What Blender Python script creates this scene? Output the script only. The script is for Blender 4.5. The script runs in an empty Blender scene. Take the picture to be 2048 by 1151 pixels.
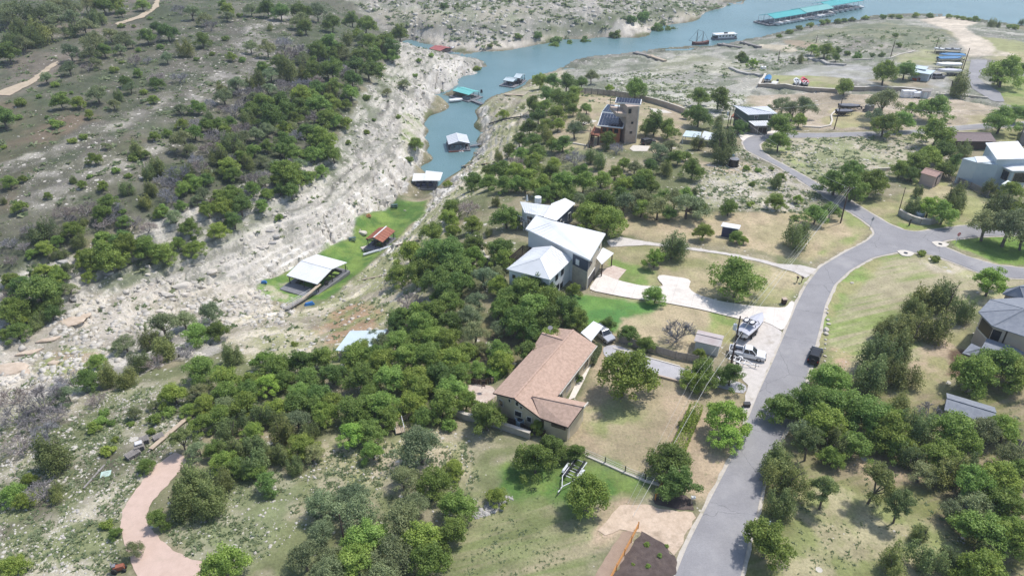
import bpy, bmesh, math, random
import numpy as np
from mathutils import Vector, Matrix
from mathutils.geometry import delaunay_2d_cdt
R = math.radians
SC = bpy.context.scene
COL = SC.collection
# ------------------------------------------------------------------ camera
CAMZ = 73.0; FPX = 1450.0; PITCH = R(32.0)
cam_d = bpy.data.cameras.new("camera"); cam = bpy.data.objects.new("camera", cam_d); COL.objects.link(cam)
cam.location = (0, 0, CAMZ); cam.rotation_euler = (R(90) - PITCH, 0, 0)
cam_d.sensor_width = 36.0; cam_d.lens = 36.0 * FPX / 2048.0
cam_d.clip_start = 1.0; cam_d.clip_end = 12000.0
SC.camera = cam
SC.render.resolution_x = 1024; SC.render.resolution_y = 575
# ------------------------------------------------------------------ sky and sun
SUN_EL = R(62); SUN_AZ = R(58)          # azimuth measured clockwise from +Y (away from the camera) towards +X (right)
w = bpy.data.worlds.new("World"); SC.world = w; w.use_nodes = True
nt = w.node_tree; bg = nt.nodes["Background"]
sky = nt.nodes.new("ShaderNodeTexSky"); sky.sky_type = 'NISHITA'; sky.sun_disc = False
sky.sun_elevation = SUN_EL; sky.sun_rotation = SUN_AZ; sky.air_density = 1.0; sky.dust_density = 1.5; sky.ozone_density = 1.5
nt.links.new(sky.outputs[0], bg.inputs[0]); bg.inputs[1].default_value = 0.15
sl = bpy.data.lights.new("sun", 'SUN'); sl.energy = 3.15; sl.angle = R(3.0); sl.color = (1.0, 0.97, 0.93)
so = bpy.data.objects.new("sun", sl); COL.objects.link(so)
sd = Vector((math.sin(SUN_AZ)*math.cos(SUN_EL), math.cos(SUN_AZ)*math.cos(SUN_EL), math.sin(SUN_EL)))
so.rotation_euler = sd.to_track_quat('Z', 'Y').to_euler()
SC.view_settings.view_transform = 'Standard'; SC.view_settings.look = 'None'
SC.view_settings.exposure = 0.3; SC.view_settings.gamma = 1.0
# ------------------------------------------------------------------ pixel <-> world helpers (photo pixels, 2048 x 1151)
CP_, SP_ = math.cos(PITCH), math.sin(PITCH)
def ray(px, py):
    u = (px - 1024.0)/FPX; v = (575.5 - py)/FPX
    return np.array([u, CP_ + v*SP_, -SP_ + v*CP_])
def P(px, py, z=0.0):
    d = ray(px, py); t = (z - CAMZ)/d[2]
    return Vector((d[0]*t, d[1]*t, z))
def proj(x, y, z):
    dz = z - CAMZ
    dep = y*CP_ - dz*SP_; up = y*SP_ + dz*CP_
    return 1024 + FPX*x/dep, 575.5 - FPX*up/dep
def tag(o, label=None, cat=None, group=None, kind=None):
    if label: o['label'] = label
    if cat: o['category'] = cat
    if group: o['group'] = group
    if kind: o['kind'] = kind
    return o
# ------------------------------------------------------------------ noise
def _h(ix, iy, seed):
    n = (ix*374761393 + iy*668265263 + seed*982451653) & 0xffffffff
    n = ((n ^ (n >> 13))*1274126177) & 0xffffffff
    return ((n ^ (n >> 16)) & 0xffff)/65535.0
def vnoise(x, y, seed=0):
    ix = np.floor(x).astype(np.int64); iy = np.floor(y).astype(np.int64)
    fx = x - ix; fy = y - iy; fx = fx*fx*(3-2*fx); fy = fy*fy*(3-2*fy)
    a = _h(ix, iy, seed); b = _h(ix+1, iy, seed); c = _h(ix, iy+1, seed); d = _h(ix+1, iy+1, seed)
    return a + (b-a)*fx + (c-a)*fy + (a-b-c+d)*fx*fy
def fbm(x, y, seed=0, oct=4):
    s = 0; a = 0.5; t = 0
    for o in range(oct):
        s = s + a*vnoise(x*2**o + 17.3*o, y*2**o - 9.1*o, seed+o); t += a; a *= 0.5
    return s/t
# ------------------------------------------------------------------ terrain control points (photo pixel, height in metres)
WZ = -20.0
FARSHORE = [(820,80),(870,90),(900,98),(960,103),(1020,100),(1060,92),(1110,80),(1180,78),(1250,75),(1300,62),(1340,50),(1400,35),(1450,20),(1482,9),(1490,3)]
LSHORE = [(880,101),(905,105),(940,116),(972,136),(955,148),(920,170),(885,187),(862,205),(848,222),(845,245),(850,270),(848,300),(835,330),(815,360),(798,388)]
RSHORE = [(835,391),(860,385),(885,365),(925,338),(948,315),(958,290),(963,262),(960,235),(957,215),(975,200),(1000,188),(1030,180),(1060,160),(1085,148),(1130,135),(1145,122),(1180,113),(1230,107),(1300,100),(1380,93),(1440,90),(1490,80),(1530,72),(1580,60),(1620,52),(1680,42),(1740,32),(1800,27),(1880,28),(1950,38),(2000,45),(2048,52),(2150,70)]
CPT = [(x,y,WZ) for x,y in FARSHORE+LSHORE+RSHORE]
CPT += [(1200,470,.5),(1100,500,0),(1050,420,0),(980,430,-2),(1300,600,0),(1500,700,0),(1650,700,0),(1900,700,.5),(1200,700,0),(1080,700,-.3),(960,760,-1.2),(1200,900,0),(1400,1000,0),(1700,1000,0),(2040,1100,.5),(1000,1050,0),(700,1100,0),(700,900,-1),(850,850,-1),(500,1100,0),(300,1000,-1),(100,1100,-1),(300,850,-3),(100,900,-3),(400,780,-4),(600,780,-3.5),(800,700,-2.5),(860,620,-2.5),(880,520,-3),(910,450,-3.5),(930,400,-4),
 (1500,400,0),(1750,460,0),(2040,450,.5),(1300,380,-1),(1150,330,-2),(1250,270,-3),(1400,280,-3),(1600,280,-3),(1850,260,-2.5),(2040,250,-2),(1450,200,-7),(1600,200,-5.5),(1620,165,-4),(1750,160,-4),(1900,130,-4.5),(2040,150,-4),(1960,100,-6),(1800,70,-9),(1950,60,-12),(1700,60,-13),(1600,100,-12),(1500,120,-14),(1300,130,-16),(1200,145,-16),(1250,190,-9),(1150,190,-9),(1080,230,-8),(1060,300,-6),(1010,340,-7),
 (1010,250,-12),(1010,210,-14),(990,300,-13),(965,330,-14),(935,360,-13),(900,392,-12),(880,415,-10),(870,445,-8),(850,480,-8),(810,560,-8),(760,600,-8.5),(700,640,-8),(640,660,-9),
 (848,425,-17.5),(800,472,-17.5),(757,512,-17),(700,560,-16.5),(655,598,-15),(600,615,-13.5),(540,640,-10),(480,630,-12.5),(560,690,-6.5),(500,720,-5),(450,700,-7),(400,690,-8),(300,720,-7.5),(200,760,-6.5),
 (0,720,-9),(100,660,-9.5),(200,640,-10.5),(330,610,-12.5),(450,600,-14),(520,592,-15.5),(570,555,-17),(640,520,-17.7),(720,470,-18.5),(780,415,-19.3),(825,400,-19.5),(700,500,-18),(760,450,-18.8),(600,545,-17.3),
 (945,118,-16),(900,140,-14),(855,172,-13),(825,205,-13),(818,245,-13),(822,290,-13.5),(805,320,-13.5),(775,350,-13),(720,390,-13),(690,425,-13),(650,455,-13.5),(600,480,-13.5),(540,515,-13.5),(500,550,-14),
 (850,120,-10.5),(790,180,-9.5),(740,230,-9),(700,300,-9.5),(660,360,-9),(600,410,-9),(500,440,-9),(430,490,-10),(330,520,-9.5),(220,550,-8.5),(120,590,-8.5),
 (820,88,-8),(720,200,-5),(650,300,-5),(520,360,-4.5),(400,430,-5),(300,460,-5),(200,490,-5),(60,540,-5),
 (700,100,-1),(600,100,0),(500,200,0),(400,300,0),(300,380,-1),(150,420,-1),(0,450,-1),(0,300,3),(100,150,5),(200,50,7),(400,50,5),(600,12,2),(0,50,10),(300,200,3),
 (850,45,-12),(1000,45,-11),(1200,25,-10),(1350,15,-13),(950,80,-16),(1100,60,-15),(1000,8,-7),(800,8,-8),(1250,45,-14),(740,40,-13),
 (890,212,-23),(868,250,-23),(870,300,-23),(935,222,-23),(940,250,-23),(938,290,-23),(925,322,-22.5),(895,352,-22),(850,374,-21.6),(915,200,-23.5),(960,172,-23.5),(960,155,-23),(900,300,-24),(905,220,-24),(930,180,-24),(860,350,-22),(1000,150,-24),(1100,110,-24),(1200,95,-24),(1350,70,-25),(1450,45,-25),(1500,60,-24),(1480,30,-25),(1600,20,-26),(1750,10,-26),(2000,15,-26),(1900,8,-26),(1700,30,-23),(840,92,-21.5)]
CPT += [(x-9,y-3,-15.6) for x,y in LSHORE[5:]] + [(x+9,y-1,-16.0) for x,y in RSHORE[3:12]]
_w = [P(a,b,c) for a,b,c in CPT]
_w += [Vector(v) for v in [(-60,30,0),(60,30,0),(0,20,0),(200,60,1),(-200,70,-5),(-170,140,-5),(-260,250,2),(-350,400,6),(160,130,0),(250,250,-1),(380,330,-12),(-250,600,4),(-100,570,-8),(0,620,-10),(120,560,-15),(160,620,-20),(260,620,-26),(500,700,-26),(900,1500,-26),(1500,3000,-26),(-500,1500,10),(0,1500,-5),(-1500,2500,20),(460,430,-24)]]
CX = np.array([v.x for v in _w]); CY = np.array([v.y for v in _w]); CZ = np.array([v.z for v in _w])
def _ker(dx, dy, y): 
    return np.sqrt(dx*dx + dy*dy + 9.0)
def _solve():
    n = len(CX)
    K = _ker(CX[:,None]-CX[None,:], CY[:,None]-CY[None,:], None)
    K -= np.eye(n)*0.6
    A = np.zeros((n+1,n+1)); A[:n,:n] = K; A[:n,n] = 1; A[n,:n] = 1
    return np.linalg.solve(A, np.append(CZ, 0))
_W = _solve()
# grid rows
rows = []
y = 22.0
while y < 9000:
    rows.append(y)
    slope = (y*y + 5329.0)/(73.0*FPX)*1.0
    y += min(max(slope*2.2*(0.75 if y < 95 else 0.5 if y < 300 else 0.8), 0.12), 160)
ROWY = np.array(rows); NR = len(ROWY); NC = 1150
TC = np.concatenate([np.linspace(-3.4,-1.15,71)[:-1], np.linspace(-1.15,1.15,NC-140), np.linspace(1.15,3.4,71)[1:]])
GX = TC[None,:]*(0.60*(ROWY[:,None]+46)); GY = np.repeat(ROWY[:,None], NC, 1)
print("grid", NR, NC)
def eval_base(X, Y):
    out = np.zeros(X.size); xf = X.ravel(); yf = Y.ravel()
    for s in range(0, xf.size, 60000):
        xs = xf[s:s+60000]; ys = yf[s:s+60000]
        out[s:s+60000] = _ker(xs[:,None]-CX[None,:], ys[:,None]-CY[None,:], None) @ _W[:-1] + _W[-1]
    return out.reshape(X.shape)
# coarse evaluation, then bilinear up
ci = np.unique(np.append(np.arange(0, NR, 3), NR-1)); cj = np.unique(np.append(np.arange(0, NC, 3), NC-1))
_c = eval_base(GX[np.ix_(ci,cj)], GY[np.ix_(ci,cj)])
_c2 = np.array([np.interp(np.arange(NC), cj, _c[k]) for k in range(len(ci))])
GZ = np.array([np.interp(np.arange(NR), ci, _c2[:,k]) for k in range(NC)]).T.copy()
def lookup(G, X, Y):
    X = np.asarray(X, float); Y = np.asarray(Y, float)
    r = np.interp(Y, ROWY, np.arange(NR)); t = X/(0.60*(Y+46)); c = np.interp(t, TC, np.arange(NC))
    c = np.clip(c, 0, NC-1.001); r = np.clip(r, 0, NR-1.001)
    ri = r.astype(int); cc = c.astype(int); fr = r-ri; fc = c-cc
    return (G[ri,cc]*(1-fc)+G[ri,cc+1]*fc)*(1-fr) + (G[ri+1,cc]*(1-fc)+G[ri+1,cc+1]*fc)*fr
def H(x, y): return float(lookup(GZ, x, y))
_TS = np.geomspace(45, 4000, 900)
def hit(px, py):
    d = ray(px, py); X = d[0]*_TS; Y = d[1]*_TS; Z = CAMZ + d[2]*_TS
    h = np.maximum(lookup(GZ, X, Y), WZ)
    k = np.nonzero(Z < h)[0]
    if len(k) == 0: return Vector((X[-1], Y[-1], WZ))
    k = max(k[0], 1); a = Z[k-1]-h[k-1]; b = h[k]-Z[k]; t = _TS[k-1] + (_TS[k]-_TS[k-1])*a/(a+b+1e-9)
    x, yy = d[0]*t, d[1]*t
    return Vector((x, yy, max(H(x, yy), WZ)))
# ------------------------------------------------------------------ cover regions, listed in photo pixels, painted in order in world space
def c3(r,g,b): return np.array([r,g,b])
ROCK = c3(.60,.555,.48); PALE = c3(.64,.61,.56)
REG = [ # polygon, colour A, colour B, patch size m, rockiness, roughness m, edge softness m
 ([(-200,-60),(700,-60),(700,0),(830,80),(720,200),(640,300),(480,380),(300,450),(100,520),(-200,580)], c3(.135,.13,.095), c3(.082,.095,.056), 8, .16, .25, 5),
 ([(-100,200),(200,230),(330,300),(200,380),(-100,430)], c3(.18,.14,.10), c3(.11,.11,.07), 14, .15, .1, 6),
 ([(330,60),(640,30),(560,160),(430,190),(300,250),(180,330),(60,380),(0,400),(120,280),(300,180)], c3(.14,.13,.105), c3(.085,.095,.06), 5, .45, .2, 8),
 ([(640,30),(560,20),(480,60),(470,120),(560,130),(520,60)], c3(.27,.25,.22), c3(.14,.135,.10), 4, .7, .2, 6),
 ([(350,200),(240,260),(90,320),(0,350),(0,330),(90,300),(230,240),(340,180)], c3(.27,.25,.21), c3(.14,.135,.10), 3, .7, .2, 3),
 ([(400,160),(450,140),(560,120),(520,180),(400,210),(370,200)], c3(.27,.25,.22), c3(.14,.135,.10), 3, .65, .2, 4),
 ([(40,400),(60,345),(160,320),(260,310),(330,270),(350,290),(280,340),(200,370),(140,400),(60,430)], c3(.28,.26,.22), c3(.14,.135,.10), 3, .75, .25, 4),
 ([(40,60),(100,20),(180,0),(330,-20),(280,60),(180,110),(130,150),(60,180),(0,200),(0,90)], c3(.18,.155,.125), c3(.11,.11,.08), 10, .12, .1, 5),
 ([(830,80),(880,98),(945,112),(974,136),(955,150),(920,172),(885,189),(862,207),(848,224),(845,247),(850,272),(848,302),(835,332),(815,362),(798,390),(715,430),(705,475),(640,505),(530,558),(545,610),(470,640),(440,700),(300,740),(160,800),(0,800),(-200,800),(-200,560),(100,520),(300,450),(480,380),(640,300),(720,200)], c3(.42,.39,.345), c3(.26,.25,.21), 4, .8, .6, 3),
 ([(830,110),(780,180),(720,250),(690,330),(640,370),(560,420),(450,480),(330,540),(220,590),(200,560),(330,500),(480,430),(600,380),(660,300),(710,210),(790,130)], c3(.30,.295,.24), c3(.17,.185,.12), 4, .55, .4, 5),
 ([(900,118),(972,136),(955,150),(920,172),(885,189),(862,207),(848,224),(845,247),(850,272),(848,302),(835,332),(815,362),(798,390),(715,430),(705,475),(640,505),(530,558),(500,560),(540,510),(620,470),(680,400),(740,360),(790,320),(805,260),(800,220),(840,170)], PALE, c3(.45,.42,.38), 2.5, .8, 1.0, 1.5),
 ([(810,225),(840,240),(845,290),(830,320),(800,310),(800,260)], c3(.26,.30,.14), c3(.5,.46,.38), 3, .5, .4, 3),
 ([(0,700),(60,650),(180,590),(330,560),(480,560),(540,590),(470,640),(300,650),(200,720),(60,790),(-60,800)], c3(.47,.42,.35), c3(.31,.28,.22), 4, .85, .5, 3),
 ([(60,740),(150,760),(200,700),(160,690),(90,700)], c3(.34,.27,.19), c3(.26,.28,.12), 3, .6, .3, 3),
 ([(1060,158),(1130,133),(1150,150),(1120,200),(1080,240),(1040,310),(985,370),(930,400),(900,470),(870,520),(860,600),(800,640),(770,700),(650,745),(540,740),(470,700),(470,640),(545,605),(600,620),(655,600),(700,562),(757,514),(800,474),(848,427),(860,387),(925,340),(948,317),(958,290),(963,262),(957,217),(975,202),(1000,190),(1030,182)], c3(.43,.38,.285), c3(.28,.28,.15), 5, .65, .35, 2.5),
 ([(860,387),(925,340),(948,317),(963,262),(957,217),(975,215),(985,260),(965,310),(940,345),(890,392),(870,410),(835,450),(780,505),(757,514),(800,474),(848,427)], PALE, c3(.40,.36,.28), 3, .8, 1.1, 1.5),
 ([(470,640),(540,600),(600,618),(590,650),(520,660),(440,690)], c3(.56,.50,.40), c3(.38,.34,.24), 3, .8, .5, 2),
 ([(500,660),(600,640),(660,690),(640,740),(560,740),(500,700)], c3(.52,.46,.35), c3(.34,.33,.19), 3, .6, .3, 3),
 ([(640,630),(720,600),(760,640),(740,680),(680,700),(640,690)], c3(.40,.27,.17), c3(.27,.27,.12), 3, .35, .15, 4),
 ([(800,391),(858,391),(848,425),(800,472),(757,512),(700,560),(655,598),(600,600),(520,575),(528,558),(640,503),(705,473),(712,432)], c3(.10,.185,.045), c3(.185,.265,.065), 3, .05, .06, 2.0),
 ([(520,575),(600,560),(620,600),(570,610)], c3(.38,.36,.24), c3(.16,.25,.07), 2, .4, .1, 2),
 ([(800,391),(858,389),(862,396),(800,400)], c3(.40,.33,.24), c3(.3,.27,.18), 3, .2, .06, 2),
 ([(560,-60),(690,0),(760,60),(820,80),(870,90),(900,98),(960,103),(1020,100),(1060,92),(1110,80),(1180,78),(1250,75),(1300,62),(1340,50),(1400,35),(1450,20),(1482,9),(1490,3),(1400,-60)], c3(.37,.345,.30), c3(.21,.215,.165), 8, .6, .5, 4),
 ([(700,0),(900,20),(1100,20),(1000,50),(850,50),(760,40)], c3(.24,.25,.17), c3(.36,.33,.26), 12, .5, .3, 12),
 ([(1090,48),(1200,35),(1330,22),(1440,8),(1440,20),(1330,40),(1200,55),(1100,60)], c3(.14,.16,.09), c3(.20,.21,.13), 8, .1, .2, 6),
 ([(820,80),(870,90),(900,98),(960,103),(1020,100),(1060,92),(1110,80),(1250,75),(1300,62),(1400,35),(1482,9),(1470,5),(1380,25),(1290,52),(1230,65),(1100,66),(1040,82),(950,88),(860,70)], c3(.58,.52,.44), c3(.42,.38,.29), 8, .6, .3, 3),
 ([(1130,133),(1145,122),(1180,113),(1230,107),(1300,100),(1440,90),(1530,72),(1620,52),(1740,32),(1880,28),(2000,45),(2250,75),(2250,260),(1600,200),(1450,190),(1300,210),(1130,200)], c3(.325,.31,.265), c3(.19,.20,.145), 7, .6, .45, 5),
 ([(1560,85),(1640,60),(1760,45),(1900,60),(1880,110),(1750,95),(1640,90)], c3(.245,.24,.16), c3(.17,.185,.12), 10, .25, .15, 7),
 ([(1620,75),(1700,70),(1850,105),(1880,90),(1940,115),(1900,125),(1780,110),(1680,95)], c3(.33,.30,.25), c3(.20,.20,.15), 5, .6, .35, 3),
 ([(1880,60),(2250,90),(2250,140),(1980,120),(1960,100)], c3(.36,.33,.19), c3(.28,.28,.14), 14, .05, .05, 6),
 ([(1840,38),(1900,32),(1960,46),(1930,52),(1935,60),(1975,80),(1990,95),(1990,112),(1930,112),(1925,95),(1905,65),(1870,50)], c3(.60,.52,.42), c3(.50,.43,.34), 6, .05, .05, 2.5),
 ([(1990,100),(2030,108),(2030,112),(1990,112)], c3(.58,.50,.39), c3(.4,.36,.25), 6, .05, .05, 2),
 ([(1200,150),(1300,140),(1420,180),(1500,195),(1450,240),(1340,215),(1240,190)], c3(.40,.385,.33), c3(.23,.24,.15), 6, .7, .2, 5),
 ([(1380,105),(1530,130),(1540,145),(1460,150),(1380,140),(1300,150),(1300,130)], c3(.38,.36,.29), c3(.25,.25,.17), 6, .6, .2, 5),
 ([(1520,88),(1580,90),(1600,102),(1570,104),(1515,94)], c3(.56,.49,.38), c3(.46,.40,.3), 5, .1, .05, 2),
 ([(1560,78),(1640,88),(1630,100),(1580,92)], c3(.36,.28,.20), c3(.3,.25,.18), 5, .15, .05, 2),
 ([(1560,150),(1620,132),(1700,128),(1760,135),(1830,128),(1910,135),(1900,160),(1880,178),(1740,170),(1700,158),(1640,165),(1600,160)], c3(.40,.385,.36), c3(.33,.32,.27), 5, .25, .04, 4),
 ([(1535,150),(1700,158),(1690,180),(1540,172)], c3(.34,.31,.19), c3(.28,.29,.13), 6, .05, .03, 2),
 ([(1740,160),(1800,150),(1850,160),(1870,175),(1760,172)], c3(.34,.29,.21), c3(.28,.27,.16), 5, .1, .03, 3),
 ([(1850,100),(1930,105),(1940,150),(1900,160),(1870,130),(1790,125),(1790,110)], c3(.36,.34,.21), c3(.29,.30,.15), 6, .1, .03, 4),
 ([(1500,190),(1700,186),(1900,195),(2000,215),(2060,260),(1840,262),(1640,258),(1560,250),(1500,230)], c3(.46,.38,.29), c3(.36,.30,.22), 6, .35, .08, 4),
 ([(1640,245),(1670,215),(1760,232),(1770,252),(1680,256)], c3(.40,.35,.20), c3(.35,.33,.17), 5, .05, .03, 2),
 ([(1930,230),(2060,235),(2060,250),(1940,248)], c3(.33,.33,.15), c3(.38,.33,.2), 5, .1, .03, 3),
 ([(1800,262),(2060,258),(2060,285),(1900,280),(1800,275)], c3(.34,.31,.18), c3(.28,.28,.13), 5, .1, .03, 3),
 ([(2000,150),(2060,150),(2060,235),(2010,205),(1985,170)], c3(.30,.30,.14), c3(.20,.26,.08), 6, .1, .03, 3),
 ([(1145,180),(1240,186),(1330,200),(1400,225),(1400,250),(1300,300),(1120,300),(1100,280),(1130,220)], c3(.42,.34,.24), c3(.34,.30,.18), 6, .15, .05, 3),
 ([(1520,275),(1700,272),(1880,275),(1850,310),(1800,345),(1640,370),(1560,320)], c3(.44,.39,.29), c3(.27,.28,.15), 5, .5, .08, 3),
 ([(1520,275),(1560,278),(1580,300),(1600,330),(1560,310)], c3(.28,.32,.13), c3(.4,.37,.22), 5, .2, .05, 3),
 ([(1450,300),(1500,290),(1560,335),(1650,390),(1640,430),(1560,425),(1400,415),(1390,370),(1420,330)], c3(.47,.42,.34), c3(.30,.29,.18), 4, .85, .12, 3),
 ([(1400,325),(1500,325),(1520,345),(1420,350)], c3(.44,.36,.26), c3(.36,.32,.21), 4, .3, .05, 3),
 ([(1210,425),(1640,425),(1690,445),(1745,470),(1700,500),(1620,525),(1440,490),(1220,465)], c3(.43,.345,.225), c3(.375,.32,.19), 7, .08, .04, 2.5),
 ([(1690,420),(1720,440),(1750,462),(1730,475),(1640,510),(1620,520),(1640,500),(1700,470)], c3(.28,.31,.12), c3(.36,.32,.18), 4, .03, .03, 2),
 ([(1700,400),(1790,400),(1840,345),(1900,370),(1960,400),(2060,430),(2060,460),(1830,470),(1780,450),(1730,430)], c3(.39,.335,.20), c3(.30,.30,.135), 6, .08, .04, 3),
 ([(1800,446),(1880,452),(1930,442),(1940,455),(1830,470),(1790,452)], c3(.22,.28,.08), c3(.32,.31,.15), 4, .03, .03, 1.5),
 ([(1215,490),(1310,492),(1440,505),(1590,545),(1610,560),(1570,612),(1400,590),(1260,575),(1215,560)], c3(.41,.345,.215), c3(.30,.29,.14), 6, .06, .04, 2),
 ([(1225,520),(1300,535),(1330,560),(1250,575),(1215,560)], c3(.20,.28,.08), c3(.32,.31,.15), 4, .03, .03, 2),
 ([(1150,585),(1380,600),(1570,625),(1480,650),(1460,690),(1400,715),(1200,690),(1120,640)], c3(.41,.335,.215), c3(.35,.31,.18), 6, .06, .04, 2),
 ([(1140,585),(1240,595),(1330,606),(1310,625),(1250,640),(1230,665),(1200,660),(1130,635)], c3(.09,.20,.055), c3(.13,.24,.06), 4, .01, .02, 1.5),
 ([(1430,605),(1490,620),(1460,690),(1420,670)], c3(.33,.31,.14), c3(.22,.28,.09), 3, .02, .02, 1.5),
 ([(1600,560),(1660,540),(1810,500),(1960,515),(2060,555),(2060,600),(1960,610),(1880,700),(1800,740),(1700,745),(1650,745),(1640,640)], c3(.385,.34,.22), c3(.24,.29,.10), 3.5, .1, .03, 2),
 ([(1640,560),(1760,505),(1790,512),(1690,590),(1660,660),(1640,720),(1625,720),(1635,640),(1650,590)], c3(.22,.29,.09), c3(.33,.31,.15), 4, .03, .03, 2),
 ([(1820,500),(1960,535),(1960,560),(1860,540)], c3(.48,.42,.31), c3(.36,.34,.19), 2, .4, .03, 3),
 ([(1660,690),(1700,700),(1700,735),(1660,745)], c3(.48,.35,.24), c3(.36,.33,.17), 2, .3, .03, 2.5),
 ([(1900,480),(2060,470),(2060,530),(2000,525),(1920,500)], c3(.14,.23,.05), c3(.21,.29,.075), 4, .02, .02, 1.5),
 ([(1180,690),(1380,720),(1400,745),(1490,760),(1500,860),(1480,950),(1400,1000),(1290,960),(1160,905),(1120,900),(1150,800),(1180,760)], c3(.43,.335,.23), c3(.36,.30,.19), 5, .06, .04, 2),
 ([(1165,820),(1240,800),(1290,830),(1260,870),(1190,870)], c3(.28,.29,.13), c3(.38,.32,.2), 3, .03, .03, 3),
 ([(960,640),(1060,640),(1060,700),(1000,740),(960,720)], c3(.16,.13,.085), c3(.20,.18,.09), 3, .1, .05, 3),
 ([(860,905),(950,850),(1160,900),(1300,965),(1390,1010),(1300,1060),(1200,1160),(1150,1300),(300,1300),(400,1160),(500,1000),(700,890)], c3(.30,.27,.18), c3(.185,.20,.095), 4, .22, .06, 4),
 ([(1000,930),(1160,905),(1300,960),(1270,1010),(1230,1060),(1180,1090),(1080,1060),(1010,990)], c3(.11,.20,.05), c3(.18,.25,.07), 3, .02, .03, 3),
 ([(900,1030),(1080,1010),(1200,1080),(1180,1151),(1100,1200),(880,1200)], c3(.33,.29,.18), c3(.20,.225,.095), 3.5, .03, .03, 4),
 ([(1200,1010),(1260,985),(1290,1020),(1260,1075),(1190,1100)], c3(.46,.35,.25), c3(.38,.31,.2), 3, .1, .03, 2),
 ([(560,890),(900,860),(960,900),(950,980),(820,960),(700,960)], c3(.42,.36,.25), c3(.27,.27,.13), 3, .6, .1, 4),
 ([(860,890),(910,895),(900,930),(840,915)], c3(.56,.49,.36), c3(.42,.36,.24), 2, .6, .1, 1.5),
 ([(-200,780),(160,790),(260,760),(400,780),(430,840),(380,880),(300,960),(240,1040),(240,1160),(200,1300),(-200,1300)], c3(.33,.30,.225), c3(.185,.20,.10), 3.4, .72, .12, 4),
 ([(340,1000),(420,960),(560,920),(600,980),(560,1060),(480,1160),(400,1160),(330,1080)], c3(.29,.28,.185), c3(.195,.215,.11), 3, .35, .06, 3),
 ([(1400,1160),(1480,960),(1500,800),(1640,745),(1900,760),(2250,600),(2300,1300),(1380,1300)], c3(.27,.225,.14), c3(.17,.175,.07), 3.5, .1, .06, 4),
 ([(1570,1000),(1640,960),(1700,980),(1800,1030),(1900,1060),(1900,1160),(1560,1160),(1550,1080)], c3(.37,.33,.20), c3(.25,.27,.11), 3, .12, .04, 3),
 ([(1680,900),(1800,920),(1860,960),(1760,970),(1660,930)], c3(.42,.32,.21), c3(.3,.24,.15), 2.5, .15, .04, 3),
 ([(1790,740),(1850,700),(1930,660),(1950,700),(1930,760),(1890,790),(1790,790)], c3(.42,.33,.23), c3(.30,.28,.14), 3, .08, .04, 3),
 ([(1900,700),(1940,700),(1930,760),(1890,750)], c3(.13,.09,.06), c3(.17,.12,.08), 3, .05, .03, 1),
]
CA = np.zeros((NR,NC,3)); ROCKV = np.full((NR,NC), .3); ROUGH = np.full((NR,NC), .12)
_n0 = fbm(GX/7, GY/7, 3, 5)
m = np.clip((_n0-.42)/.16, 0, 1)[...,None]
CA[:] = c3(.28,.245,.16)*(1-m) + c3(.16,.17,.085)*m
def poly_sd(poly, X, Y):
    n = len(poly); d2 = np.full(X.shape, 1e18); inside = np.zeros(X.shape, bool)
    for i in range(n):
        x0,y0 = poly[i]; x1,y1 = poly[(i+1)%n]; ex,ey = x1-x0, y1-y0
        t = np.clip(((X-x0)*ex+(Y-y0)*ey)/(ex*ex+ey*ey+1e-9), 0, 1)
        d2 = np.minimum(d2, (X-x0-t*ex)**2 + (Y-y0-t*ey)**2)
        c = ((y0 > Y) != (y1 > Y))
        if abs(ey) > 1e-9: inside ^= c & (X < ex*(Y-y0)/ey + x0)
    d = np.sqrt(d2); return np.where(inside, d, -d)
_edge = fbm(GX/5, GY/5, 21, 4)-.5; _edge2 = fbm(GX/1.3, GY/1.3, 25, 3)-.5
def wpoly(poly):
    out = []
    for a,b in poly:
        if b < 0 : q = P(a, max(b,-80), 0)
        elif a < -50 or a > 2100 or b > 1152: q = P(a, b, 0)
        else: q = hit(a, b)
        out.append((q.x, q.y))
    return out
def rows_cols(poly, pad):
    ys = [p[1] for p in poly]; r0 = max(0, np.searchsorted(ROWY, min(ys)-pad)-1); r1 = min(NR, np.searchsorted(ROWY, max(ys)+pad)+1)
    tmin = min((p[0]-pad)/(0.60*(yy+46)) for p in poly for yy in (max(p[1]-pad,10), p[1]+pad)); tmax = max((p[0]+pad)/(0.60*(yy+46)) for p in poly for yy in (max(p[1]-pad,10), p[1]+pad))
    c0 = max(0, int(np.searchsorted(TC,tmin))-1); c1 = min(NC, int(np.searchsorted(TC,tmax))+2)
    return r0, r1, max(c0,0), max(c1, c0+2)
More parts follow.
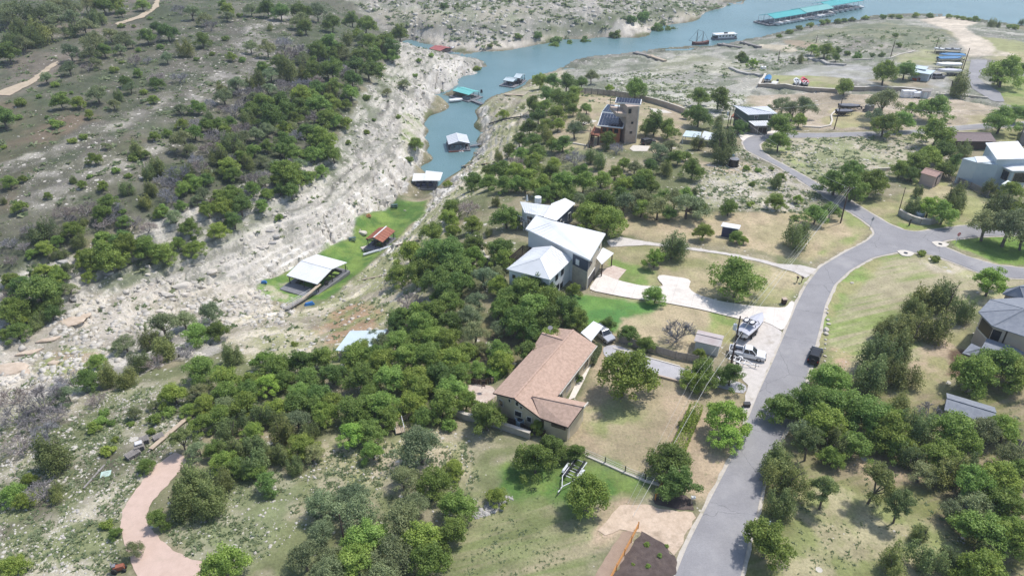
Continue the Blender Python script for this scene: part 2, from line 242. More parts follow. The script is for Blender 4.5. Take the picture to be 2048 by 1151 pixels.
for poly, ca, cb, ps, rk, rg, sf in REG:
    wp = wpoly(poly); r0,r1,c0,c1 = rows_cols(wp, sf*2+2)
    X = GX[r0:r1,c0:c1]; Y = GY[r0:r1,c0:c1]
    if X.size == 0: continue
    sdist = poly_sd(wp, X, Y) + _edge[r0:r1,c0:c1]*sf*1.6 + _edge2[r0:r1,c0:c1]*min(sf,2)*.7
    wgt = np.clip(sdist/sf+.5, 0, 1); wgt = wgt*wgt*(3-2*wgt)
    if ps == 3.5:   # mown grass: tyre and mower streaks
        an = R(18); U = X*math.cos(an)+Y*math.sin(an); V_ = -X*math.sin(an)+Y*math.cos(an)
        nn = .5*fbm(U/14, V_/.9, 5, 4) + .5*fbm(X/9, Y/9, 6, 4)
    else: nn = fbm(X/ps, Y/ps, int(ps*7)+len(poly), 5)
    mm = np.clip((nn-.40)/.20, 0, 1)[...,None]
    cc = ca*(1-mm) + cb*mm
    CA[r0:r1,c0:c1] = CA[r0:r1,c0:c1]*(1-wgt[...,None]) + cc*wgt[...,None]
    ROCKV[r0:r1,c0:c1] = ROCKV[r0:r1,c0:c1]*(1-wgt) + (rk*(.6+.8*(1-mm[...,0])*.5))*wgt
    ROUGH[r0:r1,c0:c1] = ROUGH[r0:r1,c0:c1]*(1-wgt) + rg*wgt
# roads and paved sheets: polygons in photo pixels -----------------------------------------
ROAD_MAIN = [(1279,1330),(1345,1165),(1375,1090),(1420,1000),(1470,905),(1515,790),(1545,725),(1575,655),(1592,612),(1612,572),(1640,535),(1690,505),(1735,482),(1750,468),(1745,455),(1725,440),(1690,418),(1655,398),(1610,368),(1560,335),(1515,312),(1492,300),(1485,285),(1495,276),(1520,268),(1560,266),(1640,267),(1750,264),(1840,260),(1930,251),(1990,247),(2060,243),(2060,252),(1990,256),(1930,260),(1840,268),(1750,272),(1640,275),(1560,276),(1530,280),(1518,290),(1523,303),(1545,318),(1590,342),(1640,370),(1690,395),(1730,420),(1775,447),(1808,461),(1830,464),(1870,460),(1920,452),(1990,448),(2060,440),(2060,470),(2000,472),(1945,474),(1895,480),(1872,487),(1890,495),(1930,512),(1990,530),(2060,538),(2060,558),(2020,556),(1960,546),(1900,522),(1860,508),(1800,503),(1745,515),(1700,540),(1668,570),(1650,610),(1640,655),(1628,700),(1612,760),(1590,820),(1560,880),(1530,950),(1515,1020),(1500,1070),(1478,1165),(1440,1330)]
ROAD_FAR = [(1942,120),(1975,120),(1970,140),(1955,155),(1970,168),(2000,185),(2010,205),(1985,203),(1945,178),(1935,160),(1938,140)]
DRIVE_A = [(1316,549),(1378,558),(1384,563),(1375,575),(1390,588),(1440,603),(1500,612),(1560,616),(1572,616),(1582,600),(1590,604),(1578,640),(1564,664),(1545,650),(1510,638),(1490,641),(1400,619),(1320,604),(1262,597),(1215,588),(1176,580),(1200,546),(1232,560),(1282,572),(1330,574),(1312,556)]
DRIVE_B = [(1213,482),(1240,474),(1310,486),(1400,497),(1480,510),(1560,528),(1600,530),(1634,538),(1612,556),(1590,545),(1520,524),(1440,508),(1380,500),(1290,490),(1222,494)]
DRIVE_C = [(1204,694),(1226,688),(1300,714),(1372,738),(1440,752),(1496,770),(1490,790),(1440,775),(1372,762),(1300,748),(1240,722),(1210,716)]
PARK = [(1482,645),(1516,637),(1545,650),(1564,664),(1556,690),(1540,724),(1522,770),(1500,820),(1484,830),(1490,790),(1496,770),(1470,745),(1462,700)]
PATHG = [(332,916),(352,904),(368,912),(372,926),(352,950),(330,975),(306,1000),(292,1035),(300,1055),(318,1075),(345,1100),(378,1116),(404,1122),(420,1250),(300,1250),(275,1151),(252,1095),(242,1060),(245,1020),(268,985),(290,955),(310,930)]
DIRTPAD = [(1240,1010),(1290,1008),(1330,1018),(1385,1024),(1392,1035),(1375,1060),(1360,1095),(1348,1110),(1325,1085),(1280,1064),(1240,1058),(1210,1070),(1195,1060)]
MULCH_A = [(1283,1062),(1325,1085),(1350,1112),(1352,1135),(1345,1170),(1215,1170),(1240,1128),(1262,1095)]
MULCH_B = [(1306,1000),(1325,985),(1350,975),(1384,1000),(1388,1020),(1355,1018),(1310,1008)]
DIRTSTRIP = [(1245,1062),(1270,1062),(1262,1095),(1240,1128),(1215,1170),(1180,1170),(1210,1115)]
PATIO = [(1226,531),(1253,540),(1234,562),(1200,547),(1212,536)]
TERRACE = [(905,800),(925,772),(950,768),(985,772),(995,790),(960,815),(930,810)]
WALK_C = [(1172,733),(1184,726),(1166,765),(1150,795),(1136,800),(1152,765)]
APRON_G = [(1475,266),(1540,262),(1575,262),(1570,266),(1520,268),(1495,276),(1486,284),(1480,277)]
TRACK_A = [(-60,196),(0,182),(60,160),(100,130),(115,123),(120,127),(100,140),(70,165),(20,192),(-60,212)]
TRACK_B = [(230,48),(270,35),(305,18),(322,-5),(330,-5),(318,15),(290,35),(235,51)]
FLATS = [ROAD_MAIN, ROAD_FAR, DRIVE_A, DRIVE_B, DRIVE_C, PARK, PATHG, DIRTPAD, MULCH_A, MULCH_B, DIRTSTRIP, PATIO, TERRACE, WALK_C, APRON_G, TRACK_A, TRACK_B]
for poly in FLATS:
    wp = wpoly(poly); r0,r1,c0,c1 = rows_cols(wp, 4)
    X = GX[r0:r1,c0:c1]; Y = GY[r0:r1,c0:c1]
    wgt = np.clip((poly_sd(wp, X, Y)+2.5)/2.0, 0, 1)
    ROUGH[r0:r1,c0:c1] *= (1-wgt)
# lumps, ledges and mottling ---------------------------------------------------------------
n1 = fbm(GX/6, GY/6, 41, 5)-.5; n2 = np.abs(fbm(GX/1.6, GY/1.6, 47, 4)-.5)*2
rr = ROUGH
def smooth(a): return np.clip(a,0,1)**2*(3-2*np.clip(a,0,1))
_rg = np.abs(fbm(GX/3.4, GY/3.4, 52, 4)-.5)*2
lump = n1*2.4*rr + (n2-.3)*1.0*rr + np.where(rr>.6, (rr-.6)*(_rg-.25)*3.0, 0)
GZb = GZ + lump
# fissures cut into the cliffs and bedding bands that follow the contours
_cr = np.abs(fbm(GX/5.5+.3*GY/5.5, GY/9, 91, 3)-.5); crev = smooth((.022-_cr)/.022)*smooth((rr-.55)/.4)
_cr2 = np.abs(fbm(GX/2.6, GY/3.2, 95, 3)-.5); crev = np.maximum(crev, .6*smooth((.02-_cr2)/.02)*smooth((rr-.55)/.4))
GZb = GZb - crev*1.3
_bz = GZ + (fbm(GX/22, GY/22, 31, 3)-.5)*2.5
band = fbm(_bz*1.15, (GX-GY)/60, 33, 4)
steep = smooth((rr-.15)/.3)
hstep = 1.05
ph = (GZb + (fbm(GX/30,GY/30,77,2)-.5)*1.5)/hstep; fl = np.floor(ph); fr = ph-fl
ter = (fl + smooth((fr-.74)/.26) )*hstep - (fbm(GX/30,GY/30,77,2)-.5)*1.5
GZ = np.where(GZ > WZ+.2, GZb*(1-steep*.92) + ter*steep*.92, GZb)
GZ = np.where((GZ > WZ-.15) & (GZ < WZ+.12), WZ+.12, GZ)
# albedo variation
bv = 1 + (fbm(GX/2.2, GY/2.2, 61, 4)-.5)*.55 + (fbm(GX/18, GY/18, 63, 3)-.5)*.35
CA *= bv[...,None]
_bm = smooth((ROCKV-.3)/.35)
CA *= (1 + (_bm*(band-.5)*1.5))[...,None]
ROCKV = ROCKV*(1 + _bm*(band-.5)*1.6)
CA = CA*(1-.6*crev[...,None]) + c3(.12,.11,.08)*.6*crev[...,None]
# a limestone ledge face is bare: tilt from the height field
gy_ = np.gradient(GZ, axis=0)/np.gradient(GY, axis=0); gx_ = np.gradient(GZ, axis=1)/np.gradient(GX, axis=1)
bare = smooth((np.sqrt(gx_**2+gy_**2)-.55)/.6)*smooth((ROCKV-.35)/.3)
CA = CA*(1-bare[...,None]*.75) + c3(.56,.52,.45)*bare[...,None]*.75
wet = smooth((WZ+.9-GZ)/.7)*(GZ < WZ+.9)
CA = CA*(1-wet[...,None]*.35)
def grid_mesh(name, GX, GY, GZ, cols=None, rock=None):
    nr, nc = GX.shape
    me = bpy.data.meshes.new(name); nv = nr*nc; nf = (nr-1)*(nc-1)
    me.vertices.add(nv); me.vertices.foreach_set("co", np.stack([GX,GY,GZ],-1).reshape(-1).astype(np.float32))
    idx = np.arange(nv).reshape(nr,nc); q = np.stack([idx[:-1,:-1],idx[:-1,1:],idx[1:,1:],idx[1:,:-1]],-1).reshape(-1)
    me.loops.add(nf*4); me.loops.foreach_set("vertex_index", q.astype(np.int32))
    me.polygons.add(nf); me.polygons.foreach_set("loop_start", np.arange(0,nf*4,4,dtype=np.int32))
    me.polygons.foreach_set("use_smooth", np.ones(nf,bool))
    me.update()
    if cols is not None:
        a = me.attributes.new("Col", 'FLOAT_COLOR', 'POINT'); a.data.foreach_set("color", np.concatenate([cols, np.ones((nr,nc,1))],-1).reshape(-1).astype(np.float32))
        b = me.attributes.new("rock", 'FLOAT', 'POINT'); b.data.foreach_set("value", rock.reshape(-1).astype(np.float32))
    return me
# ------------------------------------------------------------------ materials
class NT:
    def __init__(s, name):
        s.m = bpy.data.materials.new(name); s.m.use_nodes = True; s.t = s.m.node_tree; s.b = s.t.nodes["Principled BSDF"]
    def n(s, typ, **kw):
        nd = s.t.nodes.new(typ)
        for k,v in kw.items():
            if k in nd.inputs: nd.inputs[k].default_value = v
            else: setattr(nd, k, v)
        return nd
    def l(s, a, b): s.t.links.new(a, b)
    def math(s, op, a, b=None):
        nd = s.n("ShaderNodeMath"); nd.operation = op
        for i,v in enumerate((a,b)):
            if v is None: continue
            if isinstance(v,(int,float)): nd.inputs[i].default_value = v
            else: s.l(v, nd.inputs[i])
        return nd.outputs[0]
    def mix(s, f, a, b, mode='MIX'):
        nd = s.n("ShaderNodeMix"); nd.data_type = 'RGBA'; nd.blend_type = mode
        for sk,v in ((nd.inputs[0],f),(nd.inputs[6],a),(nd.inputs[7],b)):
            if isinstance(v,(int,float)): sk.default_value = v
            elif isinstance(v,tuple): sk.default_value = (*v,1) if len(v)==3 else v
            else: s.l(v, sk)
        return nd.outputs[2]
    def ramp(s, f, a, b, lo=0.0, hi=1.0):
        nd = s.n("ShaderNodeMapRange"); nd.inputs[1].default_value=a; nd.inputs[2].default_value=b; nd.inputs[3].default_value=lo; nd.inputs[4].default_value=hi
        s.l(f, nd.inputs[0]); return nd.outputs[0]
    def noise(s, scale, detail=4, rough=.6, vec=None):
        nd = s.n("ShaderNodeTexNoise"); nd.inputs["Scale"].default_value=scale; nd.inputs["Detail"].default_value=detail; nd.inputs["Roughness"].default_value=rough
        if vec is None:
            if not hasattr(s,'pos'): s.pos = s.n("ShaderNodeNewGeometry").outputs["Position"]
            vec = s.pos
        s.l(vec, nd.inputs["Vector"]); return nd.outputs["Fac"]
    def bump(s, h, st=.5, dist=.1):
        nd = s.n("ShaderNodeBump"); nd.inputs["Strength"].default_value=st; nd.inputs["Distance"].default_value=dist
        s.l(h, nd.inputs["Height"]); s.l(nd.outputs[0], s.b.inputs["Normal"])
MATS = {}
def mat(name, col, rough=.7, var=.12, scale=3.0, metal=0.0, bump=0.0, spec=None, col2=None):
    if name in MATS: return MATS[name]
    g = NT(name); c = tuple(col)
    f = g.noise(scale, 4)
    if col2: out = g.mix(g.ramp(f,.38,.62), c, tuple(col2))
    else: out = g.mix(g.ramp(f,.3,.7), tuple(x*(1-var) for x in c), tuple(min(1,x*(1+var)) for x in c))
    g.l(out, g.b.inputs["Base Color"]); g.b.inputs["Roughness"].default_value = rough; g.b.inputs["Metallic"].default_value = metal
    if spec is not None: g.b.inputs["Specular IOR Level"].default_value = spec
    if bump: g.bump(g.noise(scale*4, 3), .5, bump)
    MATS[name] = g.m; return g.m
def ground_material():
    g = NT("ground"); a = g.n("ShaderNodeAttribute"); a.attribute_name = "Col"; r = g.n("ShaderNodeAttribute"); r.attribute_name = "rock"
    rock = r.outputs["Fac"]
    n1 = g.noise(2.6, 5, .7); n2 = g.noise(.55, 4)
    c = g.mix(1.0, a.outputs["Color"], g.mix(g.ramp(n1,.25,.75), (.68,.68,.68), (1.28,1.28,1.26)), 'MULTIPLY')
    # green tufts
    tf = g.ramp(g.noise(1.4, 5, .75), .56, .64); tf = g.math('MULTIPLY', tf, .55)
    c = g.mix(tf, c, g.mix(g.noise(.3,2), (.10,.13,.045), (.20,.22,.09)))
    # loose stones: three sizes of cell
    tot = None
    for sc, th, se in ((1.5,.42,0.0),(3.2,.40,5.0),(.62,.40,9.0)):
        mp = g.n("ShaderNodeVectorMath"); mp.operation='ADD'; g.l(g.pos, mp.inputs[0]); mp.inputs[1].default_value=(se,se*2,0)
        v = g.n("ShaderNodeTexVoronoi"); v.inputs["Scale"].default_value = sc; v.inputs["Randomness"].default_value = 1.0; g.l(mp.outputs[0], v.inputs["Vector"])
        sp = g.n("ShaderNodeSeparateColor"); g.l(v.outputs["Color"], sp.inputs[0])
        size = g.math('MULTIPLY', sp.outputs[0], th)
        m1 = g.math('LESS_THAN', v.outputs["Distance"], size)
        m2 = g.math('LESS_THAN', sp.outputs[1], g.math('MULTIPLY', g.math('MAXIMUM', g.math('SUBTRACT', rock, .1), 0.0), g.ramp(n2,.35,.65,.2,1.15)))
        mm = g.math('MULTIPLY', m1, m2)
        tot = mm if tot is None else g.math('MAXIMUM', tot, mm)
    stone = g.mix(g.noise(1.1,3), (.44,.40,.34), (.72,.68,.60))
    c = g.mix(g.math('MULTIPLY', tot, .85), c, stone)
    g.l(c, g.b.inputs["Base Color"]); g.b.inputs["Roughness"].default_value = .95; g.b.inputs["Specular IOR Level"].default_value = .15
    hgt = g.math('ADD', g.math('MULTIPLY', n1, .5), tot)
    g.bump(hgt, .8, .18)
    return g.m
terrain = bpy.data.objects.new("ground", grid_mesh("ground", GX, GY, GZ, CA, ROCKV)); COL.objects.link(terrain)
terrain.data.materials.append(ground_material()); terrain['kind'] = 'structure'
# ------------------------------------------------------------------ water
def water():
    g = NT("water"); 
    n = g.noise(.03, 3); c = g.mix(g.ramp(n,.3,.7), (.11,.20,.21), (.145,.245,.26))
    g.l(c, g.b.inputs["Base Color"]); g.b.inputs["Roughness"].default_value = .22; g.b.inputs["IOR"].default_value = 1.33
    h = g.math('ADD', g.noise(.55,4,.6), g.math('MULTIPLY', g.noise(2.2,3), .35)); g.bump(h, .6, .22)
    me = bpy.data.meshes.new("water"); xs = (-3500,-400,400,1200,9000); ys = (150,800,2000,5000,9500)
    v = [(x,y,WZ) for y in ys for x in xs]; f = [(j*5+i,j*5+i+1,j*5+i+6,j*5+i+5) for j in range(4) for i in range(4)]
    me.from_pydata(v,[],f); me.update(); o = bpy.data.objects.new("water", me); COL.objects.link(o); me.materials.append(g.m); o['kind']='structure'
water()
# ------------------------------------------------------------------ flat sheets laid on the ground
def sheet(name, poly, material, off=.05, step=2.0, jitter=0.0, kind='structure', seed=1, world=False):
    rnd = random.Random(seed); wp = poly if world else wpoly(poly); pts = []
    n = len(wp)
    for i in range(n):
        a = wp[i]; b = wp[(i+1)%n]; L = math.hypot(b[0]-a[0], b[1]-a[1]); k = max(1, int(L/max(step*.5,.4)))
        for j in range(k):
            t = j/k; x = a[0]+(b[0]-a[0])*t; y = a[1]+(b[1]-a[1])*t
            if j: x += rnd.uniform(-jitter,jitter); y += rnd.uniform(-jitter,jitter)
            pts.append((x,y))
    if jitter == 0 and n > 6:   # round off the corners
        q = []
        for i in range(len(pts)):
            a,b,c = pts[i-1],pts[i],pts[(i+1)%len(pts)]; q.append(((a[0]+2*b[0]+c[0])/4,(a[1]+2*b[1]+c[1])/4))
        pts = q
    nb = len(pts); xs = np.array([p[0] for p in pts]); ys = np.array([p[1] for p in pts])
    gx, gy = np.meshgrid(np.arange(xs.min(), xs.max(), step), np.arange(ys.min(), ys.max(), step))
    sdv = poly_sd(pts, gx, gy); inn = [(float(a),float(b)) for a,b in zip(gx[sdv>step*.45], gy[sdv>step*.45])]
    allp = [Vector(p) for p in pts+inn]
    vs, es, fs, _, _, _ = delaunay_2d_cdt(allp, [], [list(range(nb))], 1, 1e-5)
    me = bpy.data.meshes.new(name)
    zz = lookup(GZ, np.array([v.x for v in vs]), np.array([v.y for v in vs]))
    me.from_pydata([(v.x,v.y,float(z)+off) for v,z in zip(vs,zz)], [], [f for f in fs]); me.update()
    for p in me.polygons:
        if p.normal.z < 0: p.flip()
    me.materials.append(material); o = bpy.data.objects.new(name, me); COL.objects.link(o); o['kind'] = kind
    return o
def surf(name, c1, c2, sc, c4=None, crack=0.0, rough=.9, fine=6.0, bmp=.02, joints=None):
    g = NT(name); n = g.noise(sc, 5, .65); f = g.noise(fine, 3)
    c = g.mix(g.ramp(n,.3,.7), c1, c2); c = g.mix(1.0, c, g.mix(f,(.8,.8,.8),(1.2,1.2,1.2)), 'MULTIPLY')
    if c4: c = g.mix(g.ramp(g.noise(sc*.35,4,.7),.55,.7), c, c4)
    if crack:
        v = g.n("ShaderNodeTexVoronoi"); v.feature='DISTANCE_TO_EDGE'; v.inputs["Scale"].default_value=crack
        w_ = g.n("ShaderNodeVectorMath"); w_.operation='ADD'; g.l(g.pos, w_.inputs[0])
        nn = g.n("ShaderNodeTexNoise"); nn.inputs["Scale"].default_value=.8; g.l(g.pos, nn.inputs["Vector"]); g.l(nn.outputs["Color"], w_.inputs[1]); g.l(w_.outputs[0], v.inputs["Vector"])
        c = g.mix(g.math('MULTIPLY', g.math('LESS_THAN', v.outputs["Distance"], .0045), .35), c, (.07,.07,.075))
    if joints:
        mp = g.n("ShaderNodeMapping"); mp.inputs["Rotation"].default_value = (0,0,joints[0]); g.l(g.pos, mp.inputs[0]); sx = g.n("ShaderNodeSeparateXYZ"); g.l(mp.outputs[0], sx.inputs[0]); m_ = None
        for k in (0,1):
            q = g.math('LESS_THAN', g.math('FRACT', g.math('MULTIPLY', sx.outputs[k], 1/joints[1])), .05/joints[1]); m_ = q if m_ is None else g.math('MAXIMUM', m_, q)
        c = g.mix(g.math('MULTIPLY', m_, .45), c, (.25,.23,.2))
    g.l(c, g.b.inputs["Base Color"]); g.b.inputs["Roughness"].default_value = rough; g.b.inputs["Specular IOR Level"].default_value=.25
    g.bump(f, .4, bmp); return g.m
M_ASPH = surf("asphalt", (.25,.242,.245), (.315,.305,.305), .22, (.36,.345,.335), fine=5, crack=.11)
M_CONC = surf("concrete", (.66,.60,.53), (.74,.68,.61), .4, (.56,.50,.44), joints=(.35,3.6), fine=3)
M_GRAV = surf("pale_gravel", (.50,.46,.41), (.62,.57,.52), 1.2, (.42,.37,.31), fine=14, bmp=.04)
M_GCON = surf("grey_concrete", (.40,.385,.39), (.47,.455,.46), .6, (.34,.32,.32))
M_PINK = surf("pink_gravel", (.52,.385,.31), (.60,.45,.37), .9, (.48,.37,.29), fine=18, bmp=.04)
M_DIRT = surf("dirt", (.47,.36,.26), (.63,.50,.38), .9, (.36,.28,.20), fine=4, bmp=.06)
M_MULCH = surf("mulch", (.075,.055,.048), (.13,.10,.088), 1.2, (.17,.13,.10), fine=7, bmp=.12)
M_DIRT2 = surf("brown_dirt", (.30,.215,.16), (.38,.28,.205), 1.0, None, fine=9, bmp=.05)
M_STONEP = surf("patio_stone", (.62,.53,.45), (.50,.38,.31), 1.1, (.70,.62,.54), crack=.8)
M_TRACK = surf("track_dirt", (.42,.34,.24), (.50,.41,.30), .7, (.30,.25,.16), fine=8)
EDGES = {}
def grow(poly, d):
    wp = wpoly(poly); n = len(wp); A_ = sum(wp[i][0]*wp[(i+1)%n][1]-wp[(i+1)%n][0]*wp[i][1] for i in range(n)); sg = 1 if A_ > 0 else -1; out = []
    for i in range(n):
        a, b, c = wp[i-1], wp[i], wp[(i+1)%n]; tx, ty = c[0]-a[0], c[1]-a[1]; L = math.hypot(tx, ty)+1e-9; out.append((b[0]+sg*ty/L*d, b[1]-sg*tx/L*d))
    return out
M_SHLD = surf("road_shoulder", (.46,.41,.34), (.56,.51,.44), 1.3, (.34,.31,.22), fine=9, bmp=.04)
sheet("road_shoulder", grow(ROAD_MAIN, .5), M_SHLD, .055, 2.0, jitter=.16, world=True)
sheet("road", ROAD_MAIN, M_ASPH, .11, 2.0)
sheet("road", ROAD_FAR, M_ASPH, .12, 2.5)
sheet("driveway", DRIVE_A, M_CONC, .14)
sheet("driveway", DRIVE_B, M_GRAV, .075, jitter=.12)
sheet("driveway", DRIVE_C, M_GCON, .08)
sheet("driveway", PARK, M_GRAV, .07, jitter=.15)
sheet("driveway", APRON_G, M_CONC, .13)
sheet("path", PATHG, M_PINK, .06, 1.2, jitter=.12)
sheet("driveway", DIRTPAD, M_DIRT, .06, 1.5, jitter=.15)
sheet("soil_bed", MULCH_A, M_MULCH, .08, 1.2, jitter=.28)
sheet("soil_bed", MULCH_B, M_MULCH, .08, 1.2, jitter=.06)
sheet("soil_bed", DIRTSTRIP, M_DIRT2, .05, 1.2, jitter=.08)
sheet("path", PATIO, M_STONEP, .09, 1.0)
sheet("path", TERRACE, M_STONEP, .09, 1.0)
sheet("path", WALK_C, M_CONC, .07, 1.0)
sheet("path", TRACK_A, M_TRACK, .14, 2.5, jitter=.3)
sheet("path", TRACK_B, M_TRACK, .2, 4, jitter=.4)
# ================================================================== mesh builder
class MB:
    def __init__(s): s.v=[]; s.f=[]
    def add(s, vs, fs):
        n=len(s.v); s.v += [tuple(v) for v in vs]; s.f += [tuple(i+n for i in f) for f in fs]; return s
    def hexa(s, b, t):
        n=len(b); fs=[tuple(range(n))[::-1], tuple(range(n,2*n))]+[(i,(i+1)%n,n+(i+1)%n,n+i) for i in range(n)]
        return s.add(list(b)+list(t), fs)
    def box(s, c, d, rz=0.0, taper=1.0):
        cx,cy,cz=c; hx,hy,hz=d[0]/2,d[1]/2,d[2]/2; ca,sa=math.cos(rz),math.sin(rz)
        def q(x,y,z): return (cx+x*ca-y*sa, cy+x*sa+y*ca, cz+z)
        k=taper
        return s.hexa([q(-hx,-hy,-hz),q(hx,-hy,-hz),q(hx,hy,-hz),q(-hx,hy,-hz)],[q(-hx*k,-hy*k,hz),q(hx*k,-hy*k,hz),q(hx*k,hy*k,hz),q(-hx*k,hy*k,hz)])
    def beam(s, p, q, w, h=None):
        h=h or w; p=Vector(p); q=Vector(q); d=(q-p)
        if d.length<1e-6: return s
        d.normalize(); up=Vector((0,0,1)) if abs(d.z)<.95 else Vector((1,0,0)); sx=d.cross(up).normalized(); sz=sx.cross(d).normalized()
        o=[(-1,-1),(1,-1),(1,1),(-1,1)]
        return s.hexa([p+sx*a*w/2+sz*b*h/2 for a,b in o],[q+sx*a*w/2+sz*b*h/2 for a,b in o])
    def cyl(s, p, q, r0, r1=None, n=8):
        r1=r0 if r1 is None else r1; p=Vector(p); q=Vector(q); d=(q-p).normalized(); up=Vector((0,0,1)) if abs(d.z)<.95 else Vector((1,0,0)); sx=d.cross(up).normalized(); sz=sx.cross(d).normalized()
        c=[(math.cos(2*math.pi*i/n),math.sin(2*math.pi*i/n)) for i in range(n)]
        return s.hexa([p+sx*a*r0+sz*b*r0 for a,b in c],[q+sx*a*r1+sz*b*r1 for a,b in c])
    def slab(s, pts, th):
        return s.hexa([(p[0],p[1],p[2]-th) for p in pts],[tuple(p) for p in pts])
    def loft(s, secs, caps=True):
        n=len(secs[0]); base=len(s.v)
        for sec in secs: s.v += [tuple(p) for p in sec]
        for k in range(len(secs)-1):
            for i in range(n):
                a=base+k*n+i; b=base+k*n+(i+1)%n; s.f.append((a,b,b+n,a+n))
        if caps: s.f.append(tuple(base+i for i in range(n))[::-1]); s.f.append(tuple(base+(len(secs)-1)*n+i for i in range(n)))
        return s
    def profile(s, prof, stations):
        cx=sum(p[0] for p in prof)/len(prof); cz=sum(p[1] for p in prof)/len(prof)
        return s.loft([[(cx+(x-cx)*k, y, cz+(z-cz)*k) for x,z in prof] for y,k in stations])
    def build(s, name, m, parent=None, loc=None, bevel=0.0, smooth=False):
        me=bpy.data.meshes.new(name); off=Vector((0,0,0))
        if parent is not None:
            pr=parent
            while pr is not None: off += pr.location; pr=pr.parent
        elif loc is not None: off=Vector(loc)
        me.from_pydata([(x-off.x,y-off.y,z-off.z) for x,y,z in s.v],[],s.f); me.update()
        bm=bmesh.new(); bm.from_mesh(me)
        if bevel: bmesh.ops.bevel(bm, geom=[e for e in bm.edges], offset=bevel, segments=1, affect='EDGES', clamp_overlap=True)
        bmesh.ops.recalc_face_normals(bm, faces=bm.faces); bm.to_mesh(me); bm.free()
        if smooth:
            for p in me.polygons: p.use_smooth=True
        for mm in (m if isinstance(m,(list,tuple)) else [m]): me.materials.append(mm)
        o=bpy.data.objects.new(name,me); COL.objects.link(o)
        if parent is not None: o.parent=parent
        elif loc is not None: o.location=loc
        return o
def thing(name, label, cat, loc=(0,0,0), group=None):
    o=bpy.data.objects.new(name,None); COL.objects.link(o); o.location=loc; o.empty_display_size=.5
    return tag(o,label,cat,group)
def kids(o): return [c for c in bpy.data.objects if c.parent==o]
KID={}
def reg(o, *ch): KID.setdefault(o,[]).extend(ch)
def copy_tree(o, parent=None, chmap=None):
    c=o.copy(); COL.objects.link(c); c.parent=parent
    for ch in chmap.get(o.name,()): copy_tree(ch,c,chmap)
    return c
def chmap_of(o):
    m={}; st=[o]
    while st:
        a=st.pop(); k=list(a.children); m[a.name]=k; st+=k
    return m
def yaw(a,b): return math.atan2(b[1]-a[1], b[0]-a[0])
# ------------------------------------------------------------------ shared materials
M={}
M['white_roof']=mat('white_metal_roof',(.72,.725,.72),.45,.07,.35)
M['white_wall']=mat('white_siding',(.68,.69,.69),.6,.04,1.2)
M['stone']=mat('limestone_block',(.50,.44,.35),.85,.2,1.6,bump=.03)
M['navy']=mat('navy_siding',(.055,.07,.10),.6,.1,2)
M['glass']=mat('window_glass',(.02,.025,.03),.12,.1,1,spec=.8)
M['frame']=mat('white_frame',(.7,.7,.68),.5,.03)
M['dark']=mat('dark_metal',(.03,.03,.032),.5,.2)
M['black']=mat('black_paint',(.012,.012,.014),.3,.2)
M['tyre']=mat('tyre_rubber',(.018,.018,.018),.85,.1)
M['steel']=mat('galvanised_steel',(.62,.63,.64),.4,.08,metal=.1)
M['rim']=mat('wheel_rim',(.45,.45,.46),.3,.05,metal=.7)
M['shingle_tan']=mat('tan_shingle',(.51,.355,.27),.9,.2,2.2,bump=.03,col2=(.40,.275,.205))
M['beige']=mat('beige_siding',(.55,.47,.33),.75,.06,1.2)
M['trim']=mat('trim_paint',(.62,.58,.50),.6,.05)
M['dbrown']=mat('dark_brown_wood',(.06,.038,.026),.8,.2,2)
M['shingle_grey']=mat('blue_grey_shingle',(.20,.215,.245),.9,.2,1.5,bump=.02,col2=(.25,.265,.29))
M['stucco']=mat('beige_stucco',(.50,.42,.34),.85,.08,1)
M['stucco_blue']=mat('pale_blue_stucco',(.52,.58,.60),.85,.10,.5,col2=(.46,.53,.56))
M['wood_new']=mat('new_cedar',(.52,.24,.07),.7,.15,2)
M['wood_grey']=mat('weathered_wood',(.27,.245,.22),.9,.2,2.5)
M['wood_pole']=mat('pole_wood',(.085,.055,.042),.9,.2,3)
M['wood_tan']=mat('tan_timber',(.45,.36,.26),.85,.15,2)
M['brick_or']=mat('orange_stucco',(.40,.15,.065),.85,.1,1)
M['tan_block']=mat('tan_block',(.46,.365,.29),.9,.18,.9,bump=.02)
M['green_wall']=mat('grey_green_siding',(.115,.15,.125),.7,.08,1.5)
M['grey_roof']=mat('pale_grey_metal_roof',(.60,.62,.64),.45,.05,.6)
M['blue_roof']=mat('light_blue_metal_roof',(.52,.60,.62),.45,.06,.8)
M['teal_roof']=mat('teal_metal_roof',(.015,.33,.33),.45,.08,.1)
M['teal_pale']=mat('weathered_teal_roof',(.12,.36,.34),.5,.10,.1)
M['turq_roof']=mat('turquoise_metal_roof',(.16,.50,.47),.45,.05,.5)
M['rust_roof']=mat('rust_red_roof',(.33,.115,.065),.7,.15,1.2,col2=(.27,.09,.05))
M['red_roof']=mat('faded_red_roof',(.38,.12,.11),.7,.1,.5)
M['white_paint']=mat('white_car_paint',(.78,.78,.78),.25,.02,spec=.6)
M['silver']=mat('silver_paint',(.42,.43,.46),.3,.03,spec=.6,metal=.3)
M['gel']=mat('white_gelcoat',(.78,.77,.75),.25,.03)
M['blue_tarp']=mat('blue_tarp',(.015,.16,.36),.6,.2,2)
M['red_vinyl']=mat('red_boat_paint',(.62,.035,.06),.35,.08,2)
M['grey_tarp']=mat('grey_canvas',(.17,.175,.20),.8,.15,2)
M['solar']=mat('solar_panel',(.012,.016,.035),.2,.1,spec=.7)
M['red']=mat('red_lens',(.4,.01,.01),.3,.05)
M['lamp']=mat('lamp_lens',(.75,.75,.72),.15,.03)
M['pink_side']=mat('pinkish_panel',(.50,.40,.36),.75,.05)
M['pinkroof']=mat('light_brown_shingle',(.40,.26,.21),.9,.12,2)
